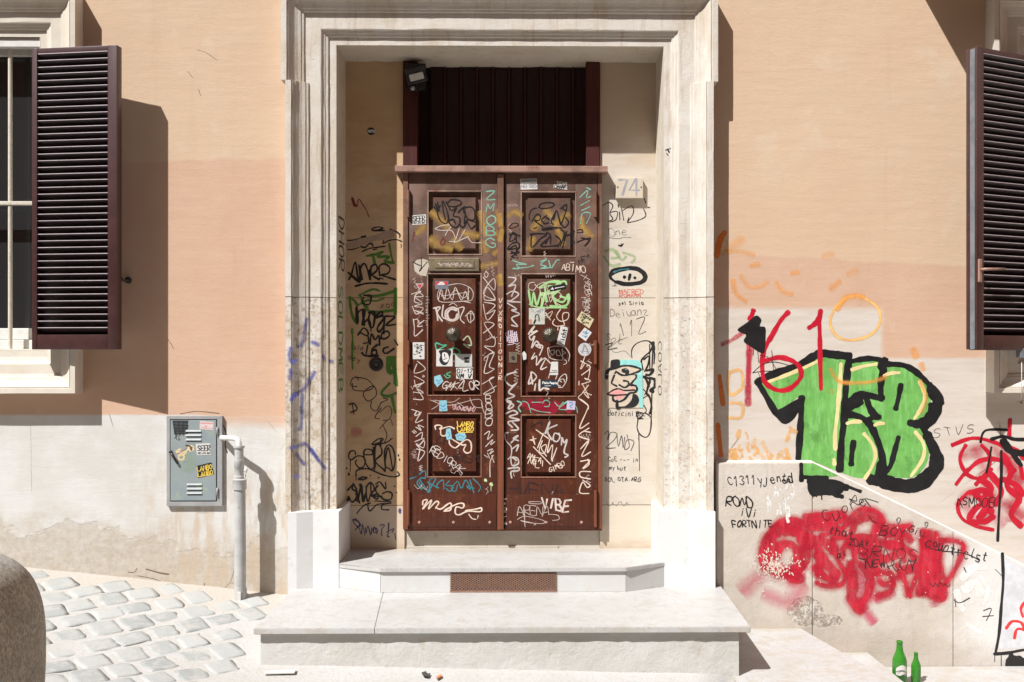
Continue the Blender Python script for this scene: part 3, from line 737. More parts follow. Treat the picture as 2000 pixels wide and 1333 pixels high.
# parapet
par = empty('stair_parapet', (1.5, -.04, 0), 'low graffitied parapet wall sloping down beside the steps', 'parapet')
PY = -.08
A0 = P(1399, 905, PY); A1 = P(1590, 905, PY); A2 = P(2000, 1104, PY); sl_ = (A2.z - A1.z) / (A2.x - A1.x); xe = 4.6
pts = [(A0.x, -.9), (A0.x, A0.z), (A1.x, A1.z), (xe, A1.z + sl_ * (xe - A1.x)), (xe, -.9)]
j1, j2 = XP(1587, PY), XP(1862, PY)
def top(x): return A1.z if x <= A1.x else A1.z + sl_ * (x - A1.x)
for a, b in ((A0.x, j1), (j1 + .0025, j2), (j2 + .003, xe)):
    q = [(a, -.9), (a, top(a))] + ([(A1.x, A1.z)] if a < A1.x < b else []) + [(b, top(b)), (b, -.9)]
    bm = bmesh.new(); f = [bm.verts.new((x, PY, z)) for x, z in q]; g = [bm.verts.new((x, -.001, z)) for x, z in q]; n = len(q)
    bm.faces.new(f[::-1]); bm.faces.new(g)
    for i in range(n): bm.faces.new((f[i], f[(i + 1) % n], g[(i + 1) % n], g[i]))
    eg = [e for e in bm.edges if all(v.co.y < PY + .001 for v in e.verts)]
    bmesh.ops.bevel(bm, geom=eg, offset=.0045, segments=2, affect='EDGES')
    mb = MB(); mb.bm(bm); mb.build('wall_slab', M['parapet'], par)
# mortar fillet along the top, chipped
mb = MB(); L0 = Vector((A0.x, -.035, A0.z)); rj = random.Random(4)
pp = [Vector((A0.x + .01, -.008, A0.z + .001))] + [Vector((A0.x + (A1.x - A0.x) * t, -.008, A0.z + .001)) for t in (.33, .66, 1)]
for i in range(1, 22): xx = A1.x + (xe - A1.x) * i / 22; pp.append(Vector((xx, -.008, top(xx) + .001)))
mb.tube(pp, [.008 + rj.uniform(-.002, .002) for _ in pp], 8); mb.build('mortar_fillet', M['white'], par)

# ============================================================ DOOR FRAME, BAR, TRANSOM
YL = .265                                                    # door leaf front plane
frame = empty('door_frame', (0, .3, ZH), 'reddish brown wooden door frame with a ledge above the leaves', 'door frame')
zl0, zl1 = ZP(1034, YL), ZP(339, YL)
for a, b, c in ((787, 797, YL - .008), (1168, 1176, YL - .002)):
    mb = MB(); mb.bevbox(XP(a, c), XP(b, c), c, RB + .05, zl0, ZP(331, c), .003); mb.build('jamb', M['frame'], frame)
mb = MB(); mb.bevbox(XP(789, YL), XP(1176, YL), YL + .006, RB + .02, zl0 - .012, zl0 - .001, .002); mb.build('bottom_strip', M['frame'], frame)
mb = MB(); mb.bevbox(XP(771, .224), XP(1187, .224), .224, RB + .12, ZP(336, .224), ZP(324, .224), .004); mb.build('ledge', M['barpaint'], frame)
# shadowed stop above the leaves
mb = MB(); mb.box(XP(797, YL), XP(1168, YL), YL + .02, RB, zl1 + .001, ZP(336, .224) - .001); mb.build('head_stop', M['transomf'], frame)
tr = empty('transom_panel', (0, .4, 3), 'dark upright boards filling the space over the door', 'transom')
zt0 = ZP(324, .224) + .001; zt1 = ZT - .001
for a, b in ((787, 815), (1145, 1171)):
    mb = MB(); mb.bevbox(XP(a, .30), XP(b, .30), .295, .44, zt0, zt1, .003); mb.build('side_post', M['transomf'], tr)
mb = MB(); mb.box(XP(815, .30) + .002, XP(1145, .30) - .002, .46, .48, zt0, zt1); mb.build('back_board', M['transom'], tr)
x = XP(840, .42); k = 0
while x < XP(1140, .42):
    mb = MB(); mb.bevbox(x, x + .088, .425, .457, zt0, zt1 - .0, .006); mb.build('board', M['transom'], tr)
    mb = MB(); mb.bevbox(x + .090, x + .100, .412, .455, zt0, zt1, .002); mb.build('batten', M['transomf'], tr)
    x += .1015; k += 1

mb = MB(); mb.box(XP(797, RB), XP(1168, RB), YL + .047, YL + .06, zl0, zl1); mb.build('gap_leak_backing', M['dark'], frame)  # dark plate added behind the leaves to stop light leaking between them

# ============================================================ DOOR LEAVES
def leaf(px0, px1, panels, label, name='door_leaf'):
    x0, x1 = XP(px0, YL), XP(px1, YL)
    root = empty(name, ((x0 + x1) / 2, .28, zl0), label, 'door')
    mb = MB(); D = .024
    recs = [(XP(a, YL), XP(b, YL), ZP(d, YL), ZP(c, YL)) for (a, b, c, d, *_) in panels]   # x0,x1,z0,z1
    # stiles and rails round the sunk panels
    cx0 = min(r[0] for r in recs); cx1 = max(r[1] for r in recs)
    zs = [zl0 + .0] + [v for r in sorted(recs, key=lambda r: r[2]) for v in (r[2], r[3])] + [zl1]
    def stile(a, b): mb.bevbox(a, b, YL, YL + .04, zl0, zl1, .002)
    stile(x0, cx0); stile(cx1, x1)
    for i in range(0, len(zs), 2): mb.bevbox(cx0 - .0015, cx1 + .0015, YL + .0004, YL + .04, zs[i], zs[i + 1], .002)
    mb.box(x0 + .002, x1 - .002, YL + D, YL + .045, zl0 + .002, zl1 - .002)
    fr = mb.build('stiles_and_rails', M['wood'], root, smooth=True, ang=30)
    for (a, b, c, d, fa, fb, fc, fd), (rx0, rx1, rz0, rz1) in zip(panels, recs):
        mb = MB(); fx0, fx1, fz0, fz1 = XP(fa, YL), XP(fb, YL), ZP(fd, YL), ZP(fc, YL); e = .006; yb, yt = YL + D - .001, YL + .001
        bm = bmesh.new()
        lo = [bm.verts.new((x, yb, z)) for x, z in ((fx0 - e, fz0 - e), (fx1 + e, fz0 - e), (fx1 + e, fz1 + e), (fx0 - e, fz1 + e))]
        hi = [bm.verts.new((x, yt, z)) for x, z in ((fx0, fz0), (fx1, fz0), (fx1, fz1), (fx0, fz1))]
        bm.faces.new(hi)
        for i in range(4): bm.faces.new((lo[i], lo[(i + 1) % 4], hi[(i + 1) % 4], hi[i]))
        bmesh.ops.bevel(bm, geom=[e_ for e_ in bm.edges if all(v.co.y < yt + .001 for v in e_.verts)], offset=.002, segments=2, affect='EDGES')
        mb.bm(bm); pn = mb.build('panel', M['wood'], root, smooth=True, ang=30)
        # moulding bead framing the sunk panel
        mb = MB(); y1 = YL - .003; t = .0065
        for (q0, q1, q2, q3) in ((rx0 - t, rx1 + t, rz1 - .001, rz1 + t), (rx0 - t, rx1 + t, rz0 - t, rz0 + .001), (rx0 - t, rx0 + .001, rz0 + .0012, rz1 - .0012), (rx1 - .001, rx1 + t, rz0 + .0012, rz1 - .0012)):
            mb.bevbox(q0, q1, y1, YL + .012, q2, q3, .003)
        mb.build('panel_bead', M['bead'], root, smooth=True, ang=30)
    return root
LP = [(837, 940, 375, 497, 847, 929, 387, 486), (836, 939, 536, 772, 847, 929, 545, 764), (836, 939, 809, 931, 846, 930, 819, 921)]
RP = [(1019, 1124, 376, 500, 1032, 1114, 388, 487), (1019, 1124, 536, 774, 1031, 1114, 546, 766), (1019, 1124, 812, 932, 1030, 1115, 820, 923)]
leafL = leaf(798, 971, LP, 'left brown door leaf with brass mail slot and three panels')
leafR = leaf(986, 1167, RP, 'right brown door leaf with white Nicht. sticker beside its knob')
YF = YL                                                     # paint plane of the leaves
def on_leaf(leaf_, name, mat, fn, label=None, **kw):
    mb = MB(); fn(mb); return mb.build(name, mat, leaf_, label, **kw)
on_leaf(leafL, 'meeting_strip', M['frame'], lambda m: m.bevbox(XP(971.5, YL - .02), XP(984, YL - .02), YL - .02, YL + .03, zl0, ZP(340, YL - .02), .004))
KM = lambda px, py, y: Matrix.Translation(P(px, py, y)) @ Matrix.Rotation(R(90), 4, 'X')
prof = [(.001, .082), (.010, .082), (.016, .077), (.034, .074), (.044, .063), (.047, .054), (.042, .044), (.026, .036), (.020, .02), (.030, .0), (.001, .0)]
for lf, px, py in ((leafL, 886, 654), (leafR, 1073, 655)):
    mb = MB(); mb.lathe(prof, KM(px, py, YL), 96, lambda a: 1 + .06 * math.cos(a * 20)); mb.lathe([(.001, .088), (.008, .086), (.011, .078), (.001, .076)], KM(px, py, YL), 20)
    mb.build('door_knob', M['bronze'], lf, 'round fluted bronze knob', smooth=True)
# mail slot
mb = MB(); a, b, c, d = 838, 936, 504, 530; ys_ = YL - .012
mb.bevbox(XP(a, ys_), XP(b, ys_), ys_, YL + .01, ZP(d, ys_), ZP(c, ys_), .005); ms = mb.build('mail_slot', M['brass'], leafL, 'dull brass mail slot with scratched flap')
mb = MB(); mb.bevbox(XP(850, ys_), XP(926, ys_), ys_ - .004, ys_ + .003, ZP(524, ys_), ZP(509, ys_), .002); mb.build('flap', M['brass'], ms)
# kick plates + bolts
for lf, a, b, bolts in ((leafL, 803, 970, (819, 886, 957)), (leafR, 988, 1165, (997, 1067, 1136))):
    mb = MB(); mb.bevbox(XP(a, YL), XP(b, YL), YL - .003, YL + .01, ZP(1029, YL), ZP(966, YL), .002); mb.build('kick_plate', M['wood'], lf, smooth=True, ang=30)
    for q in bolts:
        mb = MB(); mb.lathe([(.001, .006), (.007, .005), (.0105, .0), (.001, 0)], KM(q, 1021, YL - .003), 12); mb.build('bolt', M['barpaint'], lf, smooth=True)
# hinges
for lf, px, spans in ((leafL, 797.5, ((372, 425), (665, 712), (958, 1026))), (leafR, 1163.5, ((374, 424), (665, 712), (958, 1030)))):
    for c, d in spans:
        mb = MB(); yy = YL - .016; p = P(px, 0, yy); mb.tube([(p.x, yy, ZP(d, yy)), (p.x, yy, ZP(c, yy))], .0085, 12); mb.box(p.x - .011, p.x + .011, yy, YL + .005, ZP(d, yy) + .003, ZP(c, yy) - .003)
        mb.build('hinge', M['frame'], lf, smooth=True, ang=40)
# lock plate
mb = MB(); mb.bevbox(XP(994, YL), XP(1010, YL), YL - .003, YL + .004, ZP(709, YL), ZP(688, YL), .001); lk = mb.build('lock', M['brass'], leafR)
mb = MB(); mb.lathe([(.001, .004), (.010, .004), (.011, 0), (.001, 0)], KM(1002, 699, YL - .003), 20); mb.build('keyhole', M['iron'], lk)

# ============================================================ THINGS ON THE RECESS WALL
fl = empty('floodlight', P(812, 150, .28), 'small black floodlight with a motion sensor above the door', 'lamp')
T = Matrix.Translation(P(813, 147, .235)) @ Matrix.Rotation(R(-14), 4, 'Y') @ Matrix.Rotation(R(18), 4, 'X')
mb = MB(); mb.bevbox(-.062, .062, -.02, .02, -.048, .048, .006, T); body = mb.build('housing', M['black'], fl)
mb = MB(); mb.bevbox(-.044, .044, -.0235, -.018, -.03, .012, .004, T); mb.build('lens', plain('pale_lens', (.55, .54, .50), .2), fl)
for i in range(11):
    mb = MB(); mb.box(-.056 + i * .011, -.052 + i * .011, -.030, -.018, .020, .044, T); mb.build('cooling_fin', plain('grey_fin', (.10, .10, .10), .3), fl)
mb = MB(); mb.tube([P(811, 165, .25), P(811, 175, .25)], .012, 12); sb = mb.build('sensor_arm', M['black'], fl)
bm = bmesh.new(); bmesh.ops.create_uvsphere(bm, u_segments=16, v_segments=10, radius=.014); mb = MB(); mb.bm(bm, Matrix.Translation(P(806, 173, .232))); mb.build('sensor', plain('sensor_dome', (.35, .35, .36), .3), fl, smooth=True)
mb = MB(); mb.bevbox(XP(795, .29), XP(832, .29), .25, .300, ZP(178, .29), ZP(128, .29), .004); mb.build('bracket', M['black'], fl)

mb = MB(); yq = RB - .035; mb.bevbox(XP(1203, yq), XP(1256, yq), yq, RB + .003, ZP(387, yq), ZP(347, yq), .003)
plq = empty('house_number_plaque', P(1230, 366, yq), 'small square marble plaque reading 74 beside the door', 'house number'); mb.build('plate', M['plaque'], plq)
tg = Tag(yq, .0006); c = Ctx(0, 0, 1)
tg.s(c("1210,352 1225,352 1216,381"), 4.2, 0, smooth=False); tg.s(c("1242,350 1229,372 1248,372"), 4.2, 0, smooth=False); tg.s(c("1243,350 1243,381"), 4.4, 0, smooth=False)
tg.build(paint('faded_grey_ink', (.27, .27, .30), .6, .35), plq, 'number', 'grey numerals 74')
for sx_ in (1206.5, 1252.5):
    mb = MB(); mb.lathe([(.001, .002), (.004, .0015), (.005, 0)], KM(sx_, 366, yq), 10); mb.build('screw', M['iron'], plq)

db = empty('doorbell', P(735, 712, RB), 'round black doorbell push set in the left stone panel', 'doorbell')
mb = MB(); mb.lathe([(.001, .010), (.020, .010), (.026, .013), (.038, .014), (.043, .008), (.044, 0), (.001, 0)], KM(735, 712, RB), 40); mb.build('bezel', M['iron'], db, smooth=True)
mb = MB(); mb.lathe([(.001, .016), (.009, .015), (.011, .009), (.001, .009)], KM(735, 712, RB), 20); mb.build('button', plain('worn_button', (.10, .08, .08), .4), db, smooth=True)
mb = MB(); mb.lathe([(.001, .0025), (.023, .0025), (.0235, 0), (.001, 0)], KM(725, 257, RB), 32); rs = mb.build('sticker', plain('black_vinyl', (.015, .018, .022), .4), pilL, 'small round black sticker')
tg = Tag(RB - .003, .0004); write(tg, 'OSTU', 719.2, 254.5, 4.6, 1.0, 0, .55, .15, 0, smooth=False); tg.build(paint('white_print', (.6, .6, .6), .5, 0), rs, 'lettering')

# ============================================================ WINDOWS AND SHUTTERS
def rectframe(x0, x1, z0, z1, parent, name, mat):
    E = [(p[0] * .245 / .276, p[1] * .95) for p in PROF]; mb = MB(); rings = []
    def seg(xa_, za_, xb_, zb_, d1, dm, d2, n):
        rings.append(ring(xa_, za_, d1[0], d1[1], E))
        for i in range(1, n): rings.append(ring(xa_ + (xb_ - xa_) * i / n, za_ + (zb_ - za_) * i / n, dm[0], dm[1], E, jr))
    seg(x0, z0, x0, z1, (-1, -1), (-1, 0), 0, 16); seg(x0, z1, x1, z1, (-1, 1), (0, 1), 0, 12)
    seg(x1, z1, x1, z0, (1, 1), (1, 0), 0, 16); seg(x1, z0, x0, z0, (1, -1), (0, -1), 0, 12)
    sweep(mb, rings, closed=True); mb.build(name, mat, parent)
    # inner reveals
    for q in ((x0, x0 + .0, z0, z1), (x1, x1, z0, z1)):
        mb = MB(); s_ = 1 if q[0] == x0 else -1; mb.box(min(q[0], q[0] + s_ * .004), max(q[0], q[0] + s_ * .004), -.012, .3, z0, z1); mb.build('reveal', mat, parent)
def window(x0, x1, label, lit):
    w = empty('window', ((x0 + x1) / 2, .1, WZ0), label, 'window', None)
    rectframe(x0, x1, WZ0, WZ1, w, 'stone_surround', M['stonew'])
    s0, s1 = x0 + .005, x1 - .005
    mb = MB(); mb.box(s0, s1, .36, .37, WZ0, WZ1); mb.build('room_back', M['interior'], w)
    mb = MB(); mb.bevbox(s0, s1, -.008, .14, WZ0 - .02, WZ0 + .012, .004); mb.build('sill', M['stonew'], w)
    yw = .13; zf = WZ0 + .012; 
    # white casement frame
    def fr(a, b, c, d, y0=yw, y1=yw + .045): 
        mb = MB(); mb.bevbox(a, b, y0, y1, c, d, .004); mb.build('casement_frame', M['winwhite'], w)
    mid = (s0 + s1) / 2
    mb = MB(); mb.bevbox(s0, s1, .0, .05, ZP(96, 0), WZ1 - .001, .003); mb.build('head_strip', M['winwhite'], w)
    fr(s0, s1, zf, zf + .055, yw - .02); fr(s0, s1, WZ1 - .07, WZ1 - .002)
    for a, b in ((s0, s0 + .06), (s1 - .06, s1), (mid - .05, mid + .05)): fr(a, b, zf + .057, WZ1 - .072)
    for a, b in ((s0 + .06, mid - .05), (mid + .05, s1 - .06)):
        fr(a, b, zf + .057, zf + .125)
        mb = MB(); mb.box(a, b, yw + .02, yw + .026, zf + .126, WZ1 - .073); mb.build('pane', M['glass'], w)
        for t in (.12, .2, .28): 
            mb = MB(); zz = WZ1 - t * 1.2; mb.bevbox(a + .001, b - .001, yw + .06, yw + .07, zz - .012, zz + .012, .002); mb.build('blind_slat', plain('dim_blind', (.25, .25, .2), .7), w)
    # iron bars
    for i in range(4):
        xx = x1 - .205 - i * .25
        mb = MB(); mb.tube([(xx, .045, WZ0 + .012), (xx, .045, WZ1)], .0125, 10); mb.build('window_bar', M['barwhite'], w, smooth=True, ang=40)
    for zz in (ZP(399, .03), ZP(60, .03)):
        if zz < WZ1:
            mb = MB(); mb.bevbox(s0, s1, .028, .062, zz - .011, zz + .011, .003); mb.build('window_crossbar', M['barwhite'], w)
    return w
n_ = NT('pale_window_stone'); a_ = n_.noise(7, 6, .6); v_ = n_.noise(18, 5, .7, off=3)
c_ = n_.mix(n_.st(a_, .35, .68), (.62, .575, .50), (.57, .51, .43)); c_ = n_.mix(n_.mul(n_.st(v_, .58, .7), .4), c_, (.45, .38, .28))
M['stonew'] = n_.done(c_, .8, n_.bump(n_.add(a_, v_), .35, .004))
wl = window(WLx0, WLx1, 'barred window behind the left open shutter', True)
wr_ = window(WRx0, WRx1, 'stone framed window half hidden by the right shutter', True)

def shutter(hx, hy, fx, fy, z0, z1, label, name='window_shutter'):
    """hinge (hx,hy), free end (fx,fy); built in a local frame: u towards the free end, n towards the street"""
    h = Vector((hx, hy, 0)); f = Vector((fx, fy, 0)); u = (f - h); W = u.length; u.normalize(); n = Vector((u.y, -u.x, 0));
    if n.y > 0: n = -n
    root = empty(name, ((hx + fx) / 2, (hy + fy) / 2, z0), label, 'shutter', 'louvred window shutters')
    Mx = Matrix(((u.x, n.x, 0, h.x), (u.y, n.y, 0, h.y), (0, 0, 1, 0), (0, 0, 0, 1)))
    th = .054; t0, t1 = -th, 0.0     # n range, front at 0
    def part(nm, mat, *boxes, b=.003):
        mb = MB()
        for q in boxes: mb.bevbox(q[0], q[1], q[2], q[3], q[4], q[5], b, Mx)
        return mb.build(nm, mat, root, smooth=True, ang=30)
    sl0, sl1 = .032, .055; rb, rt = .085, .034
    part('stile', M['shutter'], (0, sl0, t0, t1, z0, z1)); part('stile', M['shutter'], (W - sl1, W, t0, t1, z0, z1))
    part('rail', M['shutter'], (sl0 + .0003, W - sl1 - .0003, t0 + .001, t1 - .001, z0, z0 + rb)); part('rail', M['shutter'], (sl0 + .0003, W - sl1 - .0003, t0 + .001, t1 - .001, z1 - rt, z1))
    za, zbb = z0 + rb, z1 - rt; N = 42; st = (zbb - za) / N
    mb = MB(); mb2 = MB(); ang = R(40)
    for i in range(N):
        zc = za + st * (i + .5); cc = Vector((0, -.027, zc)); d = Vector((0, math.cos(ang), math.sin(ang)))  # slat rises toward the street
        e = Vector((0, -math.sin(ang), math.cos(ang)))
        hw, ht = .0320, .0025; u0, u1 = sl0 + .001, W - sl1 - .001
        V = [cc + d * s1 * hw + e * s2 * ht for s1, s2 in ((-1, -1), (1, -1), (1, 1), (-1, 1))]
        mb.add([Mx @ Vector((uu, v.y, v.z)) for uu in (u0, u1) for v in V], [(0, 1, 2, 3), (7, 6, 5, 4), (0, 4, 5, 1), (1, 5, 6, 2), (2, 6, 7, 3), (3, 7, 4, 0)])
        tip = cc + d * hw
        mb2.bevbox(u0 + .006, u1, tip.y - .003, tip.y + .0022, tip.z - .002, tip.z + .0018, .0007, Mx)
    mb.build('slats', M['slat'], root); mb2.build('slat_edges', M['slatnose'], root)
    return root, Mx, W, u, n
z0s, z1s = ZP(683, -.2, 100), ZP(88, -.222, 225)
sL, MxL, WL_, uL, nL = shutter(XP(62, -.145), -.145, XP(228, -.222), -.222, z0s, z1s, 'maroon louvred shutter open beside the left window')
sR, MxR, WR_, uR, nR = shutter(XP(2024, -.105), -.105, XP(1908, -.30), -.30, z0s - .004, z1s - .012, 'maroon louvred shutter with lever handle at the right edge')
# metal edge strip and lever of the right shutter
th = .06
mb = MB(); mb.bevbox(WR_ + .0005, WR_ + .004, -.044, -.012, z0s, z1s - .02, .001, MxR); mb.build('edge_strip', M['steel'], sR)
mb = MB(); mb.bevbox(WR_ - .03, WR_ + .0002, -.075, -.0545, z0s, z1s - .013, .003, MxR); mb.build('rebate', M['shutter'], sR)
zhd = ZP(528, -.3); mb = MB(); mb.bevbox(WR_ - .030, WR_ - .006, .0, .012, zhd - .066, zhd + .066, .003, MxR); hd = mb.build('handle_plate', M['barpaint'], sR)
mb = MB(); pa = [MxR @ Vector(v) for v in ((WR_ - .018, .012, zhd + .005), (WR_ - .018, .035, zhd + .006), (WR_ - .03, .045, zhd + .006), (WR_ - .16, .05, zhd + .012))]; mb.tube(pa, [.008, .008, .008, .0065], 10); mb.build('lever', M['barpaint'], hd, smooth=True)
# small white catch box with pull cord under it
cb = empty('shutter_catch', P(1999, 695, -.12), 'small metal catch with a hanging cord under the right shutter', 'catch')
mb = MB(); mb.bevbox(XP(1989, -.13), XP(2010, -.13), -.15, -.10, ZP(699, -.13), ZP(681, -.13), .004); mb.build('catch_box', M['steel'], cb)
mb = MB(); q = P(1995.5, 700, -.13); mb.tube([q, P(1995.5, 740, -.13), P(1994.5, 783, -.13)], .0022, 6); cd = mb.build('cord', plain('white_cord', (.6, .58, .55), .6), cb, smooth=True)
mb = MB(); bm = bmesh.new(); bmesh.ops.create_uvsphere(bm, u_segments=12, v_segments=8, radius=.009); mb.bm(bm, Matrix.Translation(P(1994.5, 786, -.13))); mb.build('knob', M['bronze'], cb, smooth=True)
# shutter stay behind the left shutter
hk = empty('shutter_stay', P(245, 547, -.02), 'black iron shutter stay hooked on the wall in shade', 'hook')
mb = MB(); mb.tube([P(236, 541, -.16), P(240, 548, -.14), P(247, 549, -.10), P(250, 548, .01)], [.005, .006, .006, .007], 10); mb.build('arm', M['iron'], hk, smooth=True)
mb = MB(); mb.lathe([(.001, .02), (.014, .02), (.019, .012), (.02, 0), (.001, 0)], KM(251, 548, .0), 20); mb.build('wall_boss', M['iron'], hk, smooth=True)

# balcony above the right window (out of the picture, its shade falls into it)
bal = empty('balcony', (3.5, -.25, 4.2), 'stone balcony slab over the right window', 'balcony')
mb = MB(); mb.bevbox(2.23, 5.2, -.5, 0, EYE + 2.50, EYE + 2.62, .01); mb.build('slab', M['stonew'], bal)
for xx in (2.42, 4.9):
    mb = MB(); mb.prism([(0, EYE + 2.15), (0, EYE + 2.50), (-.42, EYE + 2.50), (-.42, EYE + 2.44), (-.2, EYE + 2.38), (-.1, EYE + 2.25)], xx, xx + .12, 'z', Matrix(((0, 0, 1, 0), (1, 0, 0, 0), (0, 1, 0, 0), (0, 0, 0, 1)))); mb.build('bracket', M['stonew'], bal)

# ============================================================ UTILITY BOX AND PIPE
ub = empty('utility_box', P(379, 990, -.02), 'grey metal utility box on the left wall with stickers', 'utility box')
yb_ = -.022
mb = MB()
ox0, ox1, oz0, oz1 = XP(325, yb_), XP(434, yb_), ZP(988, yb_), ZP(812, yb_); ix0, ix1, iz0, iz1 = XP(332, yb_), XP(424, yb_), ZP(979, yb_), ZP(819, yb_)
mb.bevbox(ox0, ox1, yb_, .03, iz1, oz1, .003); mb.bevbox(ox0, ox1, yb_, .03, oz0, iz0, .003); mb.bevbox(ox0, ix0, yb_, .03, iz0 - .001, iz1 + .001, .003); mb.bevbox(ix1, ox1, yb_, .03, iz0 - .001, iz1 + .001, .003)
mb.box(ox0 + .01, ox1 - .01, .0, .03, oz0 + .01, oz1 - .01); mb.build('frame', M['boxframe'], ub)
yd = yb_ - .003
mb = MB(); mb.bevbox(ix0 + .004, ix1 - .005, yd, .0, iz0 + .006, iz1 - .005, .003); bd = mb.build('door', M['boxpaint'], ub)
tg = Tag(yd, .0002)
for py in (843.5, 852, 860.5, 948, 956.5, 965):
    a, b = (363, 393) if py < 900 else (365, 394.5)
    mb = MB(); p0 = P(a, py, yd); p1 = P(b, py, yd); z = p0.z
    mb.add([(p0.x, yd - .0005, z + .010), (p1.x, yd - .0005, z + .010), (p1.x, yd - .006, z), (p0.x, yd - .006, z), (p0.x, yd, z), (p1.x, yd, z)], [(0, 1, 2, 3), (3, 2, 5, 4), (0, 3, 4), (1, 5, 2)])
    mb.build('louvre', plain('pale_louvre', (.27, .30, .30), .5), bd)
    mb = MB(); mb.box(p0.x + .002, p1.x - .002, yd - .0035, yd, z - .0048, z - .0003); mb.build('louvre_gap', M['dark'], bd)
for c, d in ((834, 850), (952, 969)):
    mb = MB(); x_ = XP(424.5, yd); mb.tube([(x_, yd - .003, ZP(d, yd)), (x_, yd - .003, ZP(c, yd))], .005, 10); mb.build('hinge', M['boxframe'], ub, smooth=True)
mb = MB(); mb.tube([P(333, 884, yd - .012), P(338, 892, yd - .014), P(347, 906, yd - .008)], [.006, .007, .0075], 10); mb.lathe([(.001, .018), (.008, .018), (.009, 0)], KM(334, 883, yd), 14); mb.build('latch', M['bronze'], bd, smooth=True)

pi = empty('drain_pipe', P(469, 1178, -.13), 'grey standpipe with valve running from the box to the ground', 'pipe')
yp = -.13; s_ = SC(yp); r1 = 11 * s_; r2 = 8.6 * s_
def pp_(px, py, y=yp): return P(px, py, y)
mb = MB(); mb.tube([pp_(469, 1180), pp_(469, 1060), pp_(468, 936)], r1, 24); mb.build('lower_pipe', M['pipe'], pi, smooth=True, ang=50)
mb = MB(); mb.tube([pp_(468, 956), pp_(468, 938), pp_(468, 937), pp_(468, 935)], [r1 * 1.2, r1 * 1.2, r1 * 1.25, r1 * .9], 24); mb.build('collar', M['pipe'], pi, smooth=True, ang=50)
mb = MB(); mb.tube([pp_(467, 936), pp_(467, 930), pp_(467, 929), pp_(467, 914), pp_(467, 913), pp_(467, 898), pp_(467, 897)], [r2 * 1.15, r2 * 1.15, r2, r2, r2 * 1.12, r2 * 1.12, r2 * .9], 20); mb.build('valve_body', M['pipe'], pi, smooth=True, ang=50)
mb = MB(); mb.tube([pp_(473, 919), pp_(479, 919)], .011, 14); mb.tube([pp_(479, 919), pp_(482, 919)], .017, 6); mb.tube([pp_(478, 926), pp_(478, 933)], .008, 10); mb.build('valve_knob', M['pipew'], pi, smooth=True, ang=40)
mb = MB(); mb.tube([pp_(467, 897), pp_(467, 880), pp_(467, 874)], r2 * 1.0, 20); mb.tube([pp_(467, 875), pp_(467, 871)], r2 * 1.25, 20); mb.build('upper_pipe', M['pipe'], pi, smooth=True, ang=50)
mb = MB(); mb.tube([pp_(467, 873), pp_(467, 866), pp_(465, 860, yp + .005), pp_(460, 857, yp + .012), pp_(450, 856, yp + .03), pp_(437, 856, -.06), pp_(431, 855, .01)], .0155, 18); mb.build('elbow', M['pipew'], pi, smooth=True, ang=60)
mb = MB(); mb.bevbox(XP(463, yp - .04), XP(470, yp - .04), yp - .039, yp - .030, ZP(1168, yp), ZP(1152, yp), .001); mb.build('sticker', M['paper'], pi)
mb = MB(); mb.tube([pp_(480, 1150, -.10), pp_(480, 1160, -.04), pp_(480, 1162, .01)], .006, 8); mb.build('clip', M['pipe'], pi)

# ============================================================ GRANITE BLOCK, BOTTLES, LITTER
mb = MB(); cx, cy, cz = -2.07, -4.30, .31; ax, ay, az = .80, 1.45, .80; NU, NV = 96, 64; V = []
def sp(v, e): return math.copysign(abs(v) ** e, v)
for j in range(NV + 1):
    ph = -math.pi / 2 + math.pi * j / NV
    for i in range(NU):
        th_ = 2 * math.pi * i / NU; e1, e2 = .27, .30
        x = sp(math.cos(ph), e1) * sp(math.cos(th_), e2); y = sp(math.cos(ph), e1) * sp(math.sin(th_), e2); z = sp(math.sin(ph), e1)
        k = 1 - .10 * max(0, (.45 - z)) + .0 * z
        nz = .006 * math.sin(7 * x + 3 * z) + .005 * math.sin(11 * y + 5 * z)
        V.append((cx + ax * x * k + nz, cy + ay * y * (1 - .04 * (1 - z)), cz + az * z + nz))
mb.add(V, [(j * NU + i, j * NU + (i + 1) % NU, (j + 1) * NU + (i + 1) % NU, (j + 1) * NU + i) for j in range(NV) for i in range(NU)])
mb.build('granite_block', M['granite'], None, 'big rounded grey granite block in the lower left corner', 'stone block', smooth=True)

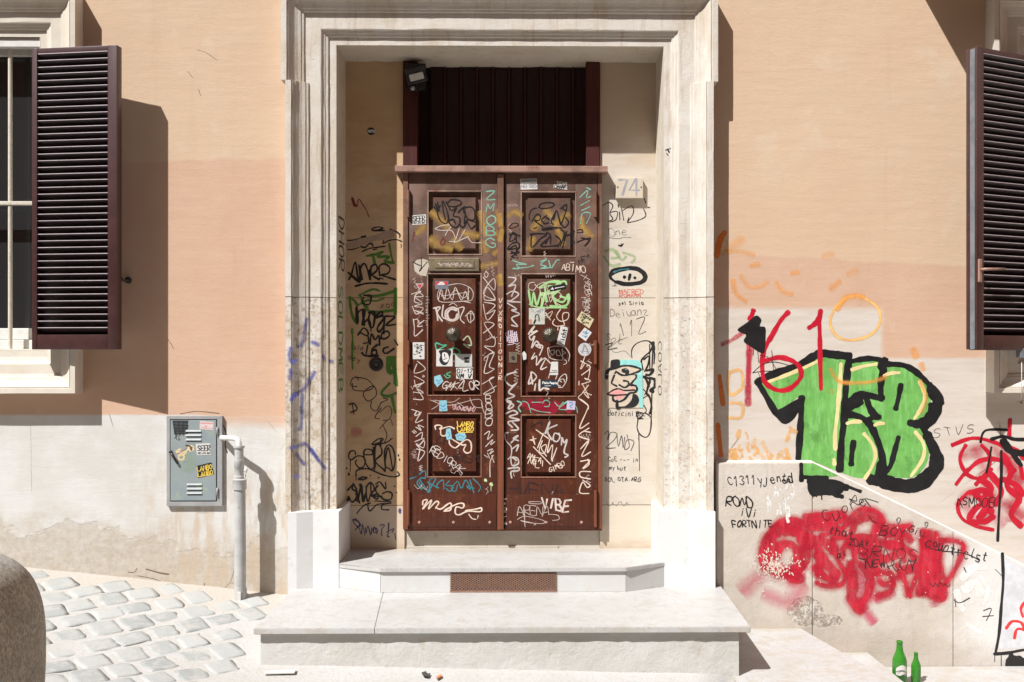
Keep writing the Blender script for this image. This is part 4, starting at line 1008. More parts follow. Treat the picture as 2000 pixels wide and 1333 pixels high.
BP0 = [(.001, 0), (.028, .0), (.0305, .004), (.0305, .130), (.029, .145), (.022, .168), (.0155, .190), (.0135, .215), (.0128, .232), (.0148, .234), (.0148, .243), (.0125, .245), (.0105, .244), (.0105, .215), (.019, .170), (.0262, .145), (.0275, .13), (.0275, .006), (.001, .005)]
BP = [((a * 1.24 if b > .2 else a * 1.28), b) for a, b in BP0]
def bottle(px, py, y, label, lab=True, rot=0):
    t = P(px, py, y); base = Vector((t.x, y, -.222)); sc = (t.z + .222) / .245
    r_ = empty('beer_bottle', base, label, 'bottle', 'empty green bottles on the stairs')
    Mx = Matrix.Translation(base) @ Matrix.Rotation(rot, 4, 'Z') @ Matrix.Scale(sc, 4)
    mb = MB(); mb.lathe(BP, Mx, 32); mb.build('glass_body', M['bottle'], r_, smooth=True, ang=60)
    if lab:
        mb = MB(); V = []; F = []; n = 14
        for i in range(n + 1):
            a = R(-140 + 100 * i / n)
            for h in (.062, .118):
                hh = h if h < .1 else .098 + .022 * math.sin(math.pi * i / n)
                V.append(Mx @ Vector((.0396 * math.cos(a), .0396 * math.sin(a), hh)))
        mb.add(V, [(2 * i, 2 * i + 2, 2 * i + 3, 2 * i + 1) for i in range(n)]); lb = mb.build('label', M['paper'], r_, smooth=True)
        q = P(px + 2, py + 66, y - .0396 * sc - .001); tg = Tag(q.y - .0006, .0006); c = Ctx(px - 1, py + 65, 1)
        tg.s(c("-9,3 -2,6 6,3 13,1"), 1.3); tg.s(c("-8,-3 0,-6 9,-6 14,-3"), 1.2); tg.s(c("-6,7 2,11 10,7"), 1.3, closed=False); tg.build(paint('dark_print', (.03, .06, .04), .5, 0), lb, 'print')
bottle(1757, 1252, -.40, 'taller green glass bottle with a white oval label')
bottle(1789, 1275, -.36, 'green glass bottle standing lower and right of the labelled one', False, 1)

def litter(name, label, cat, mat, pts, z=.012, h=.006, y=-1.05):
    mb = MB(); q = [P(a, b, y) for a, b in pts]
    mb.prism([(P(a, 690, y).x, y + (1315 - b) * .010) for a, b in pts], z, z + h); mb.build(name, mat, None, label, cat)
litter('paper_strip', 'thin white paper strip on the dusty ground below the platform', 'litter', M['paper'], [(517, 1314), (575, 1311), (576, 1316), (518, 1317)], gz(-1.2, -1.05) + .008)
litter('cigarette_butt', 'small orange cigarette butt lying before the platform', 'cigarette butt', plain('orange_filter', (.5, .2, .07), .7), [(853, 1317), (861, 1313), (863, 1316), (855, 1320)], gz(-.4, -1.05) + .008)
litter('foil_scrap', 'crumpled black scrap beside the orange cigarette butt', 'litter', M['black'], [(822, 1311), (830, 1309), (833, 1313), (840, 1312), (837, 1317), (828, 1316)], gz(-.45, -1.05) + .008)
litter('cigarette', 'white cigarette end at the bottom edge under the vent', 'litter', M['paper'], [(1030, 1326), (1085, 1322), (1086, 1326), (1031, 1330)], gz(.15, -1.05) + .008)

# ============================================================ UNSEEN BUILDINGS SHAPED TO BLOCK SKY AND WARM THE SHADE
ob = empty('opposite_building', (0, -11.5, 0), 'unseen ochre building across the street, shaped to warm the shade', 'building')
mo = speckled('ochre_plaster', (.55, .30, .15), (.50, .26, .13), 1.2, .9, .3, .006)
mb = MB(); mb.box(-18, 18, -15, -11.5, -1, 13.6); mb.build('wall', mo, ob)  # unseen; height and ochre tone set to cut sky and warm the bounce
for i in range(-5, 6):
    for zz in (1.0, 5.0, 9.0):
        mb = MB(); mb.bevbox(i * 2.5 - .55, i * 2.5 + .55, -11.5, -11.45, zz, zz + 2.1, .01); wd = mb.build('window', M['winwhite'], ob)
        mb = MB(); mb.box(i * 2.5 - .45, i * 2.5 + .45, -11.45, -11.44, zz + .1, zz + 2.0); mb.build('pane', M['glass'], wd)

for sx_, lab in ((-1, 'added ochre block far off to the left, cutting low sky light'), (1, 'added ochre block far off to the right, cutting low sky light')):
    sb_ = empty('added_sky_blocker', (sx_ * 15, -5, 0), lab, 'building')
    mb = MB(); a_, b_ = sorted((sx_ * 14.0, sx_ * 18.0)); mb.box(a_, b_, -11.4, -.2, -1, 12); mb.build('wall', mo, sb_)  # street-end block added to cut low sky and deepen the shade

# ============================================================ GRAFFITI
par_wall = [o for o in bpy.data.objects if o.parent == par and o.name.startswith('wall_slab')]
BK = paint('black_spray', (.010, .010, .011), .4, .15); BKM = paint('black_marker', (.012, .011, .012), .35, .12); BKF = paint('faded_black_marker', (.06, .05, .045), .6, .75, 110)
GRN = paint('green_roller_paint', (.125, .35, .075), .55, .12, 30, streak=.75); CRM = paint('cream_highlight', (.66, .55, .27), .5, .2)
RED = paint('red_spray', (.44, .005, .022), .45, .35); REDS = paint('thin_red_spray', (.50, .015, .05), .5, .4, soft=True); PNK = paint('pink_red_mist', (.55, .06, .12), .6, .5, 60, soft=True); REDP = paint('mottled_red_spray', (.50, .008, .03), .45, .55, 22, soft=True, streak=.6); REDV = paint('uneven_red_spray', (.50, .010, .036), .5, .45, 26, soft=True)
ORNG = paint('orange_spray', (.80, .35, .07), .5, .5, 50, soft=True); ORGF = paint('faint_orange_spray', (.76, .43, .15), .5, .6, 30, soft=True); BLU = paint('blue_spray', (.05, .06, .30), .5, .5, 60, soft=True)
GRD = paint('dark_green_spray', (.06, .17, .02), .5, .5); GRF = paint('faint_green_spray', (.30, .42, .20), .5, .6, 60, soft=True)
WHT = paint('white_marker', (.50, .43, .39), .45, .35); WHF = paint('thin_white_scratch', (.42, .35, .31), .5, .6, 160); WHX = paint('bright_white_paint', (.64, .63, .61), .6, .55)
TEAL = paint('teal_marker', (.03, .17, .21), .4, .4); TEAF = paint('pale_teal_marker', (.17, .36, .28), .5, .7); LGR = paint('mint_spray', (.28, .48, .20), .5, .5); MAR = paint('dark_brown_marker', (.022, .006, .004), .5, .4)
YEL = paint('yellow_haze', (.42, .25, .06), .5, .6, 22, soft=True); PUR = paint('violet_marker', (.06, .045, .14), .5, .5); CRP = paint('cream_marker', (.60, .48, .39), .45, .2); GRY = paint('patch_up_grey', (.36, .26, .19), .7, .3)

# --- the big green throw-up -------------------------------------------------
G = Ctx(1460, 680, 4.4425)
t = Tag(0, .0010)
t.fill(G("85,290 200,240 400,170 580,85 700,70 860,75 890,110 1190,115 1240,150 1370,160 1480,220 1580,330 1590,480 1540,640 1500,690 1560,800 1570,960 1500,1080 1400,1130 1190,1110 1120,1120 960,1130 830,1090 700,1040 600,1000 440,985 455,700 478,420 370,480 260,530 150,420"), sub=3)
t.build(GRN, facade, 'graffiti_piece', 'green fill of the big bubble number piece')
t = Tag(PY, .0010); t.fill(G("450,1000 575,1004 690,1060 790,1110 700,1125 600,1130 460,1125"), smooth=False); t.build(GRN, par, 'graffiti_piece', 'green foot of the number piece on the parapet')
t = Tag(0, .0018)
for p, w in (("90,290 200,240 330,190 470,140 580,70 680,55 780,62 880,68", 13), ("600,52 700,45 800,60 885,80", 12), ("885,60 870,180 855,320 845,480 835,650 815,820 800,1060", 12),
             ("85,290 150,400 240,555", 11), ("240,555 330,640 420,540 470,430", 10), ("470,430 465,560 455,750 440,960", 11), ("885,120 980,100 1080,92 1190,110", 9), ("1190,110 1170,160 1180,200", 16),
             ("1215,140 1350,150 1450,200 1540,280 1600,350", 10), ("1185,180 1160,280 1155,380 1165,440", 11), ("880,470 940,420 1020,405 1160,440", 12), ("850,560 900,500 980,470", 14), ("1030,430 1060,520 1110,590 1140,600", 12),
             ("850,575 950,590 1050,650 1110,760 1160,900 1180,1060", 12), ("1030,640 1090,600 1120,600", 10), ("1330,320 1310,430 1285,530", 8.5), ("920,815 905,920 900,1010", 9.5), ("1310,775 1280,880 1245,1010 1215,1060", 8.5),
             ("1590,350 1630,430 1640,500 1600,600 1530,690", 17), ("1600,400 1660,470 1640,560 1570,660", 15), ("1580,320 1660,400 1680,480", 10), ("1410,650 1480,660 1550,620", 14), ("1530,700 1580,820 1620,930", 12), ("1560,760 1640,900 1660,1010 1600,1120 1500,1190", 17),
             ("1620,960 1600,1060 1500,1150 1380,1180 1250,1170 1150,1110", 20), ("1500,1190 1400,1215 1250,1190 1150,1160 1060,1140", 17), ("1190,1080 1150,1000 1130,1120", 12), ("1640,1080 1560,1180 1420,1230", 12), ("820,470 870,560 980,620", 4), ("1110,1130 1180,1190 1290,1225", 12), ("1600,500 1590,560 1550,640", 14)):
    t.s(G(p), w, 1.6)
for p in ("250,540 330,640 360,600 460,540 480,420 400,460 300,520", "860,540 890,460 960,420 1030,430 960,480 890,540 870,570"): t.fill(G(p), smooth=False)
t.build(BK, facade, 'graffiti_outline', 'black outline of the big number piece')
t = Tag(PY, .0018)
for p, w in (("465,1010 468,1150", 8), ("468,1120 560,1125 690,1130", 8), ("545,1160 560,1250 620,1245 740,1250 800,1230", 14), ("560,1180 700,1190 850,1210", 16), ("620,1150 760,1160 860,1200 980,1245", 6), ("700,1220 760,1270 820,1290", 9), ("640,1260 645,1315", 2), ("590,1260 600,1290", 2)): t.s(G(p), w, .8)
t.build(BK, par, 'graffiti_outline', 'black foot outline on the parapet')
t = Tag(0, .0030)
for p, w in (("165,300 300,250 450,190 600,120", 6.5), ("810,140 800,330 780,560 760,750 762,880", 7.5), ("905,190 1000,160 1115,140", 6.5), ("1185,240 1240,220 1315,215", 6), ("1490,290 1530,380 1530,460 1490,550 1450,610", 6.5),
             ("865,655 920,640 980,640", 7), ("1105,670 1140,655 1180,655", 6.5), ("1010,745 1080,830 1110,930 1080,1030 1020,1130", 6.5), ("1455,730 1510,800 1535,880 1510,980 1420,1110", 6.5), ("750,970 755,1010", 7)): t.s(G(p), w, .4)
t.build(CRM, facade, 'graffiti_highlight', 'cream highlight strokes of the number piece')
# --- red 161 and the orange rings -------------------------------------------
X = Ctx(1400, 580, 6.667)
t = Tag(0, .0036)
for p, w in (("475,180 455,240 430,290", 9), ("930,200 830,310 720,500 650,620 600,760 590,900 610,1080 690,1170 810,1220 940,1200 1060,1100 1100,1000 1060,890 950,820 800,790 640,830", 8.5),
             ("1200,405 1290,340 1345,250", 9), ("1352,180 1335,300 1340,500 1345,800 1355,1200", 8)): t.s(X(p), w, .9)
t.build(RED, facade, 'graffiti_tag', 'red number 161 sprayed over the green piece')
t = Tag(0, .0034)
for p, w in (("70,620 200,560 330,470", 7), ("430,620 420,800 408,1100 405,1400", 11), ("420,700 412,1000 400,1380", 7)): t.s(X(p), w, 2, .7)
t.build(REDS, facade, 'graffiti_tag', 'thin pinkish red strokes left of the number 161')
t = Tag(0, .0044)
t.fill(X("275,420 400,330 510,245 580,300 560,380 630,400 635,520 620,720 560,725 440,650 350,580 380,500 300,460")); 
for p in ("480,640 475,760", "530,680 545,860", "585,700 590,800", "425,640 430,700", "560,760 680,800 780,960", "715,700 738,970", "465,990 600,880 760,850 960,900", "465,990 600,970 800,965", "540,990 560,1040"): t.s(X(p), .8)
t.build(BKM, facade, 'graffiti_blot', 'black filled blot dripping over the red numbers')
W = Ctx(1390, 400, 3.174)
t = Tag(0, .0032)
for p, w, o in (("100,280 180,220", 16, .5), ("60,300 150,290 260,310", 7, .6), ("130,470 150,550 210,600", 6, .8), ("180,440 230,510 300,510 345,480", 5, .6), ("245,380 290,370", 7, .7), ("400,480 440,540 500,555", 5, .7), ("500,425 530,420", 8, .7),
                ("740,520 790,480", 10, .7), ("850,430 890,410", 12, .4), ("700,320 740,310", 12, .4), ("780,650 830,580 900,565 940,575", 8, 1), ("1250,900 1265,940", 11, .8), ("1300,990 1310,1020", 9, .8), ("735,1020 780,1090 850,1105 980,1100 1080,1070", 4.5, .9), ("1290,1090 1330,1200 1300,1290", 3, .8), ("740,1150 745,1165", 6, .5)):
    t.s(W(p), w * 1.25, 3.2, o * .8)
t.build(ORNG, facade, 'graffiti_tag', 'orange spray strokes above the green piece')
t = Tag(0, .0028)
for p, w, o in (("930,570 1030,640 1040,740 980,810 870,840 780,820 735,740 760,650 830,580", 4, 1), ("110,1040 180,1030 190,1130 120,1180 100,1120 110,1040", 5, .8), ("110,1230 190,1240 180,1320 100,1320", 5, .8)): t.s(W(p), w, 2, o)
for i in range(26):
    q = random.Random(i); x_, y_ = q.uniform(1412, 1548), q.uniform(835, 898); t.s([(x_, y_), (x_ + q.uniform(-8, 8), y_ + q.uniform(3, 18)), (x_ + q.uniform(-4, 12), y_ + q.uniform(8, 22))], q.uniform(3, 8), 2, q.uniform(.35, .8))
t.build(ORGF, facade, 'graffiti_tag', 'faint yellow orange ring and patches beside the green piece')
t = Tag(0, .0030); 
for p, w in (("1400,500 1406,470 1415,455", 10), ("1405,735 1412,790", 8), ("1402,830 1408,890", 9)): t.s(Ctx(0, 0, 1)(p), w, 2, .9)
t.build(paint('deep_orange_spray', (.55, .14, .02), .5, .7, 50), facade, 'graffiti_tag', 'orange strokes beside the door moulding')
# --- right hand red scribble over the parapet -------------------------------
K = Ctx(1690, 820, 2.6)
t = Tag(0, .0026)
for p, w in (("440,130 540,95 640,110 720,150 780,220 800,300", 5), ("500,280 580,210 680,205 760,260", 6), ("510,130 480,200 520,280 600,300 640,250", 5), ("590,130 630,180 620,260 560,330", 5), ("460,330 520,250", 4), ("520,370 470,430 490,500 560,540 650,560", 4.5), ("580,300 640,350 600,400 640,470", 9),
             ("530,370 600,360 640,400 560,450 530,510 600,520 650,490", 8), ("700,180 740,260 720,340 780,400 740,480 790,540", 9), ("690,300 760,330 800,380", 9), ("735,0 730,90", 6), ("640,280 690,360 660,430", 9), ("560,380 610,440 580,500", 10), ("690,120 770,160 810,200", 7)): t.s(K(p), w * 1.2, 2.2, .9)
t.build(RED, facade, 'graffiti_tag', 'tangled red spray scribble above the parapet slope')
t = Tag(0, .0024)
for p in ("500,180 620,140 740,220 800,300", "480,430 560,370 700,420 790,480", "600,280 640,400 600,520", "700,180 760,300 740,500"): t.s(K(p), 20, 7, .55)
t.build(REDV, facade, 'graffiti_haze', 'red overspray around the tangled scribble')
t = Tag(0, .0022)
for p, w in (("560,160 600,240", 20), ("700,250 790,330", 24), ("600,420 690,520", 26), ("720,440 800,500", 26), ("520,450 560,510", 16)): t.s(K(p), w, 6, .5)
t.build(PNK, facade, 'graffiti_haze', 'pink mist behind the red scribble')
t = Tag(0, .0032)
for p, w in (("585,115 610,55 720,52", 4.2), ("640,140 630,200 615,270", 3.6), ("690,160 690,300 680,450 672,615", 5), ("640,100 700,85 760,100 840,100", 6), ("700,110 740,160 800,170 830,160", 14), ("720,120 760,190 790,230", 9)): t.s(K(p), w, .5)
write(t, 'ASMOOB', 1868, 973, 17, 1.5, -1, .6, .16)
t.build(BKM, facade, 'graffiti_tag', 'black lines and small capitals over the red scribble')
t = Tag(0, .0030); write(t, 'STVS', 1822, 838, 17, 1.0, -6, .8, .5); t.build(BKF, facade, 'graffiti_tag', 'thin faint black writing right of the green piece')
# --- parapet: red throw-up ----------------------------------------------------
Q = Ctx(1430, 960, 4.1667)
t = Tag(PY, .0009)
for p, w, o in (("120,780 300,650 480,700", 40, .55), ("300,850 450,900 560,800", 36, .5), ("960,850 1060,950 1150,1060", 14, .8), ("1180,880 1300,820", 16, .7), ("1000,640 1100,800 1050,900", 40, .8), ("1640,860 1650,920", 14, .6)): t.s(Q(p), w, 7, o)
t.build(PNK, par, 'graffiti_haze', 'pink overspray around the red parapet throw-up')
RQ = []
t = Tag(PY, .0014)
for p, w in (("580,260 500,230 400,250 320,310 260,420 235,540 260,620", 11), ("300,380 280,520 340,620 450,660 560,600 610,480 590,360 520,290 420,290 340,350", 20), ("370,520 400,440 470,430 530,490 520,600 450,680", 15), ("440,320 540,340 600,430", 24), ("560,620 480,700 560,710", 18), ("330,430 300,560 380,660", 22),
             ("590,200 700,190 800,180 900,180 930,250 900,300 800,340 720,360", 8), ("600,250 760,235 880,225", 18), ("640,300 800,290 870,320", 16), ("640,380 760,420 830,480", 20), ("820,400 830,480 860,560 910,640 920,700 880,760 760,770 690,745", 9), ("700,520 780,600 840,680", 22), ("680,620 760,700 830,720", 16), ("820,380 960,370", 9), ("690,450 720,560 700,680", 14), ("560,480 640,420", 12),
             ("950,260 990,190 1080,150 1170,170 1220,240 1210,330", 12), ("980,320 1010,250 1100,210 1170,250 1160,340", 15), ("1000,380 1150,400 1260,430 1350,430", 20), ("960,420 1060,470 1180,500", 24), ("900,540 910,460 970,430 1000,560", 10), ("960,600 980,760 970,880 1040,960", 22), ("1050,600 1120,700 1110,820 1060,900", 16), ("1080,520 1200,560 1330,520", 18), ("1160,680 1260,660 1310,720 1280,820 1190,850", 12),
             ("1230,300 1330,300 1440,290", 16), ("1250,360 1400,350 1450,400", 13), ("1280,440 1420,470 1480,540", 15), ("1380,300 1370,420 1400,560", 10), ("1340,600 1400,720 1440,850", 8), ("1440,850 1480,740 1510,670", 8), ("1370,640 1500,620 1560,560", 18), ("1550,330 1560,500 1545,700 1530,830", 15), ("1600,340 1620,500 1640,720 1640,840", 15), ("1560,400 1600,560 1580,760", 16), ("1660,350 1660,600 1680,800 1700,870", 13), ("1700,400 1800,400 1880,440 1850,560 1780,690 1720,760", 9), ("1700,400 1690,560 1720,700", 8), ("1590,800 1660,860 1720,850 1720,780", 16), ("1520,820 1600,830", 12), ("1180,420 1100,560 1180,640", 14), ("1300,740 1240,760 1200,730", 10), ("1350,700 1400,660", 10)):
    t.s(Q(p), w * .88, 2.6, .78); RQ.append((p, w))
t.build(REDP, par, 'graffiti_piece', 'dense red throw-up sprayed along the parapet')
t = Tag(PY, .0011)
for p, w in RQ: t.s(Q(p), w * 1.1 + 5, 7, .72)
t.build(REDV, par, 'graffiti_haze', 'soft red overspray around the parapet throw-up')
t = Tag(PY, .0024); q_ = random.Random(2)
for i in range(260):
    u = q_.gauss(0, 1); v = q_.gauss(0, 1); x_, y_ = 1512 + u * 20, 1105 + v * 15
    L = q_.uniform(.8, 3.2); t.s([(x_, y_), (x_ + q_.uniform(-1, 1) * L, y_ + L)], q_.uniform(.8, 2.4), .2)
for i in range(60):
    x_, y_ = q_.uniform(1490, 1900), q_.uniform(1020, 1190); t.s([(x_, y_), (x_ + q_.uniform(-1, 1), y_ + q_.uniform(.5, 2))], q_.uniform(.6, 1.6), .2)
t.build(paint('chipped_plaster_spots', (.56, .49, .42), .8, .2), par, 'paint_chips', 'pale chips knocked out of the red paint')
t = Tag(PY, .0012)
for i in range(26):
    x_, y_ = q_.uniform(1498, 1560), q_.uniform(945, 1010); t.s([(x_, y_), (x_ + q_.uniform(-3, 3), y_ + q_.uniform(4, 22))], q_.uniform(2, 5), 1.4, .7)
for p, w in (("1880,1130 1900,1110 1925,1108", 14), ("1885,1150 1905,1140 1915,1160", 18), ("1868,1155 1880,1190", 12), ("1890,1220 1915,1235", 10), ("1915,1125 1930,1150 1920,1180", 9)): t.s(Ctx(0, 0, 1)(p), w, 1.5, .9)
t.build(WHX, par, 'paint_smear', 'white paint dabs and scrapings on the parapet')
# black handwriting on the parapet
t = Tag(PY, .0030)
write(t, 'C1311yjentd', 1421, 932, 17, 1.5, -4, .52, .16, .2); write(t, 'on.', 1527, 932, 13, 1.7, -6, .6, .1)
write(t, 'ROND :', 1419, 970, 18, 2.0, 2, .62, .14); write(t, 'iVi', 1446, 992, 18, 1.6, 3, .6, .12); write(t, 'FORTNITE', 1430, 1018, 13, 1.8, -1, .58, .2)
t.build(BKM, par, 'graffiti_tag', 'handwritten black lines ROND and FORTNITE on the parapet')
t = Tag(PY, .0030)
write(t, 'Cuore', 1602, 998, 24, 1.1, -22, .62, .18, .3); write(t, 'that', 1622, 1028, 16, 1.3, 10, .6, .2); write(t, 'BOY', 1722, 1026, 18, 1.2, 8, .7, .3); write(t, 'Giu', 1778, 1026, 16, 1.2, 14, .6, .15)
write(t, 'countrclst', 1812, 1048, 20, 1.6, 15, .50, .12); t.s(Q("1600,460 1700,485 1820,495 1920,515 2010,560"), 1.6); write(t, 'ai', 1634, 1078, 13, 1.4, -10); write(t, 'BRNOS', 1678, 1070, 22, 1.0, 3, .8, .3, .8); write(t, 'NEW', 1690, 1095, 15, 1.6, -4, .7, .2, .6); write(t, '2DAY', 1660, 1052, 12, 1.6, 8, .6, .2)
scrib(t, 1760, 1105, 60, 24, 9, 1.1, 3, 0); scrib(t, 1835, 1142, 34, 10, 8, 1.0, 4); t.s(Q("1110,200 1140,240 1180,260"), 1.0); t.s(Q("1340,240 1350,215 1370,225 1350,265 1335,225"), .8)
t.s(Q("1570,280 1570,255 1590,255 1590,275 1575,295"), .9); t.s(Q("960,90 1000,30 1010,80 950,60 1030,110 1070,60 1130,130 1080,60 1190,90 1130,70"), 1.0)
t.build(BKM, par, 'graffiti_tag', 'thin black scrawled sentence over the red throw-up')
t = Tag(PY, .0030)
for p, w in (("696,680 700,820 690,950 680,1080 660,1190", 5.5), ("655,1190 720,1185 800,1170 900,1160", 5.5), ("740,1190 735,1240 735,1285", 10), ("745,1240 800,1245 860,1240", 30), ("657,1195 657,1230", 1.2), ("690,1195 690,1250", 1.2), ("733,1290 733,1325", 1.2), ("600,970 640,960 615,1020", 1.3), ("595,1000 650,995", 1.3), ("450,915 480,930 530,905", 1.5), ("455,910 460,950", 1.2), ("500,750 512,775", 2), ("660,760 700,800", .8)): t.s(K(p), w, .4)
t.build(BK, par, 'graffiti_tag', 'thick black painted frame corner on the parapet')
t = Tag(PY, .0030)
for p in ("715,1060 745,1025 790,1030 806,1060", "757,1110 770,1065 810,1070 850,1100", "800,1000 790,960 815,930 850,990", "810,1060 850,1020 900,1060"): t.s(K(p), 5, .6)
t.build(paint('signal_red', (.62, .03, .03), .5, .15), par, 'graffiti_tag', 'bright red curls inside the black frame')
t = Tag(PY, .0020); t.fill([(1958, 1090), (2100, 1160), (2100, 1262), (1952, 1268), (1958, 1180)], smooth=False); t.build(paint('pale_grey_wall_paint', (.53, .54, .565), .6, .12), par, 'paint_patch', 'pale grey field inside the black frame')

# --- left pilaster panel ------------------------------------------------------
YP = RB
A6 = Ctx(670, 380, 6.66); A5 = Ctx(670, 550, 7.017); A2_ = Ctx(670, 840, 5.55); A1_ = Ctx(540, 680, 3.174)
t = Tag(YP)
for p, w in (("75,1110 110,1040 160,880 190,1060 225,1125 100,1045 70,1015 150,1100 225,1130 205,910 250,1110", 3.4), ("225,1000 240,930 285,905 325,1000 355,1115 345,980", 3.4), ("350,1060 440,990 430,915 370,940 370,1040 470,1110", 3.4), ("480,1060 470,940 540,905 610,960 580,1030 500,1050 590,1080 680,1110", 3.2), ("470,1090 520,1100", 2.5), ("160,1195 300,1160 440,1155 575,1165", 3.6)): t.s(A6(p), w, .1)
t.build(BKM, pilL, 'graffiti_tag', 'black tag reading ANER')
t = Tag(YP)
for p, w in (("380,470 470,460 520,440 450,425 380,450 400,475 540,470", 2.4), ("60,600 160,590 300,545 240,550", 2.4), ("610,455 700,490 740,530 735,560", 2.6), ("230,680 290,690 330,650 370,640 390,675", 2.8), ("530,600 520,640 600,600 700,590 765,615", 2.2), ("250,745 340,705 440,690 550,675", 2.4), ("60,720 130,715 210,690", 1.8), ("390,720 440,712", 2), ("755,650 757,690", 1.6)): t.s(A6(p), w, .1)
t.build(BKM, pilL, 'graffiti_tag', 'black tag half painted over')
t = Tag(YP, .0016); t.s(A6("60,670 200,630 400,570 600,515 640,520"), 12, .5, smooth=True); t.s(A6("450,560 620,540"), 11, .5); t.build(GRY, pilL, 'paint_smear', 'grey buffing stroke over a black tag')
t = Tag(YP)
for p, w in (("115,40 140,130 180,150 205,60 260,140 300,200 335,290", 1.8), ("120,50 150,140 175,150", 5)): t.s(A6(p), w, .4, .9)
t.build(paint('dark_red_spray', (.16, .015, .02), .5, .5), pilL, 'graffiti_tag', 'small dark red zigzag')
t = Tag(YP, .0006)
for p, w in (("310,800 430,780 520,745 450,810 600,810 540,870 660,890", 4.5), ("390,790 410,890", 5), ("600,640 620,760 650,880", 3.5)): t.s(A6(p), w, .8, .9)
for p, w in (("90,225 110,400 150,520 195,580", 5), ("90,220 150,260 200,330", 5), ("220,190 400,110 500,130", 3.5), ("340,200 520,190 720,130", 5), ("200,330 330,260 450,270 560,230", 3.5), ("330,350 350,400 480,420 720,390", 4.5), ("240,200 280,300 340,400", 5), ("125,650 130,800 125,1000 130,1200", 3.2), ("125,660 125,700", 5.5), ("130,830 125,1080", 4), ("720,100 715,450", 6), ("610,1050 720,1040 640,1090 700,1200 715,1400", 6), ("690,1050 720,1330", 8)): t.s(A5(p), w, .8, .9)
for p, w in (("690,70 700,150 735,130", 8), ("740,170 745,230", 7), ("700,220 650,280 690,300 740,280", 5), ("715,300 735,400", 5)): t.s(A1_(p), w, 1, .8)
t.build(GRD, pilL, 'graffiti_tag', 'dark green spray strokes down the tan panel')
t = Tag(YP, .0012)
for p, w in (("185,360 190,580 210,420 300,400 260,600 340,520 380,600", 3.5), ("185,360 195,560", 6), ("270,400 290,600", 4), ("350,430 430,420 420,600 380,630 350,520 380,430 440,480", 3.8), ("440,480 520,420 540,450 460,500", 3.6), ("440,500 570,480 490,600 470,660 500,690 560,600 560,500", 3.8), ("560,720 570,500 640,480 710,490 590,600 720,590", 3.4), ("570,480 555,720", 3), ("300,190 380,200 370,300 320,320 265,290 280,220", 3), ("290,190 370,195", 3.6),
             ("205,735 280,640 340,690 330,745 230,700", 3.2), ("345,760 370,870 390,720 440,800 490,740 500,880", 3.2), ("380,650 385,690", 2), ("520,790 540,700 620,690 630,750 560,790 520,760", 3.2), ("280,850 340,840", 3), ("260,980 310,1020 480,1020", 4), ("340,870 315,1000", 2.6), ("470,870 400,930 400,1010 460,1000 450,940 400,950", 4), ("620,900 560,920 555,970 600,985 700,920", 3.4), ("705,800 750,875", 2.4)): t.s(A5(p), w, .15)
t.build(BKM, pilL, 'graffiti_tag', 'bold black stacked tag above the doorbell')
t = Tag(YP)
for p, w in (("500,240 460,230 480,185 560,195 600,240 560,265 480,260 470,220", 1.6), ("490,175 510,200", 1.6), ("540,300 545,270 600,235 620,290 570,330 540,300", 1.6), ("590,330 585,370 620,390 650,340 690,320 660,310", 1.5), ("650,370 610,430 640,440", 1.5), ("640,400 690,360 715,390 700,440 660,450", 1.3), ("640,500 700,440 720,480", 1.1), ("660,480 685,540 670,590 720,560", 1.3)): t.s(A1_(p), w, .1)
t.s(A1_("450,350 480,345 500,380 460,400"), 2.6); t.s(A1_("470,350 480,410"), 2); write(t, 'oey', 682, 690, 12, .8, 20)
write(t, 'ala', 690, 672, 9, .7, 10); write(t, 'xoo', 742, 590, 12, .9, -5)
t.build(BKM, pilL, 'graffiti_tag', 'thin black looping signature below the doorbell')
t = Tag(YP)
for p, w in (("135,265 125,230 80,235 60,290 90,325 150,285 215,290 240,340 220,400 170,410 135,360 145,330", 2.6), ("80,330 78,450", 1.6), ("240,270 320,265 310,220 250,210 225,250 245,360 300,430 340,400", 2.8), ("340,440 350,180 400,170 420,260 350,340 440,430 455,450 460,370", 3), ("330,190 345,400", 4), ("455,380 450,230 490,165 540,200 565,320 540,440 500,420 455,380 490,190 540,440", 2.6),
             ("140,500 150,440 250,420 340,450 440,490 550,510 610,490 590,455", 2.6), ("145,480 140,545", 1.6), ("165,530 210,515 260,520 220,540 170,535", 3), ("310,155 380,100 435,95 410,130 340,155 440,145 500,120 520,95", 2.2), ("410,100 410,170", 3), ("320,160 410,160", 3),
             ("50,655 110,590 100,640 150,680 130,760 90,780 60,720 55,800", 3), ("110,585 150,660 155,780 200,590 215,780 240,700", 3.6), ("185,590 225,780 190,600", 4), ("140,690 180,790", 4), ("250,620 300,570 340,640 300,700 270,780 250,700 255,620", 3), ("300,580 310,700 370,750 380,700 310,710", 3), ("380,600 350,650 400,720 460,760 520,750 530,690 480,670 430,690", 3), ("355,590 400,565 460,640 460,570", 2.8), ("310,720 420,720", 3), ("345,770 520,780", 2.2),
             ("150,905 220,825 300,790 270,810 290,880 370,810 470,800", 2.4), ("520,795 430,810 420,860 495,868", 2.6), ("38,415 40,420", 3.5), ("62,470 66,492", 3), ("295,493 297,496", 2.6), ("385,517 387,520", 3), ("560,610 560,613", 2.8), ("578,678 580,681", 2.8), ("600,270 602,285", 2.4), ("612,315 614,330", 2.4)): t.s(A2_(p), w, .1)
t.build(BKM, pilL, 'graffiti_tag', 'bold black tags SERO and SMAG near the foot')
t = Tag(YP)
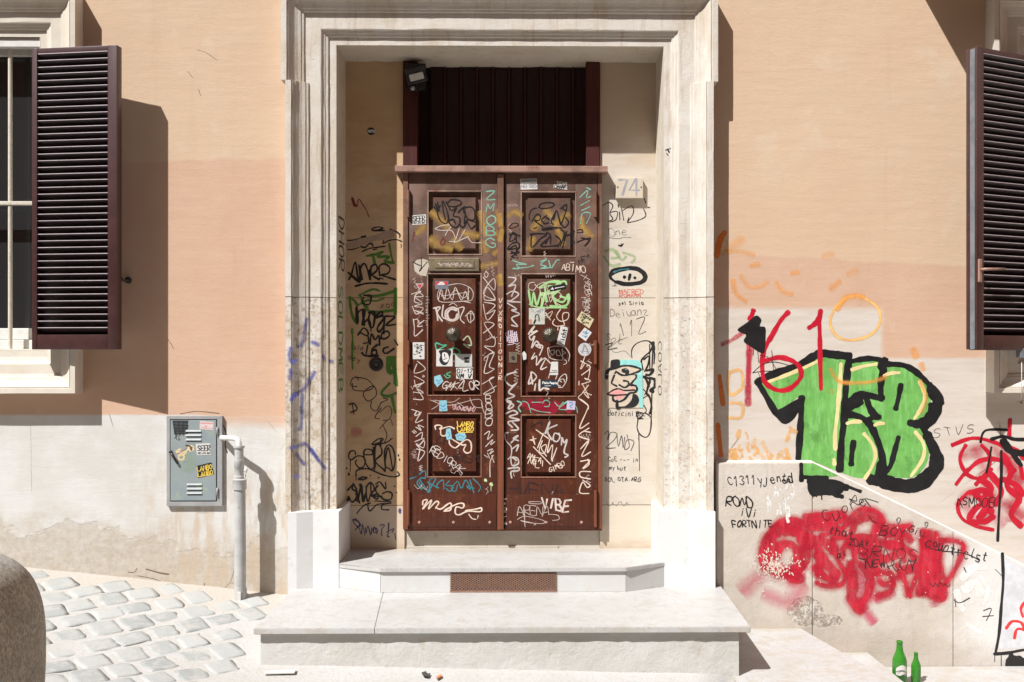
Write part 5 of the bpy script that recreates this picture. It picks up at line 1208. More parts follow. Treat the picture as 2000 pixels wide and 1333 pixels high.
for p, w in (("150,990 110,970 120,1010 160,1050 180,1010 130,960 190,1030 150,1060", 2.2), ("130,1085 170,1060 200,1130 210,1020 235,1140", 1.6), ("240,1060 250,1120 270,1040 300,1140 310,1060", 1.8), ("310,1100 340,1050 330,1110 380,1100 350,1060 370,1130", 1.8), ("400,1035 450,1030 420,1080 420,1150", 1.8), ("495,1010 490,1120 480,1150 500,1160", 2.4), ("470,1110 550,1070 530,1110", 1.8), ("560,1120 572,1190", 1.4), ("615,860 618,900", 4), ("600,880 630,870", 2)): t.s(A2_(p), w, .2)
t.build(PUR, pilL, 'graffiti_tag', 'small violet tag low on the tan panel')
t = Tag(YP, .0004); t.s(A1_("480,520 510,520"), 14, 6, .5); t.build(PNK, pilL, 'graffiti_haze', 'faint pink spray puff')
# --- blue spray over the left jamb moulding (on its flat band) ---------------
JY = -.049
J = Ctx(550, 560, 3.33)
for yy, strokes in ((-.1185, ("60,400 50,450 70,495 95,480", "60,540 55,600", "60,740 95,700", "60,1050 90,1045", "85,1240 110,1230")), (-.0495, ("190,600 215,555", "190,1060 240,1130", "200,360 240,380")), (-.0135, ("300,480 330,490",))):
    t = Tag(yy, .0016)
    for p in strokes: t.s(J(p), 6, 3, .75)
    t.build(BLU, surround, 'graffiti_tag', 'blue spray crossing the left jamb')
def ydepth(o):   # depth of the moulding profile at offset o from the inner edge
    for a, b in zip(PROF, PROF[1:]):
        if a[0] <= o <= b[0]: return a[1] + (b[1] - a[1]) * ((o - a[0]) / max(1e-6, b[0] - a[0]))
    return .118
def jamb_strokes(strokes, mat, lab, w, soft=1.5, op=.62):
    """paint that follows the moulding profile"""
    mb = MB(); cov = []
    for p in strokes:
        pts = spline(p, False, 8); b = len(mb.v); n = len(pts); rows = 9; V = []
        for i, (x, y) in enumerate(pts):
            a = pts[max(i - 1, 0)]; c = pts[min(i + 1, n - 1)]; L = math.hypot(c[0] - a[0], c[1] - a[1]) or 1; nx_, ny_ = -(c[1] - a[1]) / L, (c[0] - a[0]) / L
            for j in range(rows):
                u = -1 + 2 * j / (rows - 1); px_, py_ = x + nx_ * u * w / 2, y + ny_ * u * w / 2
                q = P(px_, py_, -.07); o = XL - q.x; d = ydepth(max(0, o)); q = P(px_, py_, -d); d2 = ydepth(max(0, XL - q.x)); q = P(px_, py_, -max(d, d2)); q.y -= .002
                V.append(q); cov.append(0 if i in (0, n - 1) else op * (1 - u * u) ** .7)
        mb.add(V, [(i * rows + j, i * rows + j + 1, (i + 1) * rows + j + 1, (i + 1) * rows + j) for i in range(n - 1) for j in range(rows - 1)])
    mb.build('graffiti_tag', mat, surround, lab, attr={'cov': cov}, nofix=True)
jamb_strokes([J("165,200 150,280 130,380 95,390"), J("185,600 150,660 100,700 60,735"), J("135,690 130,800 125,920 105,925"), J("90,1050 150,1020 190,1060 240,1130 290,1190"), J("95,1080 130,1140 155,1160"), J("265,440 280,480")], BLU, 'blue spray strokes across the left jamb moulding', 9)
# --- writing on the left reveal ----------------------------------------------
def reveal_write(x, sgn, text, y0, z0, hgt, wid, mat, lab, sw=.004):
    mb = MB(); cov = []; z = z0
    for ch in text:
        for st in FONT[ch]:
            pts = spline([(y0 + (1 - v / 6) * wid * 1.0, z - u / 4 * hgt) for u, v in st], False, 4); n = len(pts); V = []
            for i, (yy, zz) in enumerate(pts):
                a = pts[max(i - 1, 0)]; c = pts[min(i + 1, n - 1)]; L = math.hypot(c[0] - a[0], c[1] - a[1]) or 1; ny_, nz_ = -(c[1] - a[1]) / L * sw / 2, (c[0] - a[0]) / L * sw / 2
                for k in (-1, 0, 1): V.append(Vector((x + sgn * (.0012 + (.0004 if k == 0 else 0)), yy + ny_ * k, zz + nz_ * k))); cov.append(1)
            mb.add(V, [(i * 3 + j, i * 3 + j + 1, (i + 1) * 3 + j + 1, (i + 1) * 3 + j) for i in range(n - 1) for j in range(2)])
        z -= hgt * 1.35
    mb.build('graffiti_tag', mat, surround, lab, attr={'cov': cov}, nofix=True)
reveal_write(XL, 1, 'DHOR', .06, ZP(428, .15), .062, .19, BKM, 'black letters running down the left reveal', .013)
reveal_write(XL, 1, 'SOLDMEB', .05, ZP(560, .15), .07, .15, GRD, 'green letters running down the left reveal', .014)
reveal_write(XR, -1, 'COALO', .06, ZP(668, .15), .05, .15, BKF, 'faint letters running down the right reveal', .008)

# --- right pilaster panel -----------------------------------------------------
C1 = Ctx(1160, 320, 3.508); C2 = Ctx(1160, 650, 3.331); C3 = Ctx(1170, 640, 6.057)
t = Tag(YP)
for p, w in (("60,290 100,265 130,290 110,340 130,380 100,395", 1.6), ("110,335 160,330 150,385 110,400", 1.5), ("165,280 170,300", 1.6), ("175,330 178,385", 1.6), ("190,310 205,390", 1.5), ("200,320 260,290 270,340 230,400 240,370", 1.5), ("230,405 300,390 355,360 340,310", 1.6), ("345,240 355,270", 2), ("370,300 382,302", 1.8)): t.s(C1(p), w, .1)
t.build(BKM, pilR, 'graffiti_tag', 'thin black tag below the number plaque')
t = Tag(YP, .0010)
for p, w in (("110,770 130,730 200,715 290,715 350,750 355,790 320,820 240,830 170,820 120,790 112,765", 5.2), ("125,760 170,735 250,722 320,740 345,780 310,812 230,822 160,806", 5)): t.s(C1(p), w, .2)
for p, w in (("208,776 210,779", 6.5), ("280,782 282,784", 6), ("248,760 240,795", 5)): t.s(C1(p), w, .1)
t.s(C1("170,560 188,565 200,550"), 2.6); t.s(C1("186,550 188,568"), 2); t.s(C1("140,810 145,835 125,838 155,838"), .8)
t.build(BK, pilR, 'graffiti_tag', 'thick black oval with two eyes')
t = Tag(YP, .0016); t.s(C1("140,745 180,728 240,722"), 2, .3); t.build(TEAL, pilR, 'graffiti_highlight', 'teal glint on the black oval')
t = Tag(YP, .0004)
for p, w in (("80,600 130,590 170,640 120,650", 5), ("150,600 190,660 220,640", 5), ("200,610 280,640 260,680", 4), ("70,640 120,700 180,690", 5)): t.s(C1(p), w, 1.5, .6)
t.build(GRF, pilR, 'graffiti_tag', 'pale green cloudy tag')
t = Tag(YP); write(t, 'MAFRED', 1209, 566, 8, 1.2, 0, .75, .25); write(t, 'ROMANA', 1210, 574.5, 6, 1.1, 0, .9, .3); t.build(paint('faint_red_marker', (.45, .10, .07), .5, .7, 200), pilR, 'graffiti_tag', 'small faint red writing under the oval')
t = Tag(YP)
write(t, 'sel Siria', 1208, 589, 7, 1.1, -1, .6, .2); write(t, 'Boticini Boc', 1188, 801, 10, .9, 3, .5, .1); write(t, 'SOL OTA.ARG', 1182, 933, 7.5, 1.0, 0, .6, .3); write(t, 'CoE --- in', 1188, 893, 9, .8, 1, .5, .2); write(t, 'my but', 1190, 910, 8, .8, 1, .55, .2)
t.build(BKM, pilR, 'graffiti_tag', 'small black handwriting lines around the poster')
t = Tag(YP)
write(t, 'Deiuanz', 1192, 605, 15, .9, -4, .6, .1, .4); write(t, '11Z', 1206, 630, 26, 1.2, -10, .5, .2, .6); write(t, 'One', 1188, 446, 16, .8, -4, .7, .1); scrib(t, 1212, 465, 40, 4, 3, .8, 4)
t.s(C2("70,660 95,640 90,700 110,650 150,660 130,700 80,750 140,750", ), 1.5); t.s(C2("150,670 160,740 180,670 190,750 200,680"), 1.4); t.s(C2("215,665 230,740 200,760 215,700 260,710 240,770"), 1.5); t.s(C2("170,10 165,60"), 1); t.s(C2("75,80 120,70 90,110 150,100"), 2); scrib(t, 1205, 985, 40, 12, 7, .6, 9)
t.s(C2("220,30 150,60 110,100 140,130 200,120 240,160"), .7); write(t, 'Soc', 1186, 652, 14, .9, 12)
t.build(BKF, pilR, 'graffiti_tag', 'faded grey signatures on the cream panel')
t = Tag(YP, .0006)
for p, w in (("390,360 385,280 420,210 500,165 580,160 640,190", 1.8), ("600,170 630,220 600,290 540,340 500,400 520,500", 3), ("620,190 655,300 650,430", 2.6), ("640,200 630,400 620,560", 2.4), ("600,200 600,520", 1.8), ("640,180 650,260", 6), ("530,380 590,340 580,440 540,520", 3), ("560,510 640,500 600,560 560,560", 5), ("540,580 600,620 580,700 560,780", 4), ("600,600 660,620 660,700 610,740 640,760", 6), ("560,780 600,830 620,940 600,1020", 4), ("625,780 620,1000 610,1200", 2), ("520,580 560,620 590,700", 4), ("520,840 580,800", 2), ("520,730 550,760 540,800", 1.6),
             ("440,1000 460,1090 450,1180 480,1260 550,1300 600,1250 620,1100 590,1040 540,1010", 2), ("440,1010 520,1015 500,1060 460,1080 520,1080", 2.4), ("530,920 560,980 540,1010", 1.6), ("470,1260 470,1330", 1.6)): t.s(C3(p), w, .2)
t.s(C2("293,670 295,800 297,900"), 1.2)
t.build(BKM, pilR, 'graffiti_tag', 'tall black looping drip figure beside the poster')
po = empty('pasted_poster', P(1219, 798, RB - .001), 'torn turquoise poster of one eye and red lips on the right panel', 'poster')
yo = RB - .0035
t = Tag(yo + .0028, .0)
mb = MB(); q = [P(x, y, yo) for x, y in C3("90,440 130,400 150,380 240,375 460,385 500,420 515,560 520,950 210,952 88,950 85,700 75,620 80,520")]
mb.add(q, [tuple(range(len(q)))]); mb.add([p + Vector((0, .0034, 0)) for p in q], []); n = len(q)
mb.f += [(i, (i + 1) % n, n + (i + 1) % n, n + i) for i in range(n)]
sheet = mb.build('sheet', plain('cream_poster_paper', (.57, .48, .38), .6), po)
t = Tag(yo, .0005); t.fill(C3("250,378 460,386 500,420 515,560 519,950 470,950 470,800 440,690 400,640 440,600 420,560 500,500 430,470 250,450"), smooth=False); t.build(paint('turquoise_poster_ink', (.22, .52, .50), .6, .1), sheet, 'turquoise_field')
t = Tag(yo, .0007); t.fill(C3("100,780 180,740 230,730 280,740 330,800 230,790 160,800"), smooth=False); t.fill(C3("180,810 310,800 260,845 200,850"), smooth=False); t.fill(C3("350,730 420,700 410,740 370,745"), smooth=False); t.build(paint('pink_poster_ink', (.62, .28, .27), .6, .1), sheet, 'lips')
t = Tag(yo, .0010)
t.fill(C3("150,385 235,380 250,430 230,480 180,500 140,490 135,430")); t.fill(C3("400,790 450,800 475,860 450,920 390,950 300,945 360,890 390,840"))
for p, w in (("150,480 100,520 90,600", 6), ("140,500 200,480 280,455 370,455 450,475 495,495 460,525 400,545", 3.6), ("200,520 260,560 320,565 420,550 440,590 400,640 370,680", 3.4), ("290,510 320,520", 9), ("310,500 340,520 330,555", 6.5), ("195,530 160,620 150,660 210,695", 3.2), ("240,680 300,710 350,680 340,640 290,630", 3.4), ("370,680 430,690 450,730 420,770 360,780 300,850 230,880 170,860 165,800", 4), ("100,785 170,740 230,725 300,745 420,740", 2.6), ("100,790 160,805 240,800 330,795", 3), ("215,870 215,945 240,950", 5.5), ("240,945 320,940", 3)): t.s(C3(p), w, .1)
t.build(paint('poster_black_ink', (.012, .012, .014), .5, .05), sheet, 'ink_drawing')
t = Tag(yo, .0022)
t.s(C3("318,494 320,496"), 1.8); t.s(C3("80,560 200,555"), .5); t.s(C3("420,550 515,552"), .4); t.s(C3("440,625 515,620"), .4); t.s(C3("470,730 515,725"), .4); t.build(WHX, sheet, 'creases')

# --- joints and specks on the jambs ------------------------------------------
t = Tag(-.0135, .0008)
for p, w in (("1300,294 1308,291 1313,292", 1.4), ("1304,292 1307,298", 2.2), ("1302,300 1305,304", 1.6)): t.s(Ctx(0, 0, 1)(p), w)
t.build(BKM, surround, 'ink_mark', 'small black splat on the right jamb')

# ============================================================ WRITING AND STICKERS ON THE LEAVES
D1 = Ctx(780, 320, 5.128); D2 = Ctx(780, 540, 5.128); D3 = Ctx(780, 780, 4.938); E1 = Ctx(970, 320, 5.128); E2 = Ctx(970, 540, 5.128); E3 = Ctx(970, 780, 4.938); O = Ctx(0, 0, 1)
LF = YL
def stick(pts, mat, parent, label, y=None, name='sticker', th=.0009, plane=None):
    y = (LF if plane is None else plane) - th; q = [P(a, b, y) for a, b in pts]; n = len(q)
    mb = MB(); mb.add(q + [p + Vector((0, th + .0004, 0)) for p in q], [tuple(range(n)), tuple(range(n, 2 * n))] + [(i, (i + 1) % n, n + (i + 1) % n, n + i) for i in range(n)])
    return mb.build(name, mat, parent, label), y
def ink(y, fn, mat, parent, name='print'):
    t = Tag(y, .0005); fn(t); t.build(mat, parent, name)
PB = paint('print_black', (.012, .012, .014), .5, .0); PW = paint('print_white', (.62, .61, .58), .5, .0); PYL = paint('print_yellow', (.66, .47, .07), .5, .0); PR_ = paint('print_red', (.45, .03, .04), .5, .1); PBL = paint('print_blue', (.07, .22, .42), .5, .1)

# LEFT LEAF: yellow haze first
t = Tag(LF, .0003)
for p, w in (("340,500 480,620", 14), ("350,780 480,840", 22), ("560,780 600,830", 16), ("660,700 760,720", 14), ("820,500 860,700", 12), ("180,690 240,640", 10), ("840,800 860,860", 14), ("820,1030 980,1000", 8), ("950,900 1000,860", 8), ("1000,560 1010,480", 10)): t.s(D1(p), w * 1.3, 4, .75)
t.build(YEL, leafL, 'graffiti_haze', 'worn ochre paint showing on the left leaf')
t = Tag(LF, .0003)
for p, w in (("30,600 20,480", 10), ("120,520 180,480 240,520", 8), ("0,700 60,650", 10), ("20,1140 30,1200", 9), ("500,480 540,520", 12), ("430,560 380,640", 14), ("600,600 700,520", 14), ("330,850 360,760", 12), ("860,650 940,720", 12), ("850,550 860,620", 8), ("620,680 660,800", 10)): t.s(E1(p), w * 1.3, 4, .75)
t.build(YEL, leafR, 'graffiti_haze', 'worn ochre paint showing on the right leaf')
# top left panel tag
t = Tag(LF, .0010)
for p, w in (("345,430 385,490 360,400 400,480 380,385", 2.4), ("410,420 380,480 410,570 470,600 490,530 450,400 430,380 440,470 460,560", 2.6), ("480,400 520,360 600,370 620,400 560,430 490,420 470,380 520,470 570,440 540,520 600,540 605,600 560,640 510,610 500,570 540,560 560,600", 2.8), ("590,490 640,440 660,500 650,600 680,560 640,640 600,600", 2.6), ("660,440 720,435 755,480 750,560 690,560 680,580 720,650 755,620", 2.8), ("690,560 760,585", 2.4), ("650,430 640,470 690,560", 2.6)): t.s(D1(p), w, .1)
t.build(BKM, leafL, 'graffiti_tag', 'black overlapping tag on the top left panel')
t = Tag(LF, .0008)
for p, w in (("360,650 430,620 520,620 480,680 460,720", 1.4), ("360,655 420,670 520,670 560,740", 1.3), ("600,650 570,740 550,790 690,730", 1.4), ("660,660 600,760", 1.2), ("500,780 560,780", 1.3), ("690,740 730,790 830,790", 1.2)): t.s(D1(p), w, .2)
t.build(WHT, leafL, 'graffiti_tag', 'thin white signature under the black tag')
t = Tag(LF, .0009); t.s(D1("440,740 410,800 440,810 460,770 440,740"), 4, .5, .8); t.s(D1("150,690 130,780"), 5, 1, .7); t.build(paint('rust_red_marker', (.13, .035, .03), .5, .6), leafL, 'graffiti_tag', 'rusty red smudge')
t = Tag(LF, .0008); write(t, 'ZMOMB', 953, 372, 16, 2.6, 90, .9, .35, .5); write(t, 'CP8S', 968, 452, 16, 2.4, 90, .9, .3, .6)
t2 = Tag(LF, .0008); 
for i, ch in enumerate('ZMOBG'):
    write(t2, ch, 950, 375 + i * 23, 17, 2.4, 0, 1.0, 0, .6)
t2.build(TEAF, leafL, 'graffiti_tag', 'pale teal letters down the left leaf')
# long vertical signatures
def column(leaf_, text, x, y, h, sw, mat, label, wr=.9, step=None, plane=None, base=.0009, jit=.5, rot=0):
    t = Tag(LF if plane is None else plane, base)
    for i, ch in enumerate(text): write(t, ch, x, y + i * (step or h * 1.05), h, sw, rot, wr, 0, jit, seed=i * 7 + int(x))
    t.build(mat, leaf_, 'graffiti_tag', label)
t = Tag(LF, .0011)
for p, w in (("870,1080 890,1110 870,1140 850,1110 870,1080", 1.2),): t.s(D1(p), w)
for p, w in (("840,10 950,140 945,20 840,170 960,230 880,110 850,230 960,240", 1.5), ("850,260 960,290 870,380 960,340 880,440 840,280", 1.5), ("840,570 950,480 850,470 945,620", 1.5), ("870,640 950,610 950,700 850,700 940,760 900,780", 1.4), ("850,820 950,760 900,900 950,930 850,970 890,800", 1.5), ("830,1080 950,1010 900,1040 950,1150 840,1180 970,1100", 1.4)): t.s(D2(p), w, .1)
t.build(WHT, leafL, 'graffiti_tag', 'long white vertical tag on the lock side')
column(leafL, 'BOBO', 949, 772, 14, 1.3, WHT, 'short white tag near the bottom panel', .8, 14.5)
t = Tag(LF, .0011)
for p, w in (("820,340 870,310 850,390 900,340", 1.5), ("830,460 900,390 880,440 920,410", 1.4), ("850,500 900,480 870,530 910,500", 1.5), ("820,540 850,560", 1.4), ("850,520 870,570", 1.3), ("905,540 875,610 875,750", 1.6), ("890,545 912,610", 1.3)): t.s(D3(p), w)
t.build(WHT, leafL, 'graffiti_tag', 'small white arrow tag beside the bottom panel')
t = Tag(LF, .0011)
for p, w in (("120,180 220,150 150,200 240,200 180,160 150,250 200,270", 1.4), ("150,210 230,270 150,300 240,320 170,380 130,300", 1.4), ("240,380 150,340 240,370", 1.3), ("140,430 150,510 155,600 235,535", 1.7), ("140,440 180,430 200,470 250,440 180,500 230,500", 1.6), ("180,850 260,930 150,970 175,880", 1.4), ("150,1000 250,1060 140,1100 230,1070 170,1110 150,1040", 1.4), ("140,1160 240,1170 180,1130 240,1230 140,1230", 1.4), ("235,990 250,1000 238,1012 232,1000", 1.2)): t.s(D2(p), w, .1)
for p, w in (("120,100 200,130 150,160 170,110 145,150", 1.6), ("210,125 155,225 225,200", 1.7), ("125,310 150,330", 1.6), ("140,300 165,320", 1.6), ("160,270 210,300 180,250 235,270", 1.6), ("160,360 220,320 215,380", 1.6), ("150,410 240,380 180,460 240,400 230,470 160,430 200,480", 1.5), ("165,480 245,510 180,598 200,480", 1.7)): t.s(D3(p), w, .1)
t.build(WHT, leafL, 'graffiti_tag', 'white tag running down the hinge side of the left leaf')
# middle left panel
t = Tag(LF, .0010)
for p, w in (("490,90 600,75 700,110 740,170 720,240 640,250 480,260 400,250 380,190 400,130", 1.1), ("390,240 420,130 450,240 480,120 530,240 560,110 620,240 660,150 690,240 690,110", 1.3), ("400,160 480,230 560,140 640,220 700,150", 1.1), ("420,200 680,160", 1.0), ("640,250 715,268", 1.1), ("500,290 540,270 580,300", 1)): t.s(D2(p), w, .1)
t.build(WHT, leafL, 'graffiti_tag', 'white scrawled crown tag in the middle panel')
t = Tag(LF, .0011)
for p, w in (("345,320 370,330 385,440", 3.6), ("350,320 410,310 380,370 430,450", 2.8), ("440,290 430,400 480,430", 2.6), ("590,320 650,315 610,420 650,470", 2.2), ("660,400 720,350 750,420 700,460 680,380 750,380", 1.3), ("715,345 715,470", 1)): t.s(D2(p), w, .1)
t.s(D2("590,330 530,310 470,340 460,400 490,440 550,445 595,410 590,340"), 2.6); t.s(D2("570,340 520,330 480,370 500,430 560,430 580,380"), 4.5, .4, .8)
t.build(WHT, leafL, 'graffiti_tag', 'white thick tag over a round smudge above the knob')
t = Tag(LF, .0011)
for p in ("370,735 365,670 430,690 470,690 380,740", "480,740 560,720 610,765 540,780 500,770"): t.s(D2(p), 2.6)
t.s(D2("510,960 470,980 510,1000 480,1020 450,990"), 2); t.build(paint('emerald_marker', (.06, .33, .20), .5, .3), leafL, 'graffiti_tag', 'emerald green arrows under the left knob')
t = Tag(LF, .0011); t.s(D2("640,640 690,600 720,690 640,680 700,720"), 2.6, .6); t.build(paint('pale_sage_marker', (.36, .42, .27), .5, .4), leafL, 'graffiti_tag', 'pale sage mark right of the left knob')
t = Tag(LF, .0012); write(t, 'GMK', 866, 744, 15, 1.6, 6, .62, .1, .5, .3); write(t, 'ZLOR', 897, 743, 17, 1.7, 4, .55, .05, .5); t.s(D2("740,1040 745,1110 720,1135"), 1.5)
t.build(WHT, leafL, 'graffiti_tag', 'white letters at the foot of the middle panel')
t = Tag(LF, .0010); write(t, 'illsmvllns', 838, 578, 6, .8, 90, .6, .4); t.build(WHF, leafL, 'graffiti_tag', 'tiny scratched writing on the panel edge')
# rail between middle and bottom panels
t = Tag(LF, .0010)
scrib(t, 905, 797, 44, 12, 13, 1.6, 5, 6, .3); scrib(t, 910, 800, 38, 9, 11, 1.2, 15, 4, .3); t.build(paint('pale_pink_marker', (.42, .26, .26), .5, .4), leafL, 'graffiti_tag', 'pink scribble on the rail')
t = Tag(LF, .0009)
for p, w in (("310,100 380,50 330,10 500,30 580,-10", 1), ("300,10 480,60 760,0 800,80 820,140", 1.1), ("680,-10 720,70 800,80 790,40", 1.2), ("560,30 660,100", 1)): t.s(D3(p), w, .1)
t.build(WHF, leafL, 'graffiti_tag', 'thin pale loops across the rail')
# bottom left panel
t = Tag(LF, .0011)
for p, w in (("350,290 345,260 380,250 410,265 390,290 480,265 530,285", 2.6), ("400,290 400,340 430,355 470,330", 2.6), ("480,400 490,440 540,470 600,420 650,390 690,420 690,500 650,520 620,490 640,440 600,440 500,380", 2.7)): t.s(D3(p), w, .2)
t.build(CRP, leafL, 'graffiti_tag', 'cream looping tag in the bottom left panel')
t = Tag(LF, .0011); write(t, 'REDIORAK', 846, 872, 13, 1.2, 33, .7, .02, .8); t.s(D3("320,465 360,450 400,480 360,490 340,470"), 1.2); t.build(WHT, leafL, 'graffiti_tag', 'thin white diagonal writing in the bottom panel')
t = Tag(LF, .0007); write(t, 'KARIO', 850, 855, 16, 1.6, -14, .8, .1, .6); write(t, 'OZMS', 860, 900, 18, 1.5, -12, .8, .1, .6); write(t, 'ALMO', 893, 880, 16, 1.4, 10, .8, .1, .6); write(t, 'LAVA', 808, 880, 14, 1.6, 80, .8, .1, .6); t.build(MAR, leafL, 'graffiti_tag', 'dark writing almost lost on the brown paint')
t = Tag(LF, .0011)
for p, w in (("100,770 170,740 245,690 250,760 210,760 170,810 220,870 190,800", 2.2), ("200,780 290,900 290,780 350,770 270,900", 2.2), ("270,800 380,860 360,830 420,780 430,870", 2.1), ("480,790 450,830 520,840 490,890 450,860", 2), ("560,790 500,860 540,890 560,830", 2), ("570,800 600,860 640,780 690,870 650,840 720,860", 2.1), ("710,765 780,840 765,890", 2), ("680,780 720,905", 2)): t.s(D3(p), w, .15)
for p, w in (("235,1100 245,1190 290,1150 235,1110 290,1120", 1.8), ("290,1110 300,1180 340,1120 310,1100 360,1170", 1.8), ("370,1110 400,1170 440,1100 400,1140", 1.8), ("460,1110 440,1150 490,1160 460,1190", 1.8), ("500,1120 480,1170 530,1170 520,1110", 1.8)): t.s(D3(p), w, .2)
t.build(TEAL, leafL, 'graffiti_tag', 'teal blue tags at the foot of the left leaf')
t = Tag(LF - .003, .0011)
for p, w in (("225,1020 230,980 270,975 225,1060 290,990 310,980 280,1060 350,990 380,1000 350,1050", 2.4), ("350,1045 400,1060 470,1010 500,1010 490,1070 430,1080", 2.5), ("440,1070 560,1010 620,1010 610,1050 550,1040 540,1100 580,1115 660,1080 780,1085 790,1050 740,1060 640,1075", 2.5), ("670,1110 700,1150 740,1160", 1.6), ("760,1120 755,1150", 1.2)): t.s(D3(p), w, .2)
t.build(CRP, leafL, 'graffiti_tag', 'cream looping tag on the kick plate')
t = Tag(LF, .0011); t.s(O("948,938 949,939"), 6); t.s(O("959,946 960,947"), 7); t.s(O("959,948 959,959"), 1.2); t.build(paint('pale_lime_blob', (.42, .50, .26), .5, .1), leafL, 'paint_drip', 'two pale green paint dots')
t = Tag(LF, .0009); write(t, 'VVAROITOUAJR', 982, 585, 10, 1.1, 90, .7, .45); 
t = Tag(LF - .02, .0006)
for i, ch in enumerate('VVXROIITOUNJR'): write(t, ch, 974.5, 583 + i * 12.6, 8, 1.0, 0, .7, 0, .3, seed=i)
t.build(CRP, leafL, 'graffiti_tag', 'tiny letters down the meeting strip')
t = Tag(LF - .02, .0004)
for p, w in (("976,420 978,440", 9), ("977,538 978,556", 8), ("980,450 976,470", 8)): t.s(O(p), w, 2, .8)
t.build(YEL, leafL, 'graffiti_haze', 'ochre smudges on the meeting strip')
t = Tag(LF, .0005); q_ = random.Random(31)
for i in range(34):
    cx_, cy_ = q_.choice([(818, 0), (955, 0), (886, 0)])[0] + q_.uniform(-9, 9), q_.uniform(400, 1015); scrib(t, cx_, cy_, q_.uniform(10, 26), q_.uniform(4, 11), q_.randint(4, 9), q_.uniform(.6, 1.1), i, q_.choice([0, 90, 80, 12]), 0, q_.uniform(.4, .9))
t.build(WHF, leafL, 'scratches', 'faint scratched scribbles all over the left leaf')
t = Tag(LF - .012 - .004, .0004); scrib(t, 888, 517, 60, 8, 14, .9, 77, 1); scrib(t, 884, 516, 50, 6, 10, .7, 78, -2); t.build(WHF, leafL, 'scratches', 'scratched tag on the mail slot flap')
# stickers on the left leaf
s_, y = stick(O("805,421 832,419 832,438 805,440"), M['paper'], leafL, 'white sticker with bold SEER print')
ink(y, lambda t: (write(t, 'SEER', 806.5, 423, 10, 1.6, -3, .48, .13, 0, smooth=False), write(t, 'HEI.ATI.RAT', 808, 434.5, 3, .7, -2, .5, .2, 0, smooth=False)), PB, s_)
s_, y = stick(O("808,515 814,508 826,506 836,509 838,520 832,540 820,538 810,530"), plain('torn_paper', (.50, .44, .36), .7), leafL, 'torn remains of a pale sticker')
ink(y, lambda t: (t.s(D1("135,985 180,1010 220,1030 200,1080 240,1030 280,985"), 1.6), t.s(D1("220,940 222,1060"), 1.2)), PB, s_)
s_, y = stick(O("812,554 828,554 819,567"), plain('white_red_triangle', (.5, .42, .42), .5), leafL, 'small red and white triangle sticker'); ink(y, lambda t: t.fill(O("815,556 825,556 819.5,564"), smooth=False), PR_, s_)
s_, y = stick(O("850,549 876,549 876,565 850,565"), plain('grey_label', (.16, .17, .2), .5), leafL, 'small dark label with red and white print')
ink(y, lambda t: t.fill(O("852,550.5 874,550.5 874,557 852,557"), smooth=False), PR_, s_, 'red_band'); ink(y - .0003, lambda t: (write(t, 'SASA', 859, 551, 2.4, .6, 0, .6, .2, 0, smooth=False), write(t, 'ABRADO', 855, 554, 2.6, .7, 0, .6, .3, 0, smooth=False)), PW, s_)
s_, y = stick(O("806,669 829,669 829,702 806,702"), M['paper'], leafL, 'white sticker densely hand drawn in black')
def dens(t, x0, y0, x1, y1, n, seed, w=.6):
    q = random.Random(seed)
    for i in range(n):
        x, yy = q.uniform(x0, x1), q.uniform(y0, y1); t.s([(x, yy), (min(x1, x + q.uniform(-4, 4)), min(y1, yy + q.uniform(-3, 4))), (max(x0, x + q.uniform(-4, 4)), yy + q.uniform(-2, 3))], w)
ink(y, lambda t: dens(t, 809, 673, 826, 697, 26, 3), PB, s_)
s_, y = stick(O("852,683 884,683 884,716 852,716"), M['paper'], leafL, 'torn white sticker with a black shape')
ink(y, lambda t: t.fill(O("858,685 880,684 879,698 873,712 864,713 858,704 860,694")), PB, s_, 'black_shape'); ink(y - .0003, lambda t: (t.fill(O("864,690 873,690 877,700 872,708 865,704")), ), PW, s_, 'white_shape'); ink(y - .0006, lambda t: (t.s(O("868,692 869,698"), 1.4), t.s(O("866,703 873,700"), .8)), PB, s_, 'lines')
s_, y = stick(O("889,692 922,692 922,717 889,717"), plain('pale_grey_sticker', (.50, .52, .50), .5), leafL, 'pale grey square sticker with a small black square')
ink(y, lambda t: t.fill(O("907,698 917,698 917,709 907,709"), smooth=False), PB, s_); ink(y - .0003, lambda t: t.s(O("908,703.5 916,703.5"), .5), PW, s_)
s_, y = stick(O("891,719 924,718 923,741 891,740"), M['paper'], leafL, 'white sticker with two rows of bold black signs')
ink(y, lambda t: (write(t, 'OI-17', 893, 721, 8, 1.3, 0, .62, .16, .1), write(t, 'VM+V', 893, 731, 8, 1.7, 0, .7, .22, .1)), PB, s_)
BS = plain('pale_blue_sticker', (.25, .50, .58), .5)
s_, y = stick(O("848,736 860,732 866,745 854,757 848,748"), BS, leafL, 'torn pale blue sticker at the panel foot'); ink(y, lambda t: (t.s(O("852,742 856,745 862,742"), 1.3), t.s(O("855,750 860,748"), 1)), PBL, s_)
s_, y = stick(O("858,783 872,782 874,803 858,804"), BS, leafL, 'pale blue face sticker on the rail'); ink(y, lambda t: (t.s(O("861,791 865,795 870,790"), 1.6), t.s(O("861,798 866,801 871,797"), 1.2)), PBL, s_)
s_, y = stick(O("872,838 880,837 883,858 873,860 870,850"), BS, leafL, 'narrow pale blue sticker in the bottom panel'); ink(y, lambda t: t.s(O("874,844 878,848 876,855"), 1), PBL, s_)
s_, y = stick(O("889,850 896,846 908,846 911,854 904,862 892,860"), BS, leafL, 'wide pale blue sticker in the bottom panel'); ink(y, lambda t: (t.s(O("893,853 899,850 906,854"), 1.2), t.s(O("896,857 904,858"), 1)), PBL, s_)
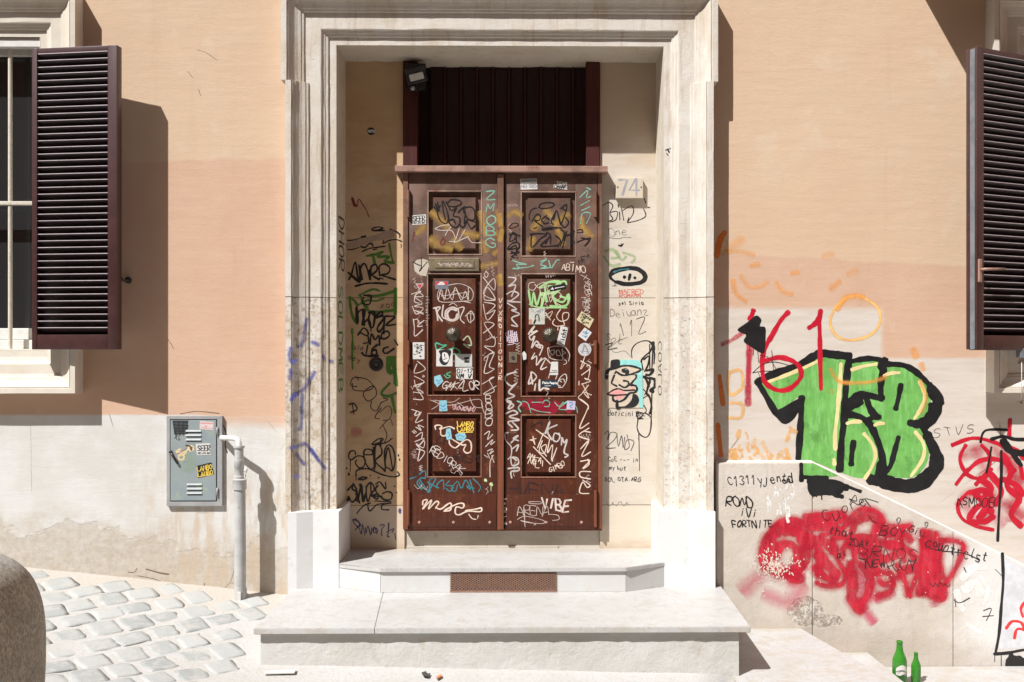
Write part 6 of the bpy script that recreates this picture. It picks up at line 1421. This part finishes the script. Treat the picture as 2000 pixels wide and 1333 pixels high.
s_, y = stick(O("893,823 924,823 924,845 893,845"), M['wood'], leafL, 'yellow lettered LAMBO sticker in the bottom panel')
ink(y, lambda t: (write(t, 'LAMBO', 893.5, 824, 9, 1.5, 0, .53, .16, .05, smooth=False), write(t, 'LAMBO', 893.5, 834.5, 8.5, 1.5, 0, .56, .18, .05, smooth=False), t.s(O("895,845.5 923,845"), 1)), PYL, s_)

# RIGHT LEAF
t = Tag(LF, .0010)
for p, w in (("420,440 450,400 540,390 575,410 540,440 460,450 420,435", 2.4), ("400,445 350,460 325,520 330,560", 2), ("355,580 400,510 440,530 420,570 380,570 460,630", 3), ("400,640 370,650", 2.4), ("500,520 450,560 480,600 520,590", 2.6), ("500,540 530,560", 3), ("580,500 545,580 570,610", 2.6), ("570,560 600,470 640,610", 3), ("640,450 700,410 690,490 650,600", 2.6), ("690,540 720,590 680,640 640,590", 2.8), ("650,440 700,480", 2.2), ("455,655 540,640 650,645", 3), ("455,665 560,655", 2.2),
             ("335,710 400,700 500,710 440,750 350,840 350,720", 2.8), ("500,690 540,720 470,790 450,830 610,820", 3), ("540,720 540,800", 2.6), ("590,720 640,770 610,830", 3), ("640,660 680,700 640,820", 3), ("700,680 660,840", 3), ("690,720 740,710", 3), ("770,670 760,800", 2.8), ("800,670 850,660 860,690 810,690 780,680", 2.4), ("780,800 850,770 940,745 880,830 930,770 850,745", 2.8), ("520,740 490,800", 3)): t.s(E1(p), w, .1)
t.build(BKM, leafR, 'graffiti_tag', 'black two row tag on the top right panel')
t = Tag(LF, .0010)
for p, w in (("125,640 160,600 210,600 210,625 160,645 130,650", 2.2), ("125,710 180,700 160,690 200,740 130,780 160,700 240,730", 3), ("120,860 190,820 200,880 230,810 170,790 110,860 240,840", 3), ("140,900 230,885 150,930 180,940", 3), ("150,880 200,920", 3), ("140,955 145,960", 3), ("205,942 210,945", 3), ("180,740 200,780 160,800", 3)): t.s(E1(p), w, .1)
write(t, 'NEM', 1128, 508, 10, 1.2, -30, .7, .2, .4)
t.build(BKM, leafR, 'graffiti_tag', 'small black stacked tag left of the top right panel')
t = Tag(LF, .0009)
for p, w in (("160,970 220,990 300,1010 200,1010 230,1050 160,1050 300,1040 370,1020", 2.6), ("440,980 500,960 440,1010 500,1030 440,1050 560,1040", 2.4), ("520,970 540,1040", 2.4), ("560,1030 600,970 630,965", 2.4), ("830,340 910,270 900,340 940,330", 2.4), ("840,420 930,370", 2), ("850,470 940,430", 2.4), ("840,600 860,500 940,500 900,600", 2.2), ("900,240 940,260", 2.6)): t.s(E1(p), w, .4, .8)
t.build(TEAF, leafR, 'graffiti_tag', 'pale teal marks on the rail and hinge side')
t = Tag(LF, .0010); write(t, 'ABIMO', 1098, 516, 12, 1.3, 4, .62, .14, .3); t.s(E1("735,990 775,988"), 1); t.build(CRP, leafR, 'graffiti_tag', 'thin cream writing on the rail')
t = Tag(LF, .0010); write(t, 'XXOE', 1146, 536, 10, .8, 78, .9, .2, .8); write(t, 'MEX', 1147, 580, 9, .9, 80, .8, .2, .8); scrib(t, 1148, 600, 34, 14, 11, .8, 8, 90); write(t, 'ofhbd', 1156, 550, 8, .7, 92, .8, .2, .8); t.build(WHT, leafR, 'graffiti_tag', 'scratchy white writing near the middle hinge')
t = Tag(LF, .0011)
for p, w in (("120,10 190,20 170,60 120,100 190,90 150,200", 3), ("100,180 160,150 220,180 150,240 110,250 240,260", 3), ("110,270 200,330 150,340 230,380 150,420 210,500 150,490", 3), ("190,960 100,990 90,1050 150,1100 200,1070 120,1160 180,1200 90,1240 170,1290 130,1330", 3.2)): t.s(E2(p), w, .3, .9)
for p, w in (("90,10 140,30 110,90 150,80", 3.4), ("90,140 160,110 200,140 120,170 220,200 110,220 150,270", 3.4), ("140,300 210,290 150,220 210,280", 3), ("110,320 80,340 90,400 140,460 140,540 110,580", 2), ("140,420 210,350 160,380 210,400", 3), ("150,480 210,440 190,500", 3), ("190,590 140,560 150,640 210,620 200,570 160,560", 3), ("110,670 210,660 210,690 140,700 145,760", 3)): t.s(E3(p), w, .2)
t.build(paint('grey_white_chalk', (.42, .38, .36), .5, .4), leafR, 'graffiti_tag', 'broad greyish letters down the meeting side')
t = Tag(LF, .0012); scrib(t, 1000, 658, 22, 26, 12, 1.3, 21, 0, .1, 1, .9); scrib(t, 1001, 664, 20, 20, 10, 1.2, 22, 90, .1, 1, .9); t.build(paint('lilac_white_marker', (.5, .42, .48), .5, .2), leafR, 'graffiti_tag', 'knotted lilac white scribble')
t = Tag(LF, .0010)
for p, w in (("320,140 350,300 370,160 400,290 440,160", 4), ("440,110 520,60 640,60 560,120 480,200 450,300", 6), ("520,100 640,120 560,200 660,260 720,180 700,290 540,300", 5), ("460,180 560,160", 8), ("600,70 680,50 700,80", 4), ("560,200 600,290", 5), ("640,200 720,230", 5), ("330,280 420,310 700,315", 3), ("480,80 500,250", 5)): t.s(E2(p), w, .4)
t.build(LGR, leafR, 'graffiti_tag', 'mint green block tag in the middle right panel')
t = Tag(LF, .0014)
for p, w in (("380,60 330,70 320,120 370,140 410,90 480,60 500,100 430,120 380,80", 1), ("540,180 600,150 650,200 590,260 640,290", 1), ("640,330 600,400 640,450 710,430 720,370 670,370 660,420 680,480", 1.6), ("580,430 560,470 600,500 680,490", 1.6), ("480,400 560,350 520,420 490,360 540,440", 1), ("615,510 612,540", 1.4), ("430,110 460,260 500,110 540,260 580,120", .9)): t.s(E2(p), w, .1)
t.build(CRP, leafR, 'graffiti_tag', 'thin cream loops over the mint tag')
t = Tag(LF, .0012)
for p, w in (("320,580 350,530 380,500 345,560 410,545 330,600 350,640 380,600 350,720 400,650 440,720 390,690 460,700 430,790", 3), ("380,770 350,830 400,800 400,890 450,820", 2.6), ("420,860 490,820 440,930 500,910", 2.4), ("490,820 540,870 600,880", 2), ("350,970 320,1080 400,1010 345,960 360,1080", 3), ("390,1080 380,1140", 3), ("430,1040 430,1140 470,1120 520,1130", 4), ("640,1100 610,1080 640,1010 690,980 700,1040 660,1110 620,1110", 1.7), ("650,1060 630,1040 670,1030 680,1060", 1.5), ("520,1020 540,970 600,990 590,1030", 1.4)): t.s(E2(p), w, .2)
t.build(WHT, leafR, 'graffiti_tag', 'white broad letters down the middle right panel')
t = Tag(LF, .0012)
for p, w in (("510,720 590,700 680,710 730,780 720,850", 1.3), ("510,720 520,800 560,830 640,840", 1.2), ("520,720 560,790 580,740 530,750", 1.3), ("600,740 600,790 640,790 620,740 590,760", 1), ("650,740 690,770 650,790 680,830", 1), ("660,720 660,830", 1), ("640,840 690,840 700,870 670,885", 1)): t.s(E2(p), w)
t.build(WHT, leafR, 'graffiti_tag', 'thin white oval tag right of the knob')
t = Tag(LF, .0011)
for p, w in (("885,800 840,930 880,870 840,850 940,910 850,990", 1.5), ("900,900 935,905 915,1030 880,1020 940,1050 850,1080", 1.5), ("860,1080 925,1220 870,1160 950,1190", 1.4), ("920,1090 850,1180 820,1220 910,1290 920,1330", 1.4), ("825,1050 825,1090", 1.4), ("920,850 950,870", 1.2)): t.s(E2(p), w)
for p, w in (("810,0 880,60 870,110 800,280 890,230", 2), ("890,280 790,350 890,390", 2.2), ("850,310 905,320", 2.2), ("810,480 890,400 820,550 905,510", 2.2), ("810,600 900,590 830,670 890,630 880,580", 2.2), ("905,700 810,700 810,750 905,770", 2.4), ("830,780 900,830 870,850 830,800 800,900 890,910", 2.1), ("780,920 810,1050", 2.2), ("770,920 750,980 800,1160 870,1060 820,1080", 2.2)): t.s(E3(p), w, .1)
t.build(CRP, leafR, 'graffiti_tag', 'long cream vertical tag on the hinge side')
# rail: red patch and teal
t = Tag(LF, .0009)
for p, w in (("230,60 330,40 420,60", 10), ("330,30 440,90 560,60", 14), ("430,20 500,110 560,100", 16), ("560,40 650,80 700,110", 12), ("300,90 400,110", 9)): t.s(E3(p), w, .8, .9)
t.build(paint('crimson_spray', (.20, .004, .018), .4, .3), leafR, 'graffiti_piece', 'crimson spray on the rail')
t = Tag(LF, .0012)
for p, w in (("200,20 240,40 210,80 230,120", 3.2), ("250,20 300,40 330,130", 1.6), ("440,40 470,10 510,30 500,70 460,70", 1.6), ("560,30 600,70 640,30", 1.6), ("640,40 690,20 600,90 680,100 760,70 780,130", 1.8), ("330,90 420,120 520,130", 1.6), ("340,30 430,30", 1.6)): t.s(E3(p), w, .2)
t.build(TEAF, leafR, 'graffiti_tag', 'teal lines over the crimson spray')
# bottom right panel
t = Tag(LF, .0012)
for p, w in (("510,225 470,330", 4), ("580,250 490,300 530,390", 3.4), ("600,340 560,330 545,390 580,410 610,370 600,330", 3), ("625,440 630,370 650,420 680,390 650,510 690,540 660,560", 3.2)): t.s(E3(p), w, .2)
t.build(paint('grey_kom_marker', (.42, .38, .36), .5, .25), leafR, 'graffiti_tag', 'grey marker word KOM in the bottom panel')
t = Tag(LF, .0013)
for p, w in (("380,295 500,380", 1.9), ("350,360 370,440 350,400 320,395 380,380", 1.8), ("450,330 395,470", 2), ("440,400 410,500 460,520 480,440 430,470 480,550", 1.8), ("510,390 490,520 540,440 530,590 580,470", 2), ("355,460 520,630", 2), ("540,590 535,600", 2)): t.s(E3(p), w)
write(t, 'AMEA', 1032, 886, 11, 1.4, 20, .6, .1, .8); write(t, 'NOLI', 1034, 897, 11, 1.3, 10, .6, .1, .8); write(t, 'GIMBO', 1071, 915, 9, 1.3, -26, .62, .1, .6)
t.build(CRP, leafR, 'graffiti_tag', 'cream diagonal tag in the bottom right panel')
t = Tag(LF, .0007); t.s(E3("120,860 210,870 230,910"), 3); write(t, 'VENA', 1013, 944, 24, 3, 2, .85, .14, .4); t.s(E3("330,270 420,220 440,240"), 3); t.build(MAR, leafR, 'graffiti_tag', 'dark word VENA below the bottom panel')
t = Tag(LF - .003, .0012)
write(t, 'VIBE', 1060, 973, 20, 3.2, 5, .52, .16, .2, smooth=False); t.build(WHT, leafR, 'graffiti_tag', 'bold white word VIBE on the kick plate')
t = Tag(LF - .003, .0010)
write(t, 'ARENA', 1010, 990, 18, 1.0, 0, .68, .02, .5); t.s(E3("310,990 420,990 420,1010 320,1005 310,990"), .9); t.s(E3("200,1160 280,1130 450,1170 440,1200 300,1190 230,1170 370,1200 360,1215"), .9); t.s(E3("270,1060 270,1190 275,1230"), 1.2); t.s(E3("510,1110 590,1120 600,1160 540,1170"), .9); t.build(WHF, leafR, 'graffiti_tag', 'thin pale tag with flourishes on the kick plate')
t = Tag(LF - .003, .0010)
for i, ch in enumerate('1a0LLZ'): write(t, ch, 988.5, 972 + i * 9.4, 7, 1.2, 80, .7, 0, .4, seed=i)
t.build(WHT, leafR, 'graffiti_tag', 'small white letters down the kick plate edge')
t = Tag(LF, .0005); q_ = random.Random(37)
for i in range(34):
    cx_, cy_ = q_.choice([1003, 1146, 1072]) + q_.uniform(-9, 9), q_.uniform(400, 1015); scrib(t, cx_, cy_, q_.uniform(10, 26), q_.uniform(4, 11), q_.randint(4, 9), q_.uniform(.6, 1.1), i + 50, q_.choice([0, 90, 80, 12]), 0, q_.uniform(.4, .9))
t.build(WHF, leafR, 'scratches', 'faint scratched scribbles all over the right leaf')
# stickers right leaf
s_, y = stick(O("1016,350 1048,349 1050,370 1017,371"), M['paper'], leafR, 'white torn sticker at the very top'); ink(y, lambda t: (t.fill(O("1018,351 1047,350 1047,355 1018,356"), smooth=False), write(t, 'HRS CRED', 1018.5, 361, 6, .8, -1, .5, .14, .3)), paint('grey_print', (.2, .2, .22), .5, .1), s_)
s_, y = stick(O("1082,361 1110,364 1108,371 1081,367"), M['paper'], leafR, 'white slanted TEAM sticker'); ink(y, lambda t: write(t, 'CANNABIS', 1083, 362, 5, .9, 5, .58, .1, .1), PB, s_)
ink(LF, lambda t: write(t, 'TEAM', 1087, 355, 5, .9, 5, .8, .25, .1), PW, leafR, 'lettering')
s_, y = stick(O("1072,560 1104,554 1105,564 1074,570"), plain('black_vinyl2', (.012, .012, .014), .4), leafR, 'black slanted strip sticker in the middle panel'); ink(y, lambda t: (t.fill(O("1075,566 1079,561 1082,566"), smooth=False), t.s(O("1084,563.5 1102,560"), 1.1)), PW, s_)
s_, y = stick(O("1033,602 1064,602 1064,634 1033,634"), plain('speckled_print', (.50, .50, .44), .6), leafR, 'speckled pale square sticker with a small portrait')
ink(y, lambda t: (t.s(O("1045,622 1047,615 1052,617 1053,628"), 1.6), t.s(O("1043,632 1046,625"), 3)), PB, s_); ink(y, lambda t: t.s(O("1036,626 1037,632"), 5, 1, .6), paint('rose_print', (.45, .2, .14), .5, .2), s_, 'rosy_corner'); ink(y, lambda t: dens(t, 1036, 604, 1062, 618, 16, 9, .5), paint('grey_print', (.2, .2, .22)), s_, 'specks')
s_, y = stick(O("1095,637 1110,640 1102,676 1087,672"), M['paper'], leafR, 'white slanted sticker printed Nicht.')
ink(y, lambda t: write(t, 'NICHT.'[:1] + 'icht.', 1092, 671, 9, 1.6, -77, .56, .12, 0, smooth=False), PB, s_)
s_, y = stick(O("1136,608 1160,624 1151,642 1126,625"), plain('yellowed_paper', (.56, .49, .30), .6), leafR, 'yellowed sticker turned on its corner'); ink(y, lambda t: (dens(t, 1136, 618, 1150, 632, 16, 5, .7), write(t, 'ATMONE', 1138, 612, 4, .7, 33, .7, .3)), PB, s_)
s_, y = stick(O("1142,640 1156,650 1144,667 1129,656"), M['paper'], leafR, 'white diamond sticker with blue scribble'); ink(y, lambda t: dens(t, 1137, 647, 1149, 659, 12, 6, .7), PBL, s_)
s_, y = stick([(1142 + 13 * math.cos(a * math.pi / 14), 683 + 13 * math.sin(a * math.pi / 14)) for a in range(28)], plain('silver_round', (.50, .49, .50), .5), leafR, 'round pale sticker with a grey figure'); ink(y, lambda t: (t.s(O("1137,690 1140,680 1141,673"), 2), t.s(O("1143,675 1147,684 1149,691"), 2), t.s(O("1134,687 1150,687"), .8)), paint('grey_print', (.2, .2, .22)), s_)
s_, y = stick(O("1077,707 1090,707 1090,733 1073,733"), M['paper'], leafR, 'narrow white sticker peeling at its foot'); ink(y, lambda t: (t.s(O("1075,728 1089,727"), 1.2), t.s(O("1078,724 1087,724"), .8)), PB, s_)
s_, y = stick(O("1057,742 1088,743 1087,757 1057,756"), plain('navy_sticker', (.012, .03, .05), .5), leafR, 'dark blue sticker with small pale print'); ink(y, lambda t: (write(t, 'Ftalo People', 1060, 746, 4, .7, 1, .5, .1, 0), t.s(O("1064,754 1076,754"), .5)), PW, s_)
s_, y = stick(O("1108,783 1124,784 1123,801 1106,800"), plain('lilac_sticker', (.50, .45, .58), .5), leafR, 'lilac square sticker on the rail'); ink(y, lambda t: (t.s(O("1112,788 1116,786 1119,790 1113,794 1118,797"), 1.4),), PBL, s_)
s_, y = stick(O("1020,690 1024,686 1028,692 1028,702 1022,704"), M['paper'], leafR, 'torn white scrap on the panel edge')

# ============================================================ STICKERS ON THE UTILITY BOX
BX = Ctx(320, 800, 6.665); yb2 = yd
def bstick(p, mat, label): return stick(BX(p), mat, bd, label, plane=yb2)
s_, y = bstick("415,450 600,440 615,590 430,595", M['paper'], 'white sticker with bold SEER print')
ink(y, lambda t: (write(t, 'SEER', 386, 871, 10, 1.6, -1, .50, .15, 0, smooth=False), write(t, 'HEI.ATI.RAT', 387, 884, 3, .7, -1, .55, .2, 0, smooth=False)), PB, s_)
s_, y = bstick("425,735 620,690 655,845 445,895", plain('black_vinyl', (.015, .018, .022), .4), 'black and yellow LAMBO sticker')
ink(y, lambda t: (write(t, 'LAMBO', 384.5, 912, 9, 1.4, -9, .52, .16, 0, smooth=False), write(t, 'LAMBO', 386, 923, 9, 1.4, -9, .52, .16, 0, smooth=False), t.s(BX("465,875 640,840"), 1)), PYL, s_)
s_, y = bstick("470,150 650,165 645,270 465,260", plain('pinkish_paper', (.60, .50, .49), .6), 'pale pink warning label'); ink(y, lambda t: (t.fill(BX("475,172 645,178 645,192 475,186"), smooth=False), t.s(BX("535,218 555,220"), 2), t.s(BX("485,240 635,248"), .7)), paint('pale_red_print', (.55, .22, .22), .5, .2), s_)
t = Tag(yb2, .0008)
for i in range(9): t.s([BX("%d,%d" % (115 + i * 3, 152 + i * 20))[0], BX("%d,%d" % (320 - (i % 3) * 6, 152 + i * 20))[0]], 1.4, smooth=False)
for i in range(12): t.s([BX("%d,150" % (120 + i * 17))[0], BX("%d,%d" % (140 + i * 15, 325 + (i % 3) * 8))[0]], 1.1, smooth=False)
for p in ("150,320 170,400", "200,320 195,400 210,390", "180,330 140,380"): t.s(BX(p), .9)
t.build(BKM, bd, 'graffiti_tag', 'black cross hatched scribble on the box')
OC = plain('ochre_sticker', (.52, .36, .16), .6)
for k_, (cx_, cy_) in enumerate(((357, 871), (353, 893))): pass
t = Tag(yb2, .0008)
for cpt, rr_ in (((373, 876), 4.6), ((354, 893), 5.6)):
    t.s([(cpt[0] + rr_ * math.cos(a), cpt[1] + rr_ * math.sin(a)) for a in [k * .6 for k in range(11)]], 3.0)
for p in ("160,545 210,560 200,600 220,600", "210,570 290,540 330,490", "250,600 290,560", "170,560 185,530 215,520"): t.s(BX(p), 3.2)
t.build(paint('ochre_print', (.62, .47, .28), .5, .1), bd, 'sticker', 'small ochre bicycle shaped sticker')
t = Tag(yb2, .0012); t.s(BX("290,470 340,480 360,530"), 3.2); t.s(BX("300,465 370,500"), 2.2)
t.s(BX("190,580 300,510"), .7); t.build(paint('bark_brown', (.10, .06, .03), .5, .1), bd, 'sticker_detail', 'brown rider spot of the bicycle sticker')
t = Tag(yb2, .0004); t.s(O("362,890 372,900 368,915"), 22, 8, .35); t.build(GRF, bd, 'graffiti_haze', 'faint green spray cloud on the box')

# cracks and marks on the left wall
t = Tag(0, .0006)
for p, w in (("385,98 402,103 415,112 425,118", .7), ("367,140 376,152", .9), ("388,175 392,188", .8), ("328,663 334,672 339,682", 1), ("330,860 332,900 329,945", 1.2)): t.s(O(p), w, .2, .8)
t.s(O("60,830 61,900 62,960"), .6, .2, .5); t.s(O("352,809 385,804 428,808"), 1.4, .3, .9)
for p, w in (("268,1125 300,1131 330,1143", 1.0), ("250,1118 262,1118 268,1110", 1.2), ("330,1143 360,1150 392,1152 400,1140", 1.6), ("400,1150 430,1158 462,1158", 1.4), ("285,1112 315,1120 330,1122", 2.4), ("436,830 442,850 440,870 444,885", 2.2)): t.s(O(p), w, .3, .9)
t.build(paint('crack_shadow', (.12, .085, .06), .9, .4, 120), facade, 'plaster_cracks', 'thin dark cracks in the left plaster')
